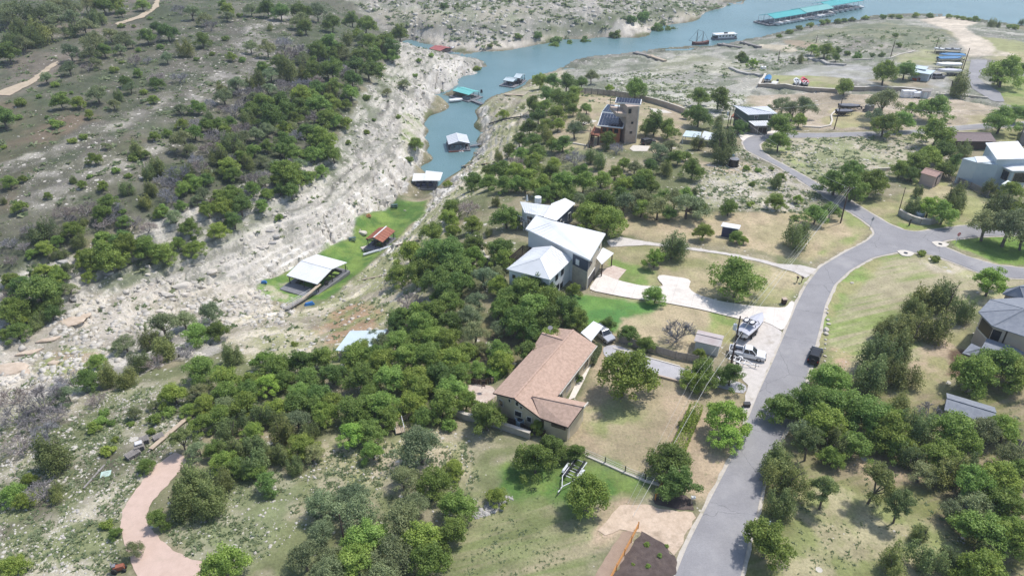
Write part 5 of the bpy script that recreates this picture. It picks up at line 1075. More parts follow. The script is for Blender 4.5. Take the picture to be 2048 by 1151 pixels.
open_carport('long carport with pale blue metal roof behind the black water tank trees',[(1365,272),(1400,275.5),(1403,264),(1372,261)],2.5,M['blue_roof'])
open_carport('blue grey carport roof showing between junipers left of the lane bend',[(1400,278),(1440,281),(1436,268),(1408,262)],2.5,M['grey_roof'])
open_carport('mostly hidden blue metal roof under the trees above the shingle house',[(670.5,700.5),(740,702),(775,659),(700,661)],2.6,M['blue_roof'])
# water tanks
k=g0(1466.5,333); t=thing('water_tank','black cylindrical water tank on a pale ring beside the lane','water tank',k)
MB().cyl(k,k+Vector((0,0,2.2)),1.25,1.25,28).build('tank',M['black'],t); MB().cyl(k+Vector((0,0,2.2)),k+Vector((0,0,2.4)),1.25,.4,28).build('lid',M['deckgrey'],t); m=MB()
for i in range(28):
    a=i*6.283/28; b=(i+1)*6.283/28; m.beam((k.x+1.75*math.cos(a),k.y+1.75*math.sin(a),k.z+.1),(k.x+1.75*math.cos(b),k.y+1.75*math.sin(b),k.z+.1),.3,.3)
m.build('kerb_ring',M['block_pale'],t)
k=g0(1457,329); tag(MB().cyl(k,k+Vector((0,0,1.3)),.35,.35,12).cyl(k+Vector((0,0,1.3)),k+Vector((0,0,1.5)),.5,.1,12).build('pressure_vessel',M['gel'],None,k),'small white pressure vessel left of the black water tank','tank')
k=g0(1465,318); tag(MB().cyl(k,k+Vector((0,0,1.2)),.4,.4,12).cyl(k+Vector((0,0,1.2)),k+Vector((0,0,1.4)),.4,.2,12).build('plastic_barrel',M['blue'],None,k),'bright blue barrel standing behind the black water tank','barrel')
k=g0(1836,438); t=thing('water_tank','galvanised round water tank behind the curved stone wall at the junction','water tank',k)
MB().cyl(k-Vector((0,0,.3)),k+Vector((0,0,1.7)),1.1,1.1,24).build('tank',mat('tank_grey',(.36,.42,.47),.5,.1,1),t); MB().cyl(k+Vector((0,0,1.7)),k+Vector((0,0,2.1)),1.15,.3,24).build('lid',M['grey_roof'],t)
wall_line('stone_wall','curved rubble stone wall round the galvanised tank at the road junction',[(1797,429),(1810,437),(1824,443),(1840,448),(1858,449),(1874,444),(1884,438)],1.3,.5,M['rockgrey'],cap=M['rocklight'])
k=g0(1818,451); tag(MB().box((k.x,k.y,k.z+.75),(.25,.25,1.5)).box((k.x,k.y,k.z+1.55),(.32,.32,.1)).build('bollard',M['dark'],None,k),'dark square post in the grass in front of the curved stone wall','post')
for a,b,l in ((1811,507,'lower'),(1880,489,'upper')):
    k=g0(a,b); t=thing('drain_inlet','pale concrete drain apron on the %s kerb of the junction'%('grass side' if l=='lower' else 'green lawn'),'drain',k); n=14
    MB().hexa([(k.x+1.6*math.cos(i*6.283/n)*(1+.2*math.cos(i*1.3)),k.y+1.3*math.sin(i*6.283/n),k.z-.1) for i in range(n)],[(k.x+1.6*math.cos(i*6.283/n)*(1+.2*math.cos(i*1.3)),k.y+1.3*math.sin(i*6.283/n),k.z+.16) for i in range(n)]).build('apron',M['block_pale'],t)
    MB().cyl((k.x,k.y,k.z+.12),(k.x,k.y,k.z+.2),.4,.4,14).build('grate',M['black'],t)
# signs
def sign(name,label,px,py,h,face,shape,size,rot=0,back=None):
    k=g0(px,py); t=thing(name,label,'sign',k); MB().cyl(k,k+Vector((0,0,h)),.05,.05,6).build('post',M['steel'],t); n={'oct':8,'diamond':4,'sq':4}[shape]; ph={'oct':math.pi/8,'diamond':0,'sq':math.pi/4}[shape]
    ca,sa=math.cos(rot),math.sin(rot); c=k+Vector((0,0,h-size*.4)); f=lambda y,s:[(c.x+s*size*math.cos(i*6.283/n+ph)*ca+y*sa, c.y+s*size*math.cos(i*6.283/n+ph)*sa-y*ca, c.z+s*size*math.sin(i*6.283/n+ph)) for i in range(n)]
    MB().hexa(f(.06,1),f(.09,1)).build('panel',face,t); return t,c
t,c=sign('stop_sign','red octagonal stop sign beside the bright green lawn',1911,487,2.4,mat('sign_red',(.5,.03,.03),.4),'oct',.42,.2)
MB().box((c.x+.02,c.y-.12,c.z),(.58,.02,.15),.2).build('lettering',M['gel'],t)
sign('road_sign','grey backed diamond road sign at the point of the junction island',1739,459,2.8,M['signgreen'],'diamond',.55,.5)
k=g0(1528,1075); t=thing('road_sign','white square sign with faint lettering standing in a roadside bush','sign',k); MB().cyl(k,k+Vector((0,0,2.9)),.05,.05,6).build('post',M['steel'],t); c=k+Vector((0,0,2.7)); MB().box((c.x,c.y,c.z),(.62,.04,.62),.15).build('panel',mat('pale_sign',(.55,.68,.72),.5),t); m=MB()
for r_ in range(3): m.box((c.x,c.y-.03,c.z+.17-.17*r_),(.42-.08*r_,.01,.06),.15)
m.build('lettering',M['dark'],t)
# ---------------------------------------------------------------- vehicles and trailers by the road
a=P(1468,702); b=P(1524,713); pickup('white crew cab pickup truck with loaded open bed on the gravel parking',M['white_paint'],P(1494,712,.08),yaw(a,b))
a=P(1622,732); b=P(1636,694); suv('small boxy black four wheel drive parked on the right roadside verge',M['black'],P(1628.5,716,.08),yaw(a,b))
a=P(1480,676); b=P(1518,640); yb=yaw(a,b); q=P(1501,663,.08)
trailer('black tandem trailer under the white wakeboard boat on gravel parking',8.0,q,yb,W=1.1,m=M['dark'])
boat('white wakeboard boat with black tower and grey cover by the driveway entrance',7.6,2.5,q,yb,M['gel'],deck=M['gel'],cover=mat('silver_cover',(.50,.50,.54),.6,.05),z0=.72,tower=True)
a=P(1455,712); b=P(1512,730); trailer('small pale utility trailer parked in front of the white pickup',4.6,P(1484,727,.08),yaw(a,b),W=.8,tandem=False,bunks=False,m=M['gel'],name='utility_trailer')
a=P(1158,934); b=P(1119,988); trailer('empty galvanised tandem boat trailer on the green grass, tongue toward the camera',6.4,P(1141,955,.05),yaw(a,b),W=1.15)
k=g0(1567,607); t=thing('wheelie_bin','dark brown wheelie bin standing at the end of the white driveway','bin',k); MB().box((k.x,k.y,k.z+.55),(.7,.7,1.0),.1,1.12).build('bin_body',M['dbrown'],t); MB().box((k.x,k.y,k.z+1.12),(.85,.85,.1),.1).build('lid',M['tan_block'],t); MB().cyl((k.x-.3,k.y+.4,k.z+.15),(k.x+.3,k.y+.4,k.z+.15),.14,.14,10).build('wheel',M['tyre'],t)
k=g0(1598,565); t=thing('mailbox','pair of brown mailboxes on posts near the pale gravel drive entrance','mailbox',k)
for s in (-.45,.45): MB().beam((k.x+s,k.y,k.z),(k.x+s,k.y,k.z+1.1),.12).build('post',M['wood_pole'],t); MB().box((k.x+s,k.y,k.z+1.2),(.3,.55,.3)).build('box',M['dbrown'],t)
k=g0(1493,812); tag(MB().box((k.x,k.y,k.z+.3),(.9,.6,.6)).box((k.x,k.y,k.z+.62),(1.0,.7,.08)).build('utility_box',M['dark'],None,k),'low dark utility box on the gravel by the road under the trees','utility box')
k=g0(1382,1006); t=thing('mailbox','pale wooden mailbox post on the mulch bed corner by the road','mailbox',k); MB().beam(k,k+Vector((0,0,1.1)),.18).build('post',M['wood_tan'],t); MB().box((k.x+.15,k.y,k.z+1.15),(.55,.3,.32)).build('box',M['gel'],t)
# red farm implement, lower left
k=g0(238,1140); t=thing('garden_tractor','small rusty red garden tractor with grey seat in the scrub at bottom left','tractor',k)
MB().box((k.x+.1,k.y,k.z+.6),(1.3,.6,.5),.35,.85).build('body',M['rust_roof'],t); MB().box((k.x-.35,k.y-.1,k.z+1.0),(.4,.45,.12),.35).box((k.x-.55,k.y-.16,k.z+1.2),(.1,.45,.35),.35).build('seat',M['deckgrey'],t)
for dx,dy,r in ((-.45,.4,.38),(-.25,-.5,.38),(.6,.35,.25),(.75,-.2,.25)): MB().cyl((k.x+dx,k.y+dy-.1,k.z+r),(k.x+dx,k.y+dy+.1,k.z+r),r,r,12).build('wheel',M['tyre'],t)
# ---------------------------------------------------------------- lower-left yard clutter
def lat(px,py,L,W,n,rz,label):
    k=g0(px,py); t=thing('pallet_stack',label,'pallet stack',k,'grey pallet stacks beside the timber ramp')
    for j in range(n):
        m=MB(); z=k.z+.12+j*.17
        for i in range(6): o=(i-2.5)/6*W; m.box((k.x-o*math.sin(rz),k.y+o*math.cos(rz),z+.06),(L,W/9,.03),rz)
        for i in (-1,0,1): o=i*L*.44; m.box((k.x+o*math.cos(rz),k.y+o*math.sin(rz),z-.01),(.1,W,.1),rz)
        m.build('pallet',M['wood_grey'],t)
lat(267,912,1.9,1.3,4,.9,'grey pallet stack nearest the path bend, lowest of the four'); lat(281,900,1.3,1.2,6,.5,'tall grey pallet stack second from the path bend'); lat(290,885,1.3,1.2,5,.5,'grey pallet stack third from the path bend'); lat(318,876,1.5,1.2,3,.7,'low grey pallet pile touching the long timber ramp')
k=P(281,896,0); kk=g0(281,898); tag(MB().box((kk.x,kk.y,kk.z+1.32),(1.0,.8,.12),.5,.9).build('plywood_sheet',mat('pale_board',(.62,.6,.58),.7),None,kk),'pale board lying on top of the tall grey pallet stack','board')
def log(label,pa,pb,r,m,name='timber_beam',cat='timber',h=.15,group=None,sq=True):
    a=g0(*pa)+Vector((0,0,h)); b=g0(*pb)+Vector((0,0,h)); o=(MB().beam(a,b,r*2,r) if sq else MB().cyl(a,b,r,r*.8,8)).build(name,m,None,a); tag(o,label,cat,group)
gangway('long weathered timber ramp lying on the slope behind the pallet stacks',g0(302,900)+Vector((0,0,.3)),g0(388,828)+Vector((0,0,.4)),.7,M['wood_tan'],False,name='timber_ramp',cat='ramp')
log('thin weathered plank lying beside the long timber ramp',(296,905),(303,898),.1,M['wood_grey']); log('long thin grey plank lying alone on the stony grass',(168,977),(210,930),.13,M['wood_grey'])
k=g0(212,948); t=thing('board_sign','pale mint painted board lying on the stones near the long plank','board',k); MB().box((k.x,k.y,k.z+.12),(1.3,1.1,.05),.3).build('panel',M['mint'],t); m=MB()
for i in range(3): m.box((k.x,k.y-.25+.25*i,k.z+.15),(.8,.06,.012),.3)
m.build('faded_marks',M['wood_grey'],t)
gangway('short pale wooden steps beside the brown timber fence in the middle trees',g0(801,868)+Vector((0,0,.3)),g0(796,851)+Vector((0,0,.9)),1.3,M['wood_tan'],True,name='wooden_steps',cat='steps')
fence('wooden_fence','rough brown timber rail fence under the trees left of the wooden steps',[(728,868),(748,861),(770,856),(788,850)],1.1,M['wood_grey'],'rail'); fence('wooden_fence','rough brown timber rail fence under the trees right of the wooden steps',[(798,848),(815,838),(826,828)],1.1,M['wood_tan'],'rail')
# new cedar rail fences
fence('rail_fence','new orange cedar rail fence along the long mulch bed at bottom',[(1276,1056),(1262,1084),(1248,1110),(1232,1140),(1215,1172)],1.15,M['wood_new'],'rail',gap=3.0)
fence('rail_fence','short new orange cedar rail fence beside the small mulch bed',[(1324,966),(1318,982),(1310,999)],1.15,M['wood_new'],'rail',gap=1.6)
wall_line('kerb','low pale concrete kerb under the wire fence of the dry lawn',[(1168,910),(1210,928),(1250,946),(1290,962),(1320,970)],.22,.3,M['block_pale'],cat='kerb')
fence('wire_fence','low wire fence on posts along the edge of the dry lawn',[(1168,908),(1210,926),(1250,944),(1290,960),(1318,968)],1.1,M['steel'],'wire',gap=2.8,pm=M['dark'])
fence('board_fence','grey horizontal board fence with gate between the lawns',[(1238,684),(1290,700),(1312,706),(1350,717),(1395,726)],1.5,M['wood_grey'],'slat')
wall_line('kerb','low pale kerb along the upper edge of the grey concrete drive',[(1226,696),(1262,706),(1310,719),(1360,733)],.18,.25,M['block_pale'],cat='kerb'); wall_line('kerb','dark low kerb along the lower edge of the grey concrete drive',[(1306,750),(1340,759),(1378,769)],.35,.3,M['tan_block'],cat='kerb')
fence('board_fence','grey weathered board fence behind the solar house',[(1146,187),(1170,188),(1195,190),(1230,194),(1270,200),(1290,203)],2.2,M['wood_grey'],'board')
wall_line('stone_wall','tan block boundary wall right of the solar house tower',[(1290,203),(1310,208),(1330,214),(1350,221),(1368,228)],1.8,.4,M['tanwall'],cap=M['block_pale'])
fence('board_fence','weathered board fence between the pinkish shed and pale stucco house',[(1887,358),(1912,366),(1940,377),(1975,395)],1.6,M['wood_grey'],'board')
fence('board_fence','dark board fence half hidden by trees at the right edge',[(2008,890),(2030,899),(2055,906)],1.9,M['wood_grey'],'board')
wall_line('garden_wall','low grey block wall along the far side of the dry field by the lane',[(1755,342),(1775,341),(1792,338)],.8,.3,M['block_pale'])
# boat yard retaining walls
wall_line('retaining_wall','pale stepped retaining wall along the front of the boat yard',[(1530,154),(1517,175),(1552,176),(1586,179),(1611,182),(1640,184),(1674,186)],1.3,.7,M['tanwall'],cap=M['block_pale'],step=3)
wall_line('retaining_wall','long pale retaining wall from the round tree to the grey metal shed',[(1699,181),(1727,181),(1750,179),(1800,182),(1842,186)],1.3,.6,M['tanwall'],cap=M['block_pale'],step=3)
wall_line('retaining_wall','low pale kerb wall running right from the grey metal shed',[(1872,190),(1900,192),(1940,194),(1975,198)],.5,.5,M['block_pale'],cap=M['block_pale'],step=3)
wall_line('kerb','curving white kerb round the dark covered boats by the lane',[(1708,214),(1690,213),(1672,221),(1662,232),(1664,243),(1660,252),(1640,256),(1605,254)],.4,.5,M['block_pale'],cat='kerb',step=3)
wall_line('stone_wall','dark rubble bank wall left of the blue covered boat',[(1460,137),(1480,146),(1500,150),(1530,152)],.7,1.6,M['rockgrey'],step=3)
wall_line('stone_wall','dark rubble bank below the light green trees above the boat yard',[(1618,118),(1636,124),(1655,130),(1690,132)],.8,1.6,M['rockgrey'],step=3)
wall_line('kerb','pale line of kerb stones at the far side of the boat yard track',[(1690,121),(1740,119),(1780,117),(1830,102)],.4,.5,M['block_pale'],cat='kerb',step=4)
wall_line('garden_wall','white stone wall curving round the garden in front of the white house',[(953,474),(957,484),(962,498),(968,515),(985,524)],.5,.6,M['block_pale'],cap=M['block_pale'])
wall_line('garden_wall','short white stone wall branching off the curved garden wall',[(957,489),(965,490),(973,489)],.45,.5,M['block_pale'])
# boats in the yard
def yb(label,px,py,L,W,hd,hull,deck=None,cover=None,inner=None,z0=.75,tr=True,trl=None,**kw):
    k=g0(px,py); r=hd
    if tr: trailer(trl,L*1.05,k,r,W=W*.45,m=M['dark'],cat='trailer')
    boat(label,L,W,k,r,hull,deck=deck,cover=cover,inner=inner,z0=z0,**kw)
yb('white boat with bright blue cover inside the corner of the pale retaining wall',1535,164,6.5,2.4,1.15,M['gel'],cover=M['blue_tarp'],trl='dark trailer under the blue covered boat at the wall corner')
yb('open white motor boat beside the red boat on the yard grass',1592,171,6.1,2.3,1.35,M['gel'],trl='dark trailer under the open white motor boat',inner=M['frame'])
yb('white motor boat with bright red interior on the yard grass',1607,169.5,6.8,2.4,1.4,M['gel'],deck=M['red_vinyl'],inner=M['red_vinyl'],trl='dark trailer under the red and white motor boat')
k=g0(1549,169); t=thing('flat_trailer','small flat white platform trailer right of the blue covered boat','trailer',k); MB().box((k.x,k.y,k.z+.75),(3.0,2.0,.25),1.0).build('bed',M['gel'],t); MB().box((k.x+1.5,k.y+1.7,k.z+.8),(.6,.7,1.1),1.0).build('tool_box',M['black'],t)
for s in (-1,1): MB().cyl((k.x+s*1.3-.1,k.y-s*.8,k.z+.4),(k.x+s*1.3+.2,k.y-s*.8,k.z+.4),.4,.4,12).build('wheel',M['tyre'],t)
yb('dark grey covered boat inside the curving white kerb, nearer the trees',1697,221,6.5,2.4,-.2,M['black'],cover=M['grey_tarp'],trl='dark trailer under the larger grey covered boat')
yb('smaller dark grey covered boat next to the tall leaning pole',1687,231,5.1,2.0,-.1,M['black'],cover=M['grey_tarp'],trl='dark trailer under the smaller grey covered boat')
yb('blue tarpaulin covered boat, larger and farther of the two by the twin poles',1900,121,10,3.4,3.1,M['gel'],cover=M['blue_tarp'],z0=1.0,trl='dark trailer under the farther blue covered boat')
yb('blue tarpaulin covered boat, nearer of the two by the twin poles',1896,127,9.5,3.2,.05,M['silver'],cover=M['blue_tarp'],z0=.95,trl='dark trailer under the nearer blue covered boat')
yb('slim white boat with closed white deck below the blue covered boats',1894,139,9.5,3.0,3.14,M['gel'],cover=M['gel'],z0=1.0,trl='dark trailer under the slim white boat')
yb('low white boat half behind the dark yard tree',1896,151,8.8,2.6,3.1,M['gel'],cover=mat('silver_cover',(.5,.5,.54)),z0=1.0,trl='dark trailer under the low white boat behind the yard tree')
for a,b,l,L in ((1874,109,'long empty black boat trailer farthest left of the yard row',9),(1899,110,'black boat trailer with clutter in the middle of the far yard row',9)): k=g0(a,b); trailer(l,L,k,3.05,W=1.4,m=M['black'],z0=.9)
yb('white runabout sitting on the long black yard trailer by the thin pole',1876,106.5,4.1,2.0,2.6,M['gel'],z0=1.2,tr=False); yb('grey runabout lying on the middle black yard trailer',1902,107.5,6.1,2.0,3.0,M['silver'],z0=1.2,tr=False)
k=g0(1945,112); 
k=g0(1737,222); t=thing('tipped_trailer','grey box trailer tipped on its side by the oak in the yard','trailer',k); MB().box((k.x,k.y,k.z+1.1),(2.5,1.7,1.8),.5).build('box',M['deckgrey'],t); MB().beam((k.x-1.1,k.y,k.z+2.1),(k.x+1.2,k.y+.7,k.z+2.1),.4,.15).build('top_rail',M['gel'],t)
k=g0(1735,218.5); trailer('rusty long flat trailer frame lying between the covered boats and oaks',7.5,g0(1735,220),-.15,W=1.3,m=M['dbrown'],bunks=False,name='flat_trailer')
for i,(a,b) in enumerate(((1809,193.5),(1822,194))): k=g0(a,b); tag(MB().box((k.x,k.y,k.z+1.1),(2.6,1.9,2.2),.05,.96).box((k.x,k.y-1.1,k.z+.6),(2.0,.4,1.1),.05).build('storage_tank',M['gel'],None,k),'%s tall white box container below the long pale retaining wall'%('left' if i==0 else 'middle'),'container',)
k=g0(1836,195); t=thing('parked_van','small white van parked left of the grey metal shed','van'); MB().profile([(-2.2,.5),(-2.2,1.9),(.8,1.9),(1.6,1.2),(2.2,1.0),(2.2,.5)],[(-1.0,.94),(-.85,1),(.85,1),(1.0,.94)]).build('body',M['white_paint'],t); wheels(t,(-1.4,1.4),.85,.36); MB().box((1.3,0,1.45),(.3,1.4,.4)).build('windscreen',M['glass'],t)
t.location=k
# tractor in front of the workshop
k=g0(1843,160); t=thing('tractor','orange tractor with dark cab standing in front of the blue roofed workshop','tractor'); MB().box((1.2,0,1.3),(2.6,1.2,1.1),0,.9).build('bonnet',M['orange'],t); MB().box((-1.0,0,1.1),(1.8,1.3,.9)).build('chassis',M['orange'],t); MB().box((-1.0,0,2.4),(1.8,1.6,1.8),0,.85).build('cab',M['glass'],t); MB().box((-1.0,0,3.35),(2.0,1.8,.15)).build('cab_roof',M['navy'],t)
wheels(t,(-1.3,),1.2,1.0,.6,M['orange']); wheels(t,(1.8,),1.0,.6,.4,M['orange']); l_=MB()
for s in (-1,1): l_.beam((.2,s*.8,2.0),(3.6,s*.8,.8),.2)
l_.box((4.0,0,.6),(.8,2.6,.9)); l_.build('loader',M['orange'],t); t.location=k; t.rotation_euler=(0,0,3.3); t.scale=(.75,.75,.75)
k=g0(1856,153); tag(MB().box((k.x,k.y,k.z+1.1),(1.4,1.6,2.1),.2).box((k.x,k.y,k.z+2.3),(.8,.9,.35),.2).build('fuel_tank',M['orange'],None,k),'orange upright tank between the tractor and the workshop door','tank')
k=g0(1876,157); t=suv('grey pickup shaped vehicle parked right of the blue roofed workshop',M['deckgrey'],k,.2,False); t.scale=(1.05,1.05,1.05); t['category']='car'
k=g0(1529,137.5)
for i,dx in enumerate((0,1.6)): k=g0(1523+i*6,139); tag(MB().cyl(k,k+Vector((0,0,1.1)),.6,.6,12).cyl(k+Vector((0,0,1.1)),k+Vector((0,0,1.35)),.6,.2,12).build('gas_tank',M['gel'],None,k),'%s of two round white tanks above the blue covered boat'%('left' if i==0 else 'right'),'tank')
# ---------------------------------------------------------------- utility poles and cables
p10,t10=pole(1462,729,9.6,'utility_pole','brown utility pole with white transformer standing between shed and white pickup','utility pole',r=.17,transformer=True,lean=(-.1,-.1))
p8,t8=pole(1681,446,8.9,'utility_pole','dark utility pole with crossarm at the left kerb above the junction','utility pole',r=.17,arms=1,lean=(-.2,0),transformer=False)
pole(1796,429,6.7,'utility_pole','thin dark pole at the left end of the curved stone wall','utility pole',r=.11,lean=(-.2,0))
p6,t6=pole(1668,259,9.6,'utility_pole','tall dark pole leaning over the white kerb beside the lane','utility pole',r=.17,lean=(.3,0))
p7,t7=pole(1455,254,6.2,'utility_pole','pole with white transformer behind the junipers left of the green house','utility pole',r=.14,transformer=True)
p1,t1=pole(1921,153,10.3,'utility_pole','tallest dark pole of the pair behind the yard oak','utility pole',r=.2)
pole(1918,151,6.4,'utility_pole','shorter pale pole of the pair behind the yard oak','utility pole',r=.16)
pole(1869,105,6.2,'utility_pole','thin pole with small lamp beside the far yard trailers','utility pole',r=.14,lamp=True)
pole(1781,115,7.2,'utility_pole','dark pole with small lamp left of the blue roofed workshop','utility pole',r=.17,lamp=True)
pole(1783,133,2.8,'utility_pole','short thin post above the round yard tree','utility pole',r=.16)
pole(1632,86,3.6,'utility_pole','dark pole rising behind the light green shoreline tree','utility pole',r=.16)
pole(1556,122,4.8,'utility_pole','thin grey pole on the open shore above the gravel','utility pole',r=.18)
pole(1238,384,3.0,'utility_pole','short pole with white transformer among the trees above the white house drive','utility pole',r=.14,transformer=True)
pole(691,1096,6.0,'utility_pole','pole rising through the pale trees at bottom centre','utility pole',r=.13)
anchor=g0(1266,1034)+Vector((0,0,.25))
wires('service_cable','thick pale cable sweeping down across the road lots to the dirt pad',[t8+Vector((0,0,-.4)),P(1523,607,7.6),P(1414,768,5.2),anchor],.024,sag=.0)
wires('service_cable','thin cable running parallel left of the thick pale cable',[t8+Vector((-.8,0,-.5)),P(1500,607,7.3),P(1376,768,4.8),g0(1255,1010)+Vector((0,0,.3))],.011,sag=.0)
wires('service_cable','thin cable between the thick pale cable and its left neighbour',[t8+Vector((-.4,0,-.5)),P(1510,607,7.3),P(1392,768,4.8),g0(1262,1018)+Vector((0,0,.3))],.011,sag=.0)
wires('service_cable','cable from the transformer pole across to the junction pole',[t10+Vector((0,0,-.3)),t8+Vector((.6,0,-.5))],.016,sag=.8)
wires('service_cable','cable from the junction pole to the leaning lane pole',[t8+Vector((0,0,-.3)),P(1590,310,7.5),t7+Vector((0,0,-.3))],.02,sag=.8)
wires('service_cable','cable from the leaning lane pole toward the right edge',[t6+Vector((0,0,-.3)),P(1870,223,4.5),P(2060,212,5)],.03,sag=.5)
wires('service_cable','cable between the leaning lane pole and green house transformer pole',[t6+Vector((0,0,-.6)),t7+Vector((0,0,-.5))],.03,sag=1.0)
# ---------------------------------------------------------------- docks
dd=boathouse('large white roofed boat dock stranded on green grass in the dry creek',(572.6,550),(634.6,568),(688.5,523),-14.1,-16.9,M['white_roof'],axis='AB',rise=1.1,grow=.3,front=2.6,seam=10)
a=P(626,585,-16.0); b=g0(572,622)+Vector((0,0,.5)); gangway('long pale gangway leading from the stranded white dock up the slope',a,b,1.1,M['wood_grey'])
a=g0(577,617)+Vector((0,0,.4)); b=P(640,568,-14.6); gangway('second narrow gangway beside the stranded white dock',a+Vector((1.2,.8,0)),b,.7,M['wood_tan'],False)
k=g0(619,610); tag(MB().box((k.x,k.y,k.z+.35),(2.2,.9,.5),.5,.7).box((k.x,k.y,k.z+.65),(1.6,.5,.2),.5).build('covered_boat',M['blue'],None,k),'small blue covered dinghy lying beside the pale gangway','dinghy')
k=g0(528,566); tag(MB().box((k.x,k.y,k.z+.3),(1.4,.7,.45),.2,.7).box((k.x,k.y,k.z+.55),(.9,.4,.15),.2).build('kayak',M['blue'],None,k),'blue plastic tub at the left end of the green creek grass','tub')
rd=boathouse('rust red roofed boat shed with white ridge beside the green creek grass',(731,477.4),(764.8,484),(787.8,461),-15.3,-17.9,M['rust_roof'],axis='BC',rise=.9,ridge=M['gel'],grow=.1,front=1.2,seam=6)
a=g0(727,512)+Vector((0,0,.4)); b=g0(782,496)+Vector((0,0,.5)); c=g0(840,482)+Vector((0,0,.5)); t=thing('pipe_walkway','blue grey pipe and pale plank walkway climbing right from the red shed','walkway',a); MB().cyl(a,b,.35,.35,10).build('pipe',M['grey_roof'],t); MB().beam(b,c,.6,.3).build('walkway',M['wood_tan'],t)
log('line of pale stepping planks climbing the slope below the pipe walkway',(716,562),(762,553),.28,M['wood_tan'],name='plank_path',cat='planks'); log('upper pale plank run continuing to the oak edge',(762,553),(808,544),.28,M['wood_tan'],name='plank_path',cat='planks')
k=g0(735,497); t=thing('stone_landing','pale stone landing slab in front of the red roofed shed','slab',k); MB().box((k.x,k.y,k.z+.2),(3.2,2.4,.4),.6,.93).build('slab',M['rocklight'],t)
for a,b,l,s in ((789,413,'dark green picnic table on the far green creek grass',1.2),(705,480,'dark flat panel lying in the bright green creek grass',1)):
    k=g0(a,b); t=thing('picnic_table',l,'table',k); MB().box((k.x,k.y,k.z+.7),(1.9,.9,.08),.3).build('tabletop',mat('green_table',(.05,.10,.09),.6),t)
    for sy in (-1,1): MB().box((k.x-sy*.8*math.sin(.3),k.y+sy*.8*math.cos(.3),k.z+.42),(1.9,.3,.06),.3).build('bench',mat('green_table',(.05,.1,.09)),t)
    for sx in (-.7,.7): MB().box((k.x+sx,k.y,k.z+.35),(.08,1.4,.7),.3,.6).build('leg',M['dark'],t)
k=g0(737,433); tag(MB().box((k.x,k.y,k.z+.35),(1.5,1.1,.5),.3,.6).box((k.x+.2,k.y,k.z+.7),(.7,.6,.3),.5,.5).build('canvas_heap',mat('tan_canvas',(.42,.20,.08),.8),None,k),'small orange brown canvas heap on the green creek grass','heap')
def flatdock():
    ez,bz=-17.3,-20; t=thing('boat_dock','dock with two stepped white flat roofs at the near end of the water','dock',P(855,372,bz))
    for k,(pts) in enumerate(([(824,361.5),(849,360.5),(851,346.5),(827.5,346.5)],[(848,360.5),(880,361),(885.5,344.5),(851.7,341)])): MB().slab([P(a,b,ez+k*.35) for a,b in pts],.2).build('roof',M['white_roof'],t)
    A,B,C,D=rect_from(P(826,381,bz),P(872,381,bz),P(876,364,bz)); m=MB(); m.slab([A+Vector((0,0,.6)),B+Vector((0,0,.6)),C+Vector((0,0,.6)),D+Vector((0,0,.6))],.9); m.build('deck',M['deckgrey'],t)
    for u in (0.02,.33,.66,.98):
        for v in (.03,.5,.97): q=A.lerp(B,u).lerp(D.lerp(C,u),v); MB().beam((q.x,q.y,bz+.5),(q.x,q.y,ez),.16).build('post',M['dark'],t)
    m=MB()
    for z in (1.0,1.4,2.2): m.beam(A+Vector((0,0,z)),B+Vector((0,0,z)),.07,.12); m.beam(A+Vector((0,0,z)),D+Vector((0,0,z)),.07,.12)
    m.build('railing',M['dark'],t); m=MB()
    for u in (.2,.45,.75): q=A.lerp(B,u).lerp(D.lerp(C,u),.5); m.box((q.x,q.y,bz+1.2),(1.3,3.4,.8),0,.8)
    m.build('boat_lift',mat('dark_blue_cover',(.05,.06,.12),.7),t)
flatdock()
boathouse('grey white gable roofed boat dock with orange fender boards in mid creek',(897,289),(939.6,286.3),(933.2,269.6),-17.4,WZ,M['grey_roof'],axis='BC',rise=1.0,grow=.1,front=.8,stripe=mat('orange_boards',(.35,.10,.05),.8))
a=P(940,292,WZ+.4); b=P(962,288,WZ+.9); gangway('grey gangway joining the mid creek dock to the right bank',a,b,1.4,M['deckgrey'])
for i,dx in enumerate((0,5)): boat('%s of two small white jet skis at the mid creek dock front'%('left' if i==0 else 'right'),3.2,1.1,P(922+dx,303.5,WZ-.5),1.2,M['gel'],z0=.1,cover=M['gel'],motor=False,shield=False,name='jet_ski',cat='jet ski')
boathouse('turquoise roofed boat dock beside the white cliff',(905,181),(938,190),(956,182),-17.3,WZ,M['turq_roof'],axis='AB',rise=.7,grow=1.0,front=1.4)
a=P(944,200,WZ+.5); b=P(966,208,WZ+.7); gangway('dark gangway joining the turquoise dock to the right bank',a,b,1.6,M['deckgrey'])
boat('small white pontoon tied to the front of the turquoise dock',5.5,2.2,P(912,203.5,WZ),.25,M['gel'],cover=M['gel'],z0=.0,motor=False)
boathouse('pale blue roofed dock in the far bend, its lower front roof part',(1006,160.5),(1026,163.5),(1038,157),-17.6,WZ,M['blue_roof'],axis='AB',rise=.6,grow=1.2,front=1.4)
boathouse('pale blue roofed dock in the far bend, its higher rear roof part',(1027,155),(1040,156.5),(1050,148.5),-17.0,WZ,M['blue_roof'],axis='AB',rise=.9,grow=.4,front=.4)
boathouse('faded red roofed boathouse in the narrow inlet behind the cliff',(858,97),(880,102),(893,93.5),-17.8,WZ,M['red_roof'],axis='AB',rise=.7,grow=.5,front=.6,walls=mat('boathouse_wall',(.20,.15,.12),.8))
boat('small grey boat moored right of the red roofed boathouse',5.5,2.1,P(899,99,WZ),.3,M['silver'],z0=.1)
k=P(963,185,WZ); tag(MB().cyl(k-Vector((0,0,.5)),k+Vector((0,0,1.2)),.6,.4,10).build('buoy',M['dark'],None,k),'dark buoy floating right of the turquoise dock','buoy')
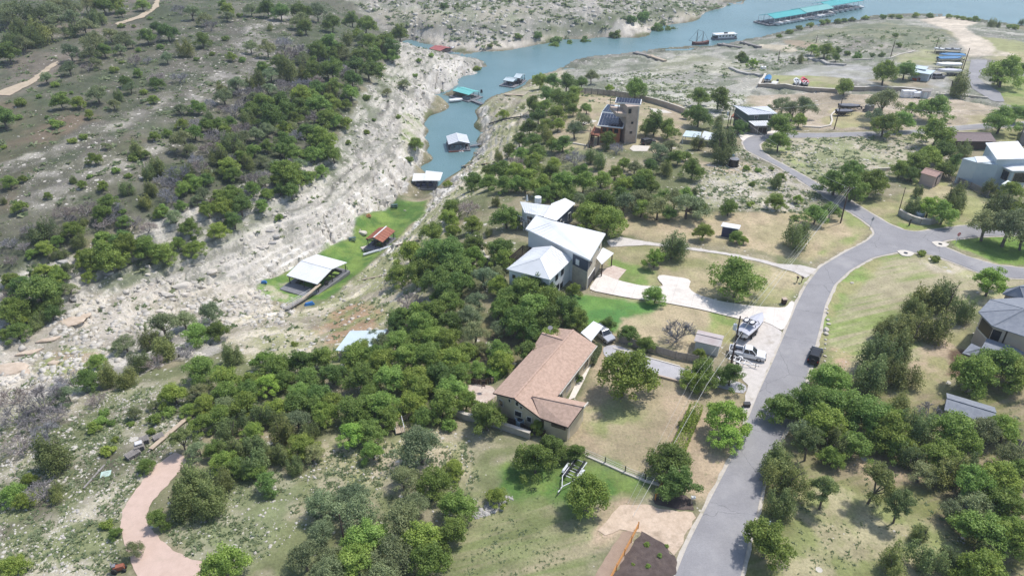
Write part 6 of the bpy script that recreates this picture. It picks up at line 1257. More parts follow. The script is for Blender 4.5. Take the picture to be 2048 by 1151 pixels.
# ---------------------------------------------------------------- marina
def marina():
    t=thing('marina_dock','very long marina dock with teal metal roofs on the lake','marina',P(1600,30,WZ)); ez=-16.2
    S=[((1513,31.5),(1549.5,37.5),(1612,26.2),M['teal_roof'],0.0),((1572,21.5),(1609.5,27),(1668,17),M['teal_pale'],.6),((1655,9),(1688,14),(1730,3.5),M['teal_roof'],1.2)]
    out=[]
    A0,B0,C0,D0=rect_from(P(1513,31.5,ez),P(1549.5,37.5,ez),P(1612,26.2,ez)); vv=(P(1669,17,ez)-B0).normalized(); uu=Vector((vv.y,-vv.x,0)); A0=B0-uu*(B0-A0).length; ln=lambda q:(P(*q,ez)-B0).dot(vv); L1,L2,L3=ln((1612,26.2)),ln((1668,17)),ln((1730,4.5))
    for l0,l1,sh,m,dz in ((0,L1,0,M['teal_roof'],0),(L1+.05,L2,0,M['teal_pale'],.25),(L2-2,L3,-3.0,M['teal_roof'],.9)):
        z_=Vector((0,0,dz)); A,B,C,D=A0+vv*l0+uu*sh+z_,B0+vv*l0+uu*sh+z_,B0+vv*l1+uu*sh+z_,A0+vv*l1+uu*sh+z_; o,R0,R1=gable(t,A,B,C,D,1.5,'BC',m,th=.2); out.append((A,B,C,D))
        dk=MB(); z=Vector((0,0,WZ-ez-dz+.5)); dk.slab([A+z,B+z,C+z,D+z],.6); dk.build('deck',M['dark'],t)
        L=(C-B).length; n=max(1,int(L/4.5)); 
        for k in range(n+1):
            for q in (B.lerp(C,k/n),A.lerp(D,k/n)): 
                if len(t.children)<85: MB().beam((q.x,q.y,WZ+.4),(q.x,q.y,ez+dz-.2),.18).build('post',M['frame'],t)
    A,B=out[0][0],out[0][1]; d=uu; v=(out[0][2]-B).normalized(); m=MB()
    for k in range(5): q=A.lerp(B,k/4)-v*3.5; m.beam((q.x,q.y,WZ+.5),(q.x+v.x*4.5,q.y+v.y*4.5,WZ+.5),1.0,.5)
    q=A-v*3.5; r=B-v*3.5; m.beam((q.x,q.y,WZ+.5),(r.x,r.y,WZ+.5),1.0,.5); m.build('finger_pier',M['deckgrey'],t)
    i=0
    for sec,(n) in zip(out,(9,8,7)):
        B,C=sec[1],sec[2]
        for k in range(n):
            q=B.lerp(C,(k+.5)/n)-d*.4; boat('%s moored boat from the left along the near side of the teal marina'%ORD[i],6.8,2.5,(q.x,q.y,WZ),yaw((0,0),(d.x,d.y)),M['gel'],cover=random.choice([M['gel'],M['navy'],M['deckgrey'],M['gel']]),z0=.3,motor=False,group='boats moored along the marina front'); i+=1
marina()
gangway('long narrow walkway from the teal marina to the scrubby shore',P(1612,36,WZ+.8),P(1662,41,WZ+.6),1.4,M['deckgrey'],name='marina_walkway',rail=True)
def houseboat():
    k=P(1448,78,WZ); t=thing('houseboat','white houseboat with flat roof and dark ends near the shore','houseboat'); L,W=13,4.4
    MB().box((0,0,.4),(L,W,.9)).build('hull',M['deckgrey'],t); MB().box((.3,0,1.75),(L*.72,W*.8,1.8)).build('cabin',M['gel'],t); MB().box((0,0,2.75),(L*.95,W*1.02,.2)).build('roof',M['gel'],t); MB().box((.6,0,3.1),(1.8,1.0,.55)).build('roof_locker',M['dark'],t)
    for i in range(5): MB().box((-3.4+i*1.85,-W*.4-.04,1.85),(.9,.08,.65)).build('window',M['glass'],t)
    for x in (-L*.46,L*.46):
        for sg in (-1,1): MB().beam((x,sg*W*.46,.8),(x,sg*W*.46,2.7),.14).build('post',M['dark'],t)
    m=MB(); m.box((-L*.42,0,1.3),(1.6,W*.7,.9)); m.box((L*.44,0,1.2),(1.0,W*.7,.7)); m.build('deck_furniture',M['dark'],t); t.location=k; t.rotation_euler=(0,0,.22)
houseboat()
def ship():
    k=P(1400,89,WZ); t=thing('sailing_ship','old brown wooden sailing ship with two bare masts near the shore','ship'); L,W=9,2.8; sec=[]
    for x,kk,dz in ((-.5,.7,2.0),(-.3,.95,1.0),(0,1,.4),(.3,.8,.7),(.5,.12,1.6)): w=W/2*kk; dz*=.5; sec.append([(x*L,-w,.9+dz),(x*L,-w*.8,.2),(x*L,0,-.4),(x*L,w*.8,.2),(x*L,w,.9+dz)])
    MB().loft(sec).build('hull',mat('ship_wood',(.16,.06,.04),.7,.2,.6),t); MB().box((0,0,.95),(L*.7,W*.7,.12)).build('deck',M['wood_grey'],t)
    for x,h in ((-1.1,6.6),(2.1,7.6)): MB().cyl((x,0,.6),(x,0,h),.13,.07,8).build('mast',M['dbrown'],t)
    MB().cyl((L*.45,0,1.6),(L*.72,0,2.4),.1,.06,6).build('bowsprit',M['dbrown'],t); m=MB()
    for a,b in (((2.1,0,7.4),(L*.7,0,2.3)),((2.1,0,7.4),(-1.1,0,6.4)),((-1.1,0,6.4),(-L*.48,0,1.9)),((2.1,0,7.2),(2.1,1.25,1)),((2.1,0,7.2),(2.1,-1.25,1)),((-1.1,0,6.2),(-1.1,1.25,1)),((-1.1,0,6.2),(-1.1,-1.25,1)),((-1.1,0,6.4),(L*.3,0,1.4))): m.cyl(a,b,.05,.05,4)
    m.build('rigging',M['dark'],t); t.location=k; t.rotation_euler=(0,0,3.3)
ship()
a=g0(1430,88); 
for i,(pa,pb,l) in enumerate((((1436,90),(1482,97),'weathered dock section beached nearest the houseboat'),((1482,86),(1520,96),'curving dark dock section lying on the shore right of the houseboat'),((1268,107),(1296,113),'dark dock section lying at the bend of the far right shore'),((1296,113),(1330,124),'pale dock section lying on the rocky far right shore'))):
    a=g0(*pa)+Vector((0,0,.5)); b=g0(*pb)+Vector((0,0,.5)); o=MB().beam(a,b,1.8,.6); m_=a.lerp(b,.3); o.beam(m_,m_+Vector((0,3.4,0)),1.4,.5).build('dock_section',M['wood_grey'] if i!=3 else M['wood_tan'],None,a)
    bpy.context.view_layer.update()
    tag(bpy.data.objects[-1] if False else [q for q in COL.objects if q.name.startswith('dock_section')][-1],l,'dock section')
# long pale walkways on the right bank
for pa,pb,l in (((1008,190),(1072,193),'narrow pale path walkway on the far right bank of the creek'),((925,333),(975,328),'narrow pale walkway below the mid creek dock on the right bank')):
    a=g0(*pa)+Vector((0,0,.3)); b=g0(*pb)+Vector((0,0,.3)); gangway(l,a,b,1.2,M['wood_tan'],False,name='walkway')
wires('black_hose','dark pipe running up the right bank from the narrow water',[g0(978,249)+Vector((0,0,.4)),g0(1010,240)+Vector((0,0,.4)),g0(1042,235)+Vector((0,0,.4))],.22,M['dark'],sag=0,cat='pipe')
# table, pads by the solar house
k=g0(1176,243); tag(MB().slab([P(1158,247,k.z+.25),P(1170,238,k.z+.25),P(1193,241,k.z+.25),P(1194,249,k.z+.25)],.4).build('concrete_pad',M['block_pale'],None,k),'white concrete pad left of the solar panel roof','pad')
k=g0(1280,296); tag(MB().slab([P(1259,297,k.z+.2),P(1266,290,k.z+.2),P(1300,292,k.z+.2),P(1294,302,k.z+.2),P(1266,302,k.z+.2)],.3).build('concrete_pad',M['block_pale'],None,k),'pale paved pad at the foot of the tall tan tower','pad')
k=g0(1296,288); s_=suv('dark utility buggy parked under the tree right of the tan tower',M['dark'],k,.4,False)
k=g0(1340,222); tag(MB().slab([P(1300,216,k.z+.3),P(1330,220,k.z+.3),P(1362,233,k.z+.3),P(1340,237,k.z+.3),P(1312,228,k.z+.3)],.3).build('concrete_pad',M['block_pale'],None,k),'large pale sandy pad behind the tan boundary wall','pad')
wall_line('kerb','pale curb line in front of the solar house wooden stairs',[(1120,285),(1150,288),(1172,292)],.35,.5,M['block_pale'],cat='kerb',step=3)
# ---------------------------------------------------------------- roadside boulders, big boulders
def rock_mesh(seed,flat=.7,n=2):
    bm=bmesh.new(); bmesh.ops.create_icosphere(bm,subdivisions=n,radius=.5); rnd=random.Random(seed); off=[Vector((rnd.gauss(0,1),rnd.gauss(0,1),rnd.gauss(0,1))).normalized() for _ in range(9)]; cut=[rnd.uniform(.26,.42) for _ in off]
    for v in bm.verts:
        for d,c in zip(off,cut):
            k=v.co.dot(d)
            if k>c: v.co-=d*(k-c)
        v.co*=1+rnd.uniform(-.04,.04); v.co.z*=flat
    me=bpy.data.meshes.new('boulder'); bm.to_mesh(me); bm.free(); return me
RK=[rock_mesh(i,f) for i,f in ((1,.7),(2,.55),(3,.8),(4,.45),(5,.3))]
def boulder(label,px,py,sx,sy,sz,m='rocklight',k=0,rz=0,group=None,sink=.25):
    me=RK[k] ; key=(k,m)
    if key not in boulder.c: mm=me.copy(); mm.materials.append(M[m]); boulder.c[key]=mm
    p=g0(px,py); o=bpy.data.objects.new('boulder',boulder.c[key]); COL.objects.link(o); o.location=p+Vector((0,0,sz*.35-sink*sz)); sx*=.85; sy*=.85; sz*=.85; o.scale=(sx,sy,sz/ (.7,.55,.8,.45,.3)[k]); o.rotation_euler=(0,0,rz); tag(o,label,'boulder',group)
boulder.c={}
for i,(a,b,s) in enumerate(((1654,618,.7),(1655,626,.8),(1656,640,.9),(1657,648,.9),(1651,660,1.6),(1652,668,1.2),(1651,679,.6),(1651,688,.6),(1650,697,.5),(1650,712,.7),(1649,722,.6),(1649,730,.5),(1648,736,.7))): boulder('%s pale boulder down the roadside row beside the black car'%ORD[i],a,b,s*1.1,s*.9,s*.7,k=i%3,rz=i,group='boulders along the road verge')
for a,b,l in ((1704,566,'flat pale stone lying alone in the striped grass lot'),(1956,586,'pale stone beside the leafy sapling behind the grey roofed house')): boulder(l,a,b,1.3,.8,.4,k=1)
BD=[(364,574,6.5,3.2,1.8,'rocklight',1,.35,'large pale split boulder in the dry creek bed, upper one'),(334,590,6,2.6,1.5,'rocklight',3,-.3,'large pale split boulder in the dry creek bed, left one'),(369,591,4.5,2.4,1.4,'rocklight',1,.1,'large pale split boulder in the dry creek bed, right one'),(215,547,3.6,2.6,1.6,'rockgrey',0,.2,'grey boulder on the left bank below the green thicket'),(145,597,3.2,1.8,1.1,'rockgrey',0,-.4,'rounded grey boulder beside the dark oak on the left bank'),(295,548,1.6,1.5,1.1,'rocklight',0,.4,'small pale boulder above the split boulders'),(425,546,3.6,3.0,1.6,'rocklight',2,.2,'pale boulder on the slope left of the stranded dock'),(126,463+65,3.0,2.4,1.8,'rockgrey',0,.3,'grey block beside the cliff shelf at far left'),
 (20,738,7.5,5.0,1.3,'rocktan',4,.1,'broad tan slab rock at the lower left edge'),(107,727,3.4,2.2,.9,'rocktan',1,-.1,'tan wedge shaped rock in the creek bed'),(55,744,2.6,1.5,.9,'rocktan',0,-.9,'small tan rock right of the broad slab rock'),(140,643,7,4.5,.9,'rocktan',4,.2,'broad pale tan shelf rock in the middle creek bed'),(165,632,4,3,.8,'rocktan',4,.6,'tan shelf rock touching the broad shelf on its right'),(100,680,6.5,2.2,1.1,'rocktan',3,.5,'long tan ledge rock above the dark crack'),(60,705,6.5,2.4,1.0,'rocktan',3,.5,'long tan ledge rock left of the dark crack'),(25,675,2.2,1.8,1.0,'rocklight',0,.5,'pale rounded rock under the far left bush'),(462,603,1.6,1.3,1.1,'rocklight',0,.2,'pale rock on the mound below the stranded dock'),(368,622,2.2,1.6,1.2,'rocklight',2,.4,'pale rock at the head of the lower tree line'),(320,622,2.4,2.0,.9,'rocklight',0,.6,'pale rock left of the lower tree line'),(725,467,3.2,2.6,1.9,'rocklight',0,.2,'large white boulder left of the rust red roofed shed'),(720,460,.8,.7,.5,'rocklight',1,0,'small white stone behind the large white boulder'),(776,403,1.5,.8,.5,'rocklight',3,-.2,'flat white stone on the far green grass'),(810,421,1.4,.5,.4,'rocklight',3,-.1,'white stone slab on the right of the green creek grass'),(776,409,1.2,.8,.5,'rocklight',1,.2,'small white stone near the dark picnic table'),(750,422,.9,.8,.6,'rocklight',0,.2,'round white stone in the middle of the creek grass'),(602,579,1.2,.9,.7,'rocklight',0,.4,'white stone under the front of the stranded dock'),(841,581,1.8,1.2,1.8,'rockgrey',2,.3,'upright grey boulder at the oak edge on the slope'),(705,637,1.2,1.1,.6,'rocklight',0,.3,'pale stone on the slope above the blue roof'),(690,650,1.0,.7,.5,'rocklight',0,.3,'smaller pale stone above the blue roof'),
 (540,462,3,2,1.3,'rockgrey',0,.5,'grey boulder in the tumbled line on the left bank, upper'),(552,474,3,2.2,1.4,'rockgrey',2,.1,'grey boulder in the tumbled line on the left bank, middle'),(545,487,2.6,2.0,1.3,'rockgrey',0,.8,'grey boulder in the tumbled line on the left bank, lower'),(519,495,2.2,1.6,1.0,'rocklight',0,.2,'pale boulder left of the tumbled line on the bank'),(532,495,2.4,1.8,1.1,'rocklight',2,.5,'pale boulder beside the tumbled line on the bank'),(130,556,9,3,2.2,'rockgrey',3,.45,'long dark overhanging ledge on the left bank')]
for a,b,sx,sy,sz,m,k,rz,l in BD: boulder(l,a,b,sx,sy,sz,m,k,rz)
# ================================================================== vegetation
def leaf_material(name, c1, c2, trans=.25):
    g=NT(name); a=g.n("ShaderNodeAttribute"); a.attribute_name="lv"; oi=g.n("ShaderNodeObjectInfo")
    col=g.mix(a.outputs["Fac"], c1, c2); k=g.ramp(oi.outputs["Random"],0,1,.80,1.34); hu=g.ramp(g.math('FRACT',g.math('MULTIPLY',oi.outputs['Random'],7.3)),0,1,.90,1.13)
    cc=g.n("ShaderNodeCombineColor"); g.l(g.math('MULTIPLY',k,hu),cc.inputs[0]); g.l(k,cc.inputs[1]); g.l(g.math('MULTIPLY',k,g.math('DIVIDE',1.05,hu)),cc.inputs[2])
    col=g.mix(1.0,col,cc.outputs[0],'MULTIPLY')
    g.l(col,g.b.inputs["Base Color"]); g.b.inputs["Roughness"].default_value=.55; g.b.inputs["Specular IOR Level"].default_value=.3
    tr=g.n("ShaderNodeBsdfTranslucent"); g.l(col,tr.inputs[0]); mx=g.n("ShaderNodeMixShader"); mx.inputs[0].default_value=trans
    out=g.t.nodes["Material Output"]; g.l(g.b.outputs[0],mx.inputs[1]); g.l(tr.outputs[0],mx.inputs[2]); g.l(mx.outputs[0],out.inputs[0]); return g.m
LM={'o':leaf_material('oak_leaves',(.10,.165,.035),(.25,.35,.085),.38),'g':leaf_material('green_leaves',(.145,.23,.04),(.34,.44,.10),.38),
    'y':leaf_material('lime_leaves',(.14,.25,.03),(.33,.46,.08)),'c':leaf_material('juniper_leaves',(.10,.14,.04),(.29,.33,.105),.3),
    's':leaf_material('grey_green_leaves',(.14,.18,.075),(.32,.37,.17),.3),'b':leaf_material('dead_twigs',(.20,.18,.165),(.36,.33,.31),0.0)}
BARK=mat('bark',(.14,.115,.095),.95,.25,4); BARKG=mat('dead_bark',(.34,.31,.29),.95,.15,4)
def leaves_mesh(name, cen, rad, n, ls, rng, flat=.8, shell=.55, twig=0):
    """leaf quads spread through the volume of many blobs; blob i has centre cen[i], radius rad[i]"""
    k=len(cen); pr=rad**2; idx=rng.choice(k,n,p=pr/pr.sum()); d=rng.normal(size=(n,3)); d/=np.linalg.norm(d,axis=1)[:,None]
    d[:,2]=np.abs(d[:,2])*np.where(rng.random(n)<.72,1,-1); r=rad[idx]*(shell+(1-shell)*rng.random(n)**.6)*(1+.18*rng.normal(size=n))
    p=cen[idx]+d*r[:,None]*np.array([1,1,flat]); nr=d*.8+rng.normal(size=(n,3))*.7+np.array([0,0,.45]); nr/=np.linalg.norm(nr,axis=1)[:,None]
    t=np.cross(nr,rng.normal(size=(n,3))); t/=np.linalg.norm(t,axis=1)[:,None]; b=np.cross(nr,t); s=ls*(.6+.8*rng.random(n)); a=s*(.55+.35*rng.random(n))
    V=np.stack([p-t*s[:,None]*.5-b*a[:,None]*.3,p+b*a[:,None]*-.5+t*s[:,None]*.1,p+t*s[:,None]*.5+b*a[:,None]*.1,p+b*a[:,None]*.5-t*s[:,None]*.1],1).reshape(-1,3)
    bl=rng.random(k); lv=np.clip(.55*bl[idx]+.45*rng.random(n),0,1)
    return V,lv
def quads_obj(name,V,lv,m):
    me=bpy.data.meshes.new(name); n=len(V)//4; me.vertices.add(len(V)); me.vertices.foreach_set("co",V.reshape(-1).astype(np.float32)); me.loops.add(n*4); me.loops.foreach_set("vertex_index",np.arange(n*4,dtype=np.int32)); me.polygons.add(n); me.polygons.foreach_set("loop_start",np.arange(0,n*4,4,dtype=np.int32)); me.update()
    a=me.attributes.new("lv",'FLOAT','FACE'); a.data.foreach_set("value",lv.astype(np.float32)); me.materials.append(m); return me
def crown_proto(kind,seed,small=False):
    rng=np.random.default_rng(seed); rnd=random.Random(seed); tr=MB()
    # unit crown width 1, ground at 0
    if kind in 'ogyst':
        h={'o':.78,'g':.80,'y':.85,'s':.72,'t':1.2}[kind]; nb=int(rng.integers(44,56)); cen=[]; rad=[]; low={'s':.3,'t':.46,'y':.3}.get(kind,.16)
        lobes=[(rng.uniform(-.2,.2),rng.uniform(-.2,.2),rng.uniform(.85,1.08)) for _ in range(5)]
        for i in range(nb):
            L=lobes[i%5]; a=rng.uniform(0,6.283); q=rng.random()**.5*.27; x=L[0]+math.cos(a)*q; y=L[1]+math.sin(a)*q; s_=math.hypot(x,y)
            if s_>.43: x*=.43/s_; y*=.43/s_; s_=.43
            top=h*L[2]*(1-.75*(s_/.5)**2.2)-.08; bot=h*low+.12*(1-s_/.43); z=bot+(max(top,bot+.05)-bot)*(rng.random()**.45); cen.append((x,y,z)); rad.append(rng.uniform(.065,.125))
        cen=np.array(cen); rad=np.array(rad); n=9000 if kind!='s' else 6500; ls=.029 if kind!='s' else .025
        if kind in 'og': # a darker interior so that the crown is not see-through everywhere
            cen=np.vstack([cen,[[L[0]*.6,L[1]*.6,h*.45] for L in lobes]]); rad=np.append(rad,[.16]*5); n+=500
        V,lv=leaves_mesh('x',cen,rad,n,ls,rng,shell=.35 if kind=='s' else .45)
        lean=(rng.normal()*.03,rng.normal()*.03); tr.cyl((0,0,-.05),(lean[0],lean[1],h*.34),.032,.024,7)
        for i in range(7): c=cen[int(rng.integers(0,nb))]; m_=np.array([lean[0],lean[1],h*.3])*.5+c*.5+np.array([0,0,-.03]); tr.cyl((lean[0],lean[1],h*.30),m_,.018,.012,5); tr.cyl(m_,c,.012,.005,5)
        return quads_obj('crown',V,lv,LM['c' if kind=='t' else kind]),tr,h
    if kind=='c':
        h=.92; cen=[];rad=[]
        tops=[(rng.uniform(-.26,.26),rng.uniform(-.26,.26),rng.uniform(.62,.95)) for _ in range(8)]
        for x,y,z in tops:
            for k in range(6): t=k/5; r=.05+.13*t; cen.append((x+rng.normal()*.03,y+rng.normal()*.03,h*z*(1-t*.72))); rad.append(r*rng.uniform(.85,1.15))
        cen=np.array(cen); rad=np.array(rad); V,lv=leaves_mesh('x',cen,rad,7500,.028,rng,flat=1.25,shell=.5)
        for i in range(3): a=i*2.1+seed; tr.cyl((math.cos(a)*.02,math.sin(a)*.02,-.05),(math.cos(a)*.12,math.sin(a)*.12,h*.55),.022,.012,6)
        for i in range(5): c=cen[int(rng.integers(0,len(cen)))]; tr.cyl((0,0,h*.2),c,.014,.005,5)
        return quads_obj('crown',V,lv,LM['c']),tr,h
    if kind=='b':
        h=.75; tw=[]; tr.cyl((0,0,-.04),(0,0,.12),.03,.024,6); V=[]; 
        def grow(p,d,L,r,dep):
            q=p+d*L; tr.cyl(p,q,r,r*.65,4) if dep<2 else tw.append((p,q,r))
            if dep>=4: return
            for _ in range(4 if dep<2 else 4):
                nd=(d+Vector((rnd.gauss(0,.5),rnd.gauss(0,.5),rnd.gauss(.06,.32)))).normalized(); grow(p.lerp(q,rnd.uniform(.45,1)),nd,L*rnd.uniform(.55,.8),r*.55,dep+1)
        for i in range(6): a=i*1.05+rnd.random(); grow(Vector((0,0,.06)),Vector((math.cos(a)*.75,math.sin(a)*.75,rnd.uniform(.55,1.0))).normalized(),.24,.014,0)
        for p,q,r in tw:
            d=(q-p); s=d.cross(Vector((rnd.random()-.5,rnd.random()-.5,rnd.random()-.5))).normalized()*max(r,.0035); V+= [p-s,p+s,q+s*.5,q-s*.5]
        V=np.array([tuple(v) for v in V]); return quads_obj('branches',V,rng.random(len(V)//4),LM['b']),tr,h
def bush_proto(kind,seed):
    rng=np.random.default_rng(seed); cen=[];rad=[]
    for i in range(11): a=rng.uniform(0,6.283); q=rng.random()**.5*.3; cen.append((math.cos(a)*q,math.sin(a)*q,rng.uniform(.16,.42)-q*.3)); rad.append(rng.uniform(.12,.2))
    V,lv=leaves_mesh('x',np.array(cen),np.array(rad),1500,.066,rng,shell=.5); return quads_obj('shrub',V,lv,LM[kind])
PROTO={}
for kind,ns in (('o',4),('g',4),('y',2),('s',4),('c',4),('b',4),('t',3)):
    L=[]
    for i in range(ns):
        crown,trm,h=crown_proto(kind,ord(kind)*10+i); tm=bpy.data.meshes.new('trunk'); tm.from_pydata(trm.v,[],trm.f); tm.update(); tm.materials.append(BARKG if kind=='b' else BARK); L.append((crown,tm,h))
    PROTO[kind]=L
BUSH={'u':[bush_proto('g',i) for i in range(3)],'d':[bush_proto('o',10+i) for i in range(3)]}
HT={'t':1.15,'o':.84,'g':.84,'y':.85,'s':.74,'c':.92,'b':.72,'u':.5,'d':.55}
NAMES={'t':('tall_juniper','tall bare trunked juniper','tree'),'o':('oak_tree','dark green oak','tree'),'g':('green_tree','fresh green tree','tree'),'y':('lime_tree','yellow green tree','tree'),'s':('live_oak','grey green tree','tree'),'c':('juniper_tree','dark olive juniper','tree'),'b':('bare_tree','bare grey tree','tree'),'u':('shrub','small green shrub','shrub'),'d':('shrub','small dark shrub','shrub')}
LAND=[('the overhanging bank ledge',130,556),('the tumbled grey boulders',545,480),('the grey bank boulder',215,547),('the navy gable panel',1165,515),('the carport',1185,662),('the dry lawn big oak',1246,755),('the galvanised tank',1836,430),('the white metal roofed house',1120,500),('the tan shingle house',1090,760),('the stranded white dock',630,545),('the rust red shed',760,470),('the hidden blue roof',720,680),('the pink gravel path bend',265,1030),('the pallet stacks',285,895),('the split pale boulders',360,585),('the empty boat trailer',1140,955),('the dirt driveway pad',1300,1035),('the white pickup truck',1494,708),('the black parked car',1628,712),('the navy shed',1460,455),('the beige stucco house',1990,660),('the grey shingled shed',1940,815),('the solar panel house',1225,240),('the tall tan tower',1262,245),('the black water tank',1467,322),('the green house',1512,235),('the curved stone wall',1840,445),('the stop sign',1911,478),('the pinkish shed',1862,355),('the pale stucco house',1980,345),('the brown hip roof',1950,272),('the boat yard oak',1912,165),('the red and white boat',1605,168),('the dark covered boats',1692,225),('the blue roofed workshop',1845,145),('the turquoise dock',930,185),('the far bend dock',1028,155),('the mid creek dock',918,280),('the flat roofed dock',855,362),('the red boathouse',875,95),('the lower dirt track',20,190),('the upper dirt track',300,20),('the white cliff tip',965,135),('the left roadside sign',1528,1050),('the orange rail fence',1250,1110),('the mint board',212,948),('the teal marina',1620,25),('the brown ship',1400,80),('the mailboxes',1598,560),('the grey concrete drive',1380,750),('the lane bend',1500,285),('the grassy creek end',830,395),('the lower left corner',10,1140),('the lower right corner',2040,1140),('the left slab rock',20,738),('the upper left corner',5,5),('the dry dock gangway foot',572,622),('the bottom centre pole',690,1060),('the far shore bay',1240,60)]
TREES=[]
def T(ox,oy,lst,sc=3.0):
    for x,y,w_,k in lst: TREES.append((ox+x/sc,oy+y/sc,w_/sc,k))
T(0,0,[(60,60,150,'s'),(180,60,150,'c'),(300,60,150,'s'),(420,50,130,'s'),(520,30,110,'s'),(100,150,160,'c'),(220,160,160,'c'),(320,120,100,'s'),(160,210,130,'c'),(40,110,120,'s'),(620,15,120,'g'),(700,20,100,'g'),(850,20,80,'g'),
(600,100,80,'c'),(725,70,60,'o'),(900,105,40,'u'),(1075,45,90,'b'),(1150,70,100,'s'),(1230,110,90,'s'),(1360,50,90,'g'),(1360,90,80,'s'),(1260,140,90,'b'),(1440,90,45,'u'),(1500,50,90,'s'),(1600,40,110,'o'),(1680,60,110,'o'),(1330,20,60,'g'),(1800,60,120,'o'),(1900,70,120,'s'),(1990,130,110,'o'),(1800,120,120,'s'),
(730,150,50,'u'),(800,155,30,'u'),(660,200,110,'s'),(560,240,160,'s'),(740,230,120,'s'),(620,290,100,'o'),(715,290,80,'s'),(940,150,90,'o'),(880,210,100,'o'),(1000,180,110,'o'),(920,220,80,'b'),(1210,230,100,'o'),(1100,270,120,'c'),(1350,230,50,'u'),(790,260,60,'s'),
(420,310,120,'s'),(540,320,110,'s'),(410,400,110,'s'),(520,390,80,'b'),(570,370,80,'s'),(800,350,100,'b'),(880,355,60,'b'),(1000,345,80,'s'),(1180,350,40,'u'),(1275,320,40,'u'),(1385,330,65,'g'),(1455,355,50,'u'),(835,300,40,'u'),(960,280,50,'u'),(1500,275,90,'s'),(1600,290,110,'s'),(1700,240,110,'b'),(1620,155,50,'c'),(1830,150,100,'o'),(730,370,35,'u'),(40,300,140,'o'),(10,690,150,'o'),
(275,460,90,'s'),(330,500,60,'u'),(685,415,60,'u'),(820,430,60,'g'),(750,480,80,'o'),(780,520,90,'s'),(860,550,50,'u'),(930,450,110,'b'),(930,490,80,'o'),(1070,450,100,'b'),(915,590,60,'g'),(710,560,80,'c'),(680,620,85,'s'),(580,560,130,'s'),(470,600,90,'g'),(360,600,100,'g'),(380,560,50,'u'),(235,575,40,'u'),(430,555,30,'u'),(125,610,80,'u'),(535,680,60,'g'),(340,740,80,'u'),(280,700,35,'u'),(100,700,60,'u'),(495,815,60,'u'),(430,840,60,'u'),(20,880,40,'u'),
(560,940,90,'g'),(815,870,110,'c'),(800,930,80,'d'),(870,920,60,'g'),(695,1015,60,'u'),(630,870,60,'s'),(540,1055,40,'u'),(770,1050,50,'u'),(610,1105,70,'g'),(430,1060,60,'c'),(490,1100,60,'g'),(40,1080,90,'g'),(130,1070,50,'g'),(920,810,70,'g'),(1000,790,60,'g'),
(1180,630,100,'g'),(1080,650,90,'s'),(1090,730,80,'g'),(1100,840,160,'s'),(1180,720,100,'b'),(1250,690,80,'c'),(1280,790,140,'b'),(1250,870,130,'b'),(1340,570,130,'s'),(1420,510,120,'s'),(1330,520,90,'c'),(1520,540,130,'b'),(1450,600,110,'b'),(1540,460,120,'c'),(1620,440,110,'s'),(1720,400,160,'c'),(1720,310,140,'b'),(1800,300,150,'b'),(1900,300,140,'o'),(1980,260,140,'o'),(1990,400,150,'o'),(1880,420,120,'o'),(1800,480,130,'b'),(1700,500,120,'b'),(1900,520,120,'o'),(2000,500,120,'o'),(1580,610,150,'o'),(1690,620,160,'o'),(1620,690,170,'o'),(1790,640,130,'o'),(1480,700,120,'c'),(1400,650,120,'b'),(1440,760,130,'b'),(1370,720,80,'g'),(1390,840,130,'c'),(1310,930,120,'c'),(1530,800,110,'s'),(1600,780,110,'s'),(1700,760,90,'g'),(1900,600,150,'g'),(1960,680,130,'g'),(1860,560,100,'g'),(2010,620,90,'g'),(1940,830,160,'g'),(1900,780,120,'g'),(1760,880,120,'g'),(1680,890,100,'o'),(1600,870,90,'o'),(1860,920,100,'g'),(1740,1010,180,'g'),(1520,890,90,'g'),(950,970,120,'c'),(1060,1000,150,'b'),(880,1020,100,'c'),(1190,990,120,'b'),(1360,980,120,'g'),(1470,960,100,'c'),(1250,1030,90,'c'),(1180,1090,100,'g'),(1020,1080,120,'b'),(760,1120,100,'c'),(1380,1110,140,'g'),(1500,1090,110,'g'),(1600,1130,90,'g'),(1100,1120,100,'g'),(1300,1140,110,'g'),(900,1110,100,'c')])
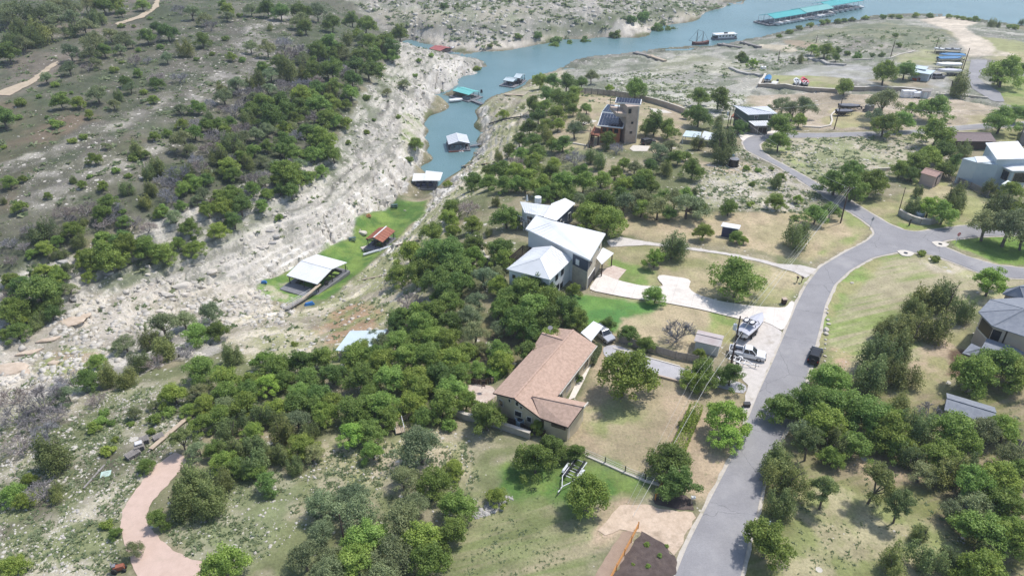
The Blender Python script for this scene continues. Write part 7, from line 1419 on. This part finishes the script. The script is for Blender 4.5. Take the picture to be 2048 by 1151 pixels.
T(683,0,[(60,110,100,'o'),(40,220,90,'c'),(140,160,110,'g'),(170,240,120,'o'),(260,220,110,'o'),(300,270,140,'o'),(350,230,110,'o'),(100,300,110,'o'),(200,330,120,'o'),(80,380,120,'o'),(160,410,130,'o'),(60,460,110,'o'),(60,530,110,'g'),(230,400,90,'o'),(20,610,70,'g'),(300,330,90,'o'),(20,330,100,'s'),(145,580,60,'u'),(465,345,40,'u'),(540,330,40,'u'),(440,430,40,'u'),(370,490,80,'s'),(270,550,60,'s'),(340,695,40,'u'),(195,700,30,'u'),(150,790,45,'u'),(45,855,40,'u'),(440,870,90,'g'),(410,950,60,'u'),(810,400,60,'u'),
(970,675,70,'g'),(1190,490,100,'g'),(1270,490,100,'o'),(1350,500,120,'o'),(1440,490,80,'o'),(1500,470,90,'s'),(1230,560,100,'o'),(1310,580,130,'o'),(1380,600,110,'o'),(1220,630,100,'g'),(1300,660,110,'g'),(1180,690,100,'o'),(1390,650,80,'g'),(1475,640,80,'g'),(1130,760,110,'o'),(1220,750,110,'g'),(1300,740,90,'g'),(1070,830,100,'o'),(1150,830,110,'o'),(1230,800,110,'c'),(1010,890,100,'o'),(940,930,80,'c'),(1080,910,110,'g'),(1260,860,90,'g'),(1050,960,120,'b'),(950,1020,140,'g'),(1150,950,120,'g'),(1130,1040,110,'g'),(1050,1090,110,'g'),(780,1090,140,'g'),(880,1090,110,'g'),(640,1110,60,'u'),(1200,1100,140,'g'),(1330,1080,150,'g'),(1450,1090,130,'g'),(1270,970,90,'g'),(1330,930,90,'b'),(1400,940,130,'b'),(1500,930,100,'c'),(1570,950,120,'c'),(1440,1020,120,'g'),(1560,1060,120,'g'),(1760,1000,110,'s'),(1600,830,110,'o'),(1650,880,90,'b'),(1690,970,90,'g'),(1770,530,140,'g'),(1610,535,60,'y'),(1880,730,150,'o'),(1960,760,130,'o'),(1830,770,90,'o'),(1900,900,130,'s'),(1980,880,130,'s'),(2020,930,110,'o'),(1860,980,100,'o'),(1820,1060,140,'g'),(1700,1100,130,'g'),(1950,1000,100,'c'),(1640,1030,100,'g'),
(615,25,60,'d'),(695,25,30,'d'),(1290,120,80,'d'),(1380,115,80,'d'),(1470,110,80,'d'),(1560,105,80,'d'),(1650,105,70,'d'),(1740,100,80,'d'),(1810,60,80,'d'),(1900,90,80,'d'),(1980,70,80,'d'),(1180,140,60,'d'),(1060,165,50,'d'),(1270,205,80,'u'),(890,240,40,'u'),(1150,210,50,'u')])
T(1366,0,[(100,565,130,'o'),(220,580,140,'o'),(100,670,160,'o'),(20,680,60,'o'),(220,720,80,'c'),(340,750,100,'o'),(600,620,130,'s'),(660,660,140,'s'),(730,640,150,'s'),(700,720,90,'g'),(590,740,170,'g'),(580,840,130,'g'),(240,830,200,'c'),(240,900,150,'c'),(100,850,100,'c'),(60,1000,140,'o'),(20,930,70,'g'),(380,1005,50,'u'),(450,1015,50,'u'),(530,1010,40,'u'),(590,1050,60,'g'),(560,1080,90,'c'),(415,1100,40,'d'),(80,1135,50,'c'),
(350,340,70,'o'),(375,360,60,'d'),(420,380,60,'y'),(775,290,70,'y'),(860,290,110,'g'),(930,300,60,'o'),(920,340,60,'o'),(660,360,40,'s'),(710,345,60,'c'),(990,315,45,'d'),(1050,330,60,'d'),(1140,325,40,'d'),(1195,325,40,'d'),(1215,435,150,'g'),(1340,405,130,'o'),(980,505,120,'g'),(1640,415,40,'d'),(1640,490,160,'c'),(1940,410,190,'g'),(1900,470,80,'g'),(2040,400,70,'o'),(1300,270,40,'u'),(1275,210,40,'u'),
(1210,610,200,'s'),(1380,640,90,'g'),(1515,620,190,'g'),(1160,700,120,'s'),(1220,730,160,'g'),(1310,710,140,'g'),(1530,770,200,'g'),(1920,700,180,'g'),(2010,670,120,'g'),
(1400,960,160,'o'),(1500,930,160,'g'),(1560,900,150,'o'),(1580,1000,130,'o'),(1310,1000,130,'o'),(1380,1030,110,'o'),(1640,960,100,'o'),(1690,880,110,'c'),(920,1070,190,'g'),(1040,1020,160,'g'),(1130,1080,190,'g'),(1020,1110,190,'g'),(1880,1060,90,'c'),(1860,135,60,'c'),(1890,145,40,'c'),(2035,130,40,'c'),(1410,1140,80,'c'),(1620,1145,150,'c'),(1980,1130,130,'g'),(1850,1110,110,'c'),
(640,185,50,'u'),(700,168,45,'u'),(760,152,50,'u'),(840,132,45,'u'),(930,122,50,'u'),(1020,112,45,'u'),(1100,102,45,'u'),(1200,97,50,'u'),(1300,97,45,'u'),(1400,92,45,'u'),(1480,94,50,'u'),(1600,97,45,'u'),(1680,107,45,'u'),(1760,122,50,'u'),(1960,160,45,'u'),(2000,165,50,'u'),(580,215,40,'u'),(870,128,40,'u'),(970,118,40,'u'),(1250,97,40,'u'),(1640,102,40,'u'),(1720,112,40,'u')])
T(0,384,[(110,75,90,'g'),(280,15,50,'g'),(15,45,50,'c'),(640,40,110,'g'),(370,90,130,'b'),(500,70,140,'b'),(240,200,160,'c'),(170,210,100,'b'),(420,210,120,'g'),(490,160,60,'c'),(330,275,80,'g'),(260,320,110,'g'),(190,355,70,'g'),(50,290,110,'b'),(60,400,90,'b'),(50,480,110,'g'),(220,570,240,'o'),(130,520,150,'o'),(290,640,150,'o'),(70,680,190,'g'),(220,760,120,'c'),(120,760,80,'g'),(20,840,80,'o'),(620,320,200,'g'),(720,260,160,'g'),(540,330,150,'g'),(480,320,100,'g'),(700,200,140,'o'),(850,230,160,'g'),(950,200,160,'g'),(1040,230,90,'g'),(1110,130,110,'g'),(1240,80,110,'g'),(1330,30,140,'g'),(1430,30,140,'o'),(840,340,60,'u'),(1160,270,45,'u'),(1205,285,45,'u'),(1670,155,60,'u'),(860,30,100,'c'),(730,110,50,'u'),(390,440,110,'s'),(410,570,90,'s'),(930,310,70,'s'),
(1260,720,160,'s'),(1300,820,150,'o'),(1160,840,170,'g'),(980,800,200,'s'),(1000,900,200,'c'),(900,880,160,'c'),(745,900,140,'s'),(570,1000,130,'g'),(640,1080,170,'c'),(520,1110,150,'g'),(400,1100,140,'b'),(740,1100,140,'c'),(920,1010,130,'b'),(1380,960,150,'c'),(1180,1040,190,'g'),(1350,1110,190,'g'),(1500,1120,130,'g'),(1660,1040,190,'o'),(1800,1010,180,'o'),(1950,980,170,'o'),(1990,1080,160,'o'),(1850,1110,160,'o'),(1110,940,120,'b'),(1770,910,50,'u'),(1100,760,150,'s'),(820,1000,150,'c')])
T(683,384,[(670,90,130,'g'),(760,70,140,'b'),(640,150,120,'g'),(780,180,110,'g'),(540,240,150,'o'),(670,230,110,'g'),(560,340,220,'o'),(650,370,220,'o'),(520,420,200,'o'),(700,440,200,'o'),(450,490,170,'o'),(580,520,200,'o'),(640,580,180,'o'),(720,530,180,'g'),(860,510,170,'s'),(930,480,110,'s'),(930,50,70,'c'),(990,130,170,'g'),(1040,170,100,'g'),(885,235,60,'c'),(950,330,160,'o'),(970,380,150,'g'),
(400,640,140,'b'),(360,740,150,'o'),(460,720,170,'g'),(560,690,190,'g'),(650,660,170,'g'),(480,790,190,'g'),(330,780,130,'o'),(820,650,150,'s'),(760,740,170,'s'),(800,840,170,'s'),
(1190,540,190,'o'),(1100,590,200,'g'),(1000,620,180,'o'),(1250,620,190,'o'),(1150,680,230,'g'),(1050,760,220,'g'),(1250,745,200,'o'),(1350,700,190,'o'),(1420,750,150,'o'),(1140,830,150,'o'),(950,800,130,'s'),(1390,570,100,'g'),
(80,960,190,'g'),(340,880,170,'g'),(450,870,170,'g'),(560,860,180,'g'),(650,880,170,'g'),(250,1000,190,'g'),(400,980,200,'g'),(530,970,200,'g'),(660,990,190,'g'),(750,950,150,'g'),(120,1090,210,'o'),(290,1100,200,'g'),(450,1100,200,'g'),(600,1090,200,'o'),(720,1080,150,'g'),(815,1050,120,'g'),(830,930,110,'s'),(170,990,130,'g'),
(1600,790,110,'o'),(1720,840,130,'g'),(1830,900,130,'o'),(1415,1110,60,'o'),(1690,1070,350,'g'),(1880,390,125,'y'),(1885,600,130,'g'),(1990,300,200,'c'),(1500,120,180,'g'),(1600,160,200,'g'),(1560,60,180,'o'),(1700,60,180,'s'),(1800,40,170,'s'),(1900,90,170,'s'),(2000,40,130,'s'),(2020,815,210,'b'),(1515,960,60,'s'),(1500,1010,60,'s')])
T(1366,384,[(30,70,200,'s'),(100,90,110,'o'),(280,80,120,'g'),(405,75,50,'u'),(560,40,120,'g'),(690,40,60,'y'),(800,120,140,'g'),(890,100,120,'g'),(670,150,60,'u'),(690,240,200,'c'),(700,230,120,'b'),(120,225,120,'g'),(330,260,90,'g'),(370,280,60,'g'),(330,490,280,'g'),(1400,70,140,'c'),(1480,90,130,'y'),(1570,110,160,'g'),(1650,60,130,'c'),(1370,110,80,'c'),(1900,60,200,'c'),(1990,110,150,'g'),(1830,190,230,'s'),(1960,210,260,'s'),(2060,260,200,'s'),(1435,365,55,'u'),(1515,400,60,'u'),(1855,530,190,'y'),
(1480,600,190,'c'),(1600,620,210,'c'),(1680,690,170,'c'),(1400,680,180,'c'),(1230,800,190,'c'),(1400,800,220,'c'),(1520,780,220,'c'),(1300,900,250,'c'),(1200,960,250,'c'),(1150,1060,260,'c'),(1320,1060,220,'c'),(900,1110,250,'g'),
(1750,1060,250,'g'),(1900,1020,250,'g'),(2000,1080,220,'g'),(1720,1130,160,'g'),
(130,1060,210,'o'),(290,1080,180,'o'),(60,1100,150,'g'),(100,960,70,'g')])
T(0,768,[(60,60,170,'b'),(240,80,240,'b'),(80,170,190,'b'),(400,60,160,'s'),(570,80,120,'b'),(100,350,170,'b'),(290,400,270,'c'),(180,560,100,'g'),(240,620,180,'b'),(60,640,150,'g'),(140,680,120,'g'),(330,640,120,'c'),(60,1080,170,'g'),(690,880,80,'g'),(640,830,90,'u'),(670,225,60,'u'),(600,210,90,'u'),(570,260,90,'u'),(780,235,55,'u'),(690,330,50,'u'),(650,390,100,'u'),(1010,165,90,'u'),(920,210,100,'u'),(905,280,60,'u'),(860,480,110,'g'),(800,170,100,'s'),(620,165,70,'u'),(920,115,80,'s'),(1130,140,110,'g'),
(1300,180,170,'g'),(1450,110,190,'g'),(1380,250,170,'c'),(1530,190,190,'c'),(1650,130,180,'g'),(1780,100,190,'o'),(1900,60,170,'o'),(1950,180,170,'g'),(1680,270,190,'c'),(1530,330,180,'c'),(1380,370,170,'c'),(1090,340,150,'t'),(1190,390,140,'s'),(1500,450,190,'c'),(1650,400,170,'c'),(1760,480,130,'c'),(1800,350,170,'g'),(1590,580,150,'o'),(1330,560,170,'c'),(1140,580,280,'c'),(1040,690,240,'c'),(1240,670,260,'c'),(940,800,140,'o'),(795,985,125,'s'),(1330,1070,260,'g'),(1860,280,130,'c')])
T(683,768,[(60,150,200,'g'),(240,110,200,'g'),(420,90,190,'g'),(600,110,200,'g'),(870,180,220,'o'),(640,240,110,'u'),(1170,250,100,'g'),(190,390,140,'g'),(470,370,280,'s'),(370,560,200,'s'),(560,560,200,'g'),(680,490,130,'g'),(930,660,120,'g'),(1165,435,230,'o'),(1255,375,190,'o'),(1400,400,140,'o'),(1480,660,280,'g'),(700,720,210,'g'),(680,850,210,'o'),(100,760,260,'s'),(350,800,260,'s'),(480,900,250,'g'),(150,900,240,'g'),(300,1000,280,'s'),(500,1050,250,'g'),(80,1050,250,'g'),(1980,440,250,'o'),(2030,570,230,'o')])
T(1366,768,[(260,190,230,'y'),(250,300,190,'y'),(620,130,230,'g'),(760,90,240,'g'),(900,100,260,'g'),(1050,110,260,'g'),(1150,180,260,'g'),(860,220,240,'g'),(1250,270,250,'g'),(1400,230,220,'c'),(560,430,230,'c'),(620,550,250,'c'),(590,700,200,'c'),(760,360,190,'t'),(900,420,150,'g'),(850,650,200,'t'),(1150,600,230,'t'),(1300,740,190,'t'),(1380,440,170,'c'),(1600,500,230,'c'),(1650,250,250,'g'),(1560,400,220,'g'),(1900,560,280,'g'),(1750,600,240,'g'),(1950,720,260,'g'),(1820,860,280,'g'),(1980,920,260,'g'),(1300,100,180,'c'),(1490,150,150,'b'),(1950,260,200,'g'),(510,930,290,'g'),(1280,1050,220,'c'),(1480,1020,220,'c'),(1620,1030,180,'c'),(1850,1110,300,'g'),(1450,890,140,'c'),(20,240,90,'d'),(60,180,90,'d')])
def fill(poly,n,wmin,wmax,mix,seed,gap=.55):
    r=random.Random(seed); xs=[p[0] for p in poly]; ys=[p[1] for p in poly]; got=0
    for _ in range(n*40):
        if got>=n: break
        x=r.uniform(min(xs),max(xs)); y=r.uniform(min(ys),max(ys)); w_=r.uniform(wmin,wmax)
        if poly_sd(poly,np.array([x]),np.array([y]))[0]<0: continue
        if any(abs(x-t[0])<gap*w_ and abs(y-t[1])<gap*w_*.7 for t in TREES if t[3] not in 'ud'): continue
        TREES.append((x,y,w_,r.choice(mix))); got+=1
fill([(360,230),(450,190),(560,110),(660,70),(760,60),(815,85),(760,130),(700,200),(650,300),(560,370),(440,400),(330,440),(280,400),(360,300)],75,26,42,'osgbbcgs',1)
fill([(0,470),(150,430),(260,400),(300,440),(200,480),(60,560),(0,600)],14,28,40,'gbcb',2)
fill([(1070,160),(1150,160),(1180,230),(1130,290),(1090,330),(1130,360),(1200,370),(1330,360),(1400,400),(1330,425),(1230,420),(1110,390),(990,370),(960,345),(1020,290),(1060,220)],34,32,48,'ogsgo',3)
fill([(820,480),(920,420),(960,500),(1010,560),(1120,580),(1170,640),(1100,690),(1000,730),(930,800),(840,840),(700,870),(620,860),(480,820),(430,760),(560,700),(700,690),(800,660),(820,600),(800,540)],30,46,64,'oggsgy',4)
fill([(330,760),(450,740),(700,850),(640,900),(520,960),(360,900)],12,44,58,'cggs',5)
fill([(580,990),(700,980),(880,1010),(900,1060),(850,1149),(580,1149)],8,60,80,'sss',6)
fill([(1560,800),(1760,770),(1900,850),(2046,830),(2046,1149),(1900,1149),(1880,1000),(1760,900),(1640,900),(1560,860)],16,56,78,'gsgc',7)
fill([(20,600),(120,520),(240,480),(350,450),(480,390),(560,400),(420,450),(300,500),(150,570),(60,640)],20,26,44,'ggoug',21)
fill([(500,330),(600,300),(680,220),(700,260),(640,350),(560,390),(500,390)],10,26,40,'ggo',22)
fill([(0,20),(120,0),(200,10),(170,60),(60,90),(0,90)],8,34,46,'sc',8)
fill([(0,560),(60,540),(140,600),(60,660),(0,660)],3,40,56,'og',9)
fill([(0,790),(120,770),(180,810),(120,880),(0,900)],6,40,60,'bbc',10)
T(0,0,[(3880,3260,40,'u'),(3960,3330,36,'u'),(4000,3270,30,'u'),(3890,3390,36,'u'),(3800,3380,26,'u')])
T(0,0,[(2175,2080,140,'g'),(2290,2045,130,'s'),(2240,2010,100,'s'),(2240,2110,160,'g')])
rng_=random.Random(11); placed=[]
for (cx,cy,wp,k) in TREES:
    b0=hit(min(max(cx,2),2046),min(cy+wp*.18,1149)); dep=b0.y*CP_-(b0.z-CAMZ)*SP_; s=FPX/dep; W=wp/s*{'c':1.15,'t':1.15,'b':1.25,'u':1.2,'d':1.2}.get(k,1.27); hh=W*HT[k]
    zc=b0.z+hh*.52; q=P(cx,cy,zc)
    for _ in range(2): zg=max(H(q.x,q.y),WZ); q=P(cx,cy,zg+hh*.52)
    zg=H(q.x,q.y)
    placed.append([q.x,q.y,zg,W,k,cx,cy])
cnt={}
ordw=['nearest']+[o_.replace('twenty ','twenty-')+' nearest' for o_ in ORD[1:]]+['%dth nearest'%q_ for q_ in range(25,60)]
grp={}
for i,p in enumerate(placed):
    cx,cy=p[5],p[6]; best=min(LAND,key=lambda L:math.hypot((L[1]-cx),(L[2]-cy)*1.4)); dx,dy=cx-best[1],(cy-best[2])*1.4
    if abs(dx)>abs(dy)*2: rel='right of' if dx>0 else 'left of'
    elif abs(dy)>abs(dx)*2: rel='in front of' if dy>0 else 'behind'
    else: rel=('front right of' if dx>0 else 'front left of') if dy>0 else ('behind right of' if dx>0 else 'behind left of')
    key=(best[0],rel,NAMES[p[4]][1]); grp.setdefault(key,[]).append((math.hypot(dx,dy),i))
labels={}
for key,L in grp.items():
    L.sort()
    for r,(d,i) in enumerate(L): labels[i]=('%s %s %s'%(key[2],key[1],key[0])) if len(L)==1 else ('%s %s %s %s'%(ordw[r],key[2],key[1],key[0]))
GRP={'t':'tall junipers with bare trunks','o':'dark oaks across the hillside and gardens','g':'fresh green trees across the hillside and gardens','y':'yellow green trees among the others','s':'grey green trees across the hillside','c':'olive junipers across the hillside','b':'bare grey trees across the scrub','u':'small shrubs dotted over the slopes','d':'dark shrubs dotted over the slopes'}
for i,(x,y,zg,W,k,cx,cy) in enumerate(placed):
    nm,ds,cat=NAMES[k]; rz=rng_.uniform(0,6.283)
    if k in 'ud':
        o=bpy.data.objects.new('shrub',BUSH[k][rng_.randrange(3)]); COL.objects.link(o); o.location=(x,y,zg-.05); o.scale=(W,W,W*rng_.uniform(.85,1.15)); o.rotation_euler=(0,0,rz); tag(o,labels[i],cat,GRP[k]); continue
    cr,tm,h=PROTO[k][rng_.randrange(len(PROTO[k]))]; t=bpy.data.objects.new(nm,None); t.empty_display_size=.5; COL.objects.link(t); t.location=(x,y,zg-.1); hs=rng_.uniform(.88,1.08); t.scale=(W,W*rng_.uniform(.9,1.1),W*hs); t.rotation_euler=(0,0,rz); tag(t,labels[i],cat,GRP[k])
    a=bpy.data.objects.new('branches' if k=='b' else 'crown',cr); COL.objects.link(a); a.parent=t
    b=bpy.data.objects.new('trunk',tm); COL.objects.link(b); b.parent=t
print('trees',len(placed))
# clipped hedge
def hedge(label,pa,pb,w_,h_,kind='y'):
    a=g0(*pa); b=g0(*pb); rng=np.random.default_rng(3); n=2600; L=(b-a).length; d=(b-a).normalized(); nx=Vector((-d.y,d.x,0)); u=rng.random(n); q=rng.integers(0,4,n); v=rng.uniform(-.5,.5,n); z=rng.random(n)
    v=np.where(q==0,.5,np.where(q==1,-.5,v)); z=np.where(q>=2,1.0,z); P_=np.array(a)[None]+np.array(d)[None]*(u*L)[:,None]+np.array(nx)[None]*(v*w_)[:,None]+np.array([0,0,1])[None]*(z*h_)[:,None]+rng.normal(size=(n,3))*.04
    V,lv=leaves_mesh('h',P_-np.array(a),np.full(n,.05),n*2,.16,rng); me=quads_obj('hedge',V,lv,LM[kind]); o=bpy.data.objects.new('hedge',me); COL.objects.link(o); o.location=a; tag(o,label,'hedge')
hedge('clipped bright yellow green hedge beside the stone terrace',(980,760),(1006,741),2.0,1.3)
hedge('row of blue green shrubs against the right wall of the tan shingle house',(1182,728),(1196,700),1.2,1.4,'s')
hedge('green hedge row along the right edge of the dry lawn by the road',(1352,912),(1392,820),1.8,1.5,'g')
# ------------------------------------------------------------------ rubble and ground cover nobody could count
def scatter(name,n,polys,seed,make,kind='stuff',label=None,cat=None,dens=None):
    rng=np.random.default_rng(seed); Vs=[];Fs=[];extra=[]; nv=0
    for poly,cnt_,smin,smax in polys:
        wp=wpoly(poly); xs=[p[0] for p in wp]; ys=[p[1] for p in wp]; m=int(cnt_*2.6); X=rng.uniform(min(xs),max(xs),m); Y=rng.uniform(min(ys),max(ys),m); ok=poly_sd(wp,X,Y)>0
        for fp in FLATW: ok&=poly_sd(fp,X,Y)<-.4
        cl=fbm(X/4,Y/4,seed,3); ok&=cl>(rng.random(m)*.35+.3)
        X=X[ok][:cnt_]; Y=Y[ok][:cnt_]; Z=lookup(GZ,X,Y); g=Z>WZ+.1; X,Y,Z=X[g],Y[g],Z[g]
        S=smin+(smax-smin)*rng.random(len(X))**3
        for x,y,z,s in zip(X,Y,Z,S): v,f=make(rng,s); Vs.append(v+np.array([x,y,z])); Fs.append(f+nv); nv+=len(v)
    return np.vstack(Vs),np.vstack(Fs)
FLATW=[wpoly(p) for p in FLATS]
_cube=np.array([(-1,-1,-1),(1,-1,-1),(1,1,-1),(-1,1,-1),(-1,-1,1),(1,-1,1),(1,1,1),(-1,1,1)],float)*.5; _cf=np.array([(0,3,2,1),(4,5,6,7),(0,1,5,4),(1,2,6,5),(2,3,7,6),(3,0,4,7)])
def mk_rock(rng,s):
    v=_cube.copy(); v[4:,:2]*=rng.uniform(.4,.85); v+=rng.uniform(-.14,.14,(8,3)); v*=np.array([s,s*rng.uniform(.55,1),s*rng.uniform(.3,.6)]); a=rng.uniform(0,6.283); c,n=math.cos(a),math.sin(a); v=np.stack([v[:,0]*c-v[:,1]*n,v[:,0]*n+v[:,1]*c,v[:,2]],1); return v,_cf
def mk_tuft(rng,s):
    k=9; V=[]
    for i in range(k):
        a=rng.uniform(0,6.283); r=rng.random()*s*.5; x,y=math.cos(a)*r,math.sin(a)*r; b=rng.uniform(0,6.283); dx,dy=math.cos(b)*s*.22,math.sin(b)*s*.22; h=s*rng.uniform(.12,.36); lx,ly=rng.normal()*s*.34,rng.normal()*s*.34
        V+=[(x-dx,y-dy,0),(x+dx,y+dy,0),(x+dx*.6+lx,y+dy*.6+ly,h),(x-dx*.6+lx,y-dy*.6+ly,h)]
    return np.array(V),np.arange(k*4).reshape(k,4)
def stuff(name,VF,m,lv=None):
    V,F=VF; me=bpy.data.meshes.new(name); me.vertices.add(len(V)); me.vertices.foreach_set("co",V.reshape(-1).astype(np.float32)); n=len(F); me.loops.add(n*4); me.loops.foreach_set("vertex_index",F.reshape(-1).astype(np.int32)); me.polygons.add(n); me.polygons.foreach_set("loop_start",np.arange(0,n*4,4,dtype=np.int32)); me.update()
    if lv is not None: a=me.attributes.new("lv",'FLOAT','FACE'); a.data.foreach_set("value",lv(n).astype(np.float32))
    me.materials.append(m); o=bpy.data.objects.new(name,me); COL.objects.link(o); o['kind']='stuff'; return o
BANK=[(-40,560),(100,520),(300,450),(480,380),(640,300),(720,200),(830,90),(900,112),(968,134),(880,187),(848,224),(848,300),(800,388),(710,430),(700,475),(630,505),(530,555),(540,610),(450,690),(300,740),(160,800),(-40,800)]
CREEK=[(0,700),(60,650),(180,590),(330,560),(520,570),(590,620),(560,660),(470,650),(300,655),(200,720),(60,790),(0,800)]
SLOPE=[(1000,190),(1080,240),(1040,310),(985,370),(930,400),(900,470),(860,520),(860,600),(800,640),(770,700),(650,745),(540,740),(470,690),(545,605),(600,620),(655,600),(757,514),(848,427),(925,340),(963,262)]
LL=[(0,780),(160,800),(260,770),(420,790),(430,840),(380,890),(320,930),(240,1040),(240,1149),(0,1149)]
LLR=[(340,1000),(420,960),(560,920),(700,890),(940,880),(960,960),(900,1040),(600,1060),(480,1149),(400,1149),(330,1080)]
LOT=[(1450,300),(1500,290),(1560,335),(1650,390),(1640,430),(1560,425),(1400,415),(1390,370),(1420,330)]; LOT2=[(1520,275),(1700,272),(1880,275),(1850,310),(1800,345),(1640,370),(1560,320)]
PEN=[(1200,150),(1300,140),(1420,180),(1500,195),(1450,240),(1340,215),(1240,190)]
HILL=[(0,0),(690,10),(760,120),(640,300),(480,380),(300,450),(100,520),(0,560)]
FAR=[(700,2),(820,78),(960,101),(1110,78),(1300,60),(1480,10),(1400,2)]
stuff('rubble',scatter('r',0,[(BANK,3600,.2,1.5),(CREEK,2300,.2,1.5),(SLOPE,2600,.15,1.0),(LL,3600,.1,.5),(LLR,900,.1,.5),(LOT,1200,.2,.9),(LOT2,500,.2,.8),(PEN,900,.3,1.3),(HILL,600,.2,.9),(FAR,1500,.7,3.0)],5,mk_rock),M['rubble'])
stuff('stone_pile',scatter('r',0,[([(945,1030),(990,995),(1025,990),(1028,1008),(985,1025),(950,1038)],500,.25,.7),([(1915,1090),(1922,1000),(1938,960),(1944,990),(1930,1085)],500,.25,.6),([(940,870),(905,830),(930,845),(985,870)],10,.2,.4)],8,mk_rock),M['rockgrey'])
GT=leaf_material('grass_tufts',(.15,.20,.08),(.34,.35,.18),.5)
r5=np.random.default_rng(4)
stuff('scrub',scatter('s',0,[(LL,2800,.25,.9),(LLR,2000,.25,.8),(SLOPE,1600,.4,1.3),(BANK,1500,.5,1.8),(HILL,3200,.6,2.4),(LOT,600,.5,1.4),(LOT2,700,.5,1.5),(PEN,700,.6,1.8),(FAR,1200,1.5,4.5),([(1130,200),(1290,150),(1500,120),(1700,60),(1880,60),(1900,100),(1700,110),(1500,150),(1300,220)],1500,.8,2.6),([(1560,1149),(1580,1000),(1600,960),(1900,900),(2046,800),(2046,1149)],700,.2,.55),([(860,1149),(900,1000),(1150,960),(1200,1149)],400,.15,.4)],9,mk_tuft),GT,lambda n:r5.random(n))

# ------------------------------------------------------------------ air
def haze():
    m=bpy.data.materials.new('haze'); m.use_nodes=True; t=m.node_tree; t.nodes.remove(t.nodes["Principled BSDF"]); v=t.nodes.new("ShaderNodeVolumePrincipled"); v.inputs["Color"].default_value=(.80,.88,1,1); v.inputs["Density"].default_value=.00023; v.inputs["Anisotropy"].default_value=.2
    t.links.new(v.outputs[0],t.nodes["Material Output"].inputs["Volume"]); o=MB().box((0,4000,22),(16000,11400,126)).build('haze',m); o['kind']='stuff'
haze()
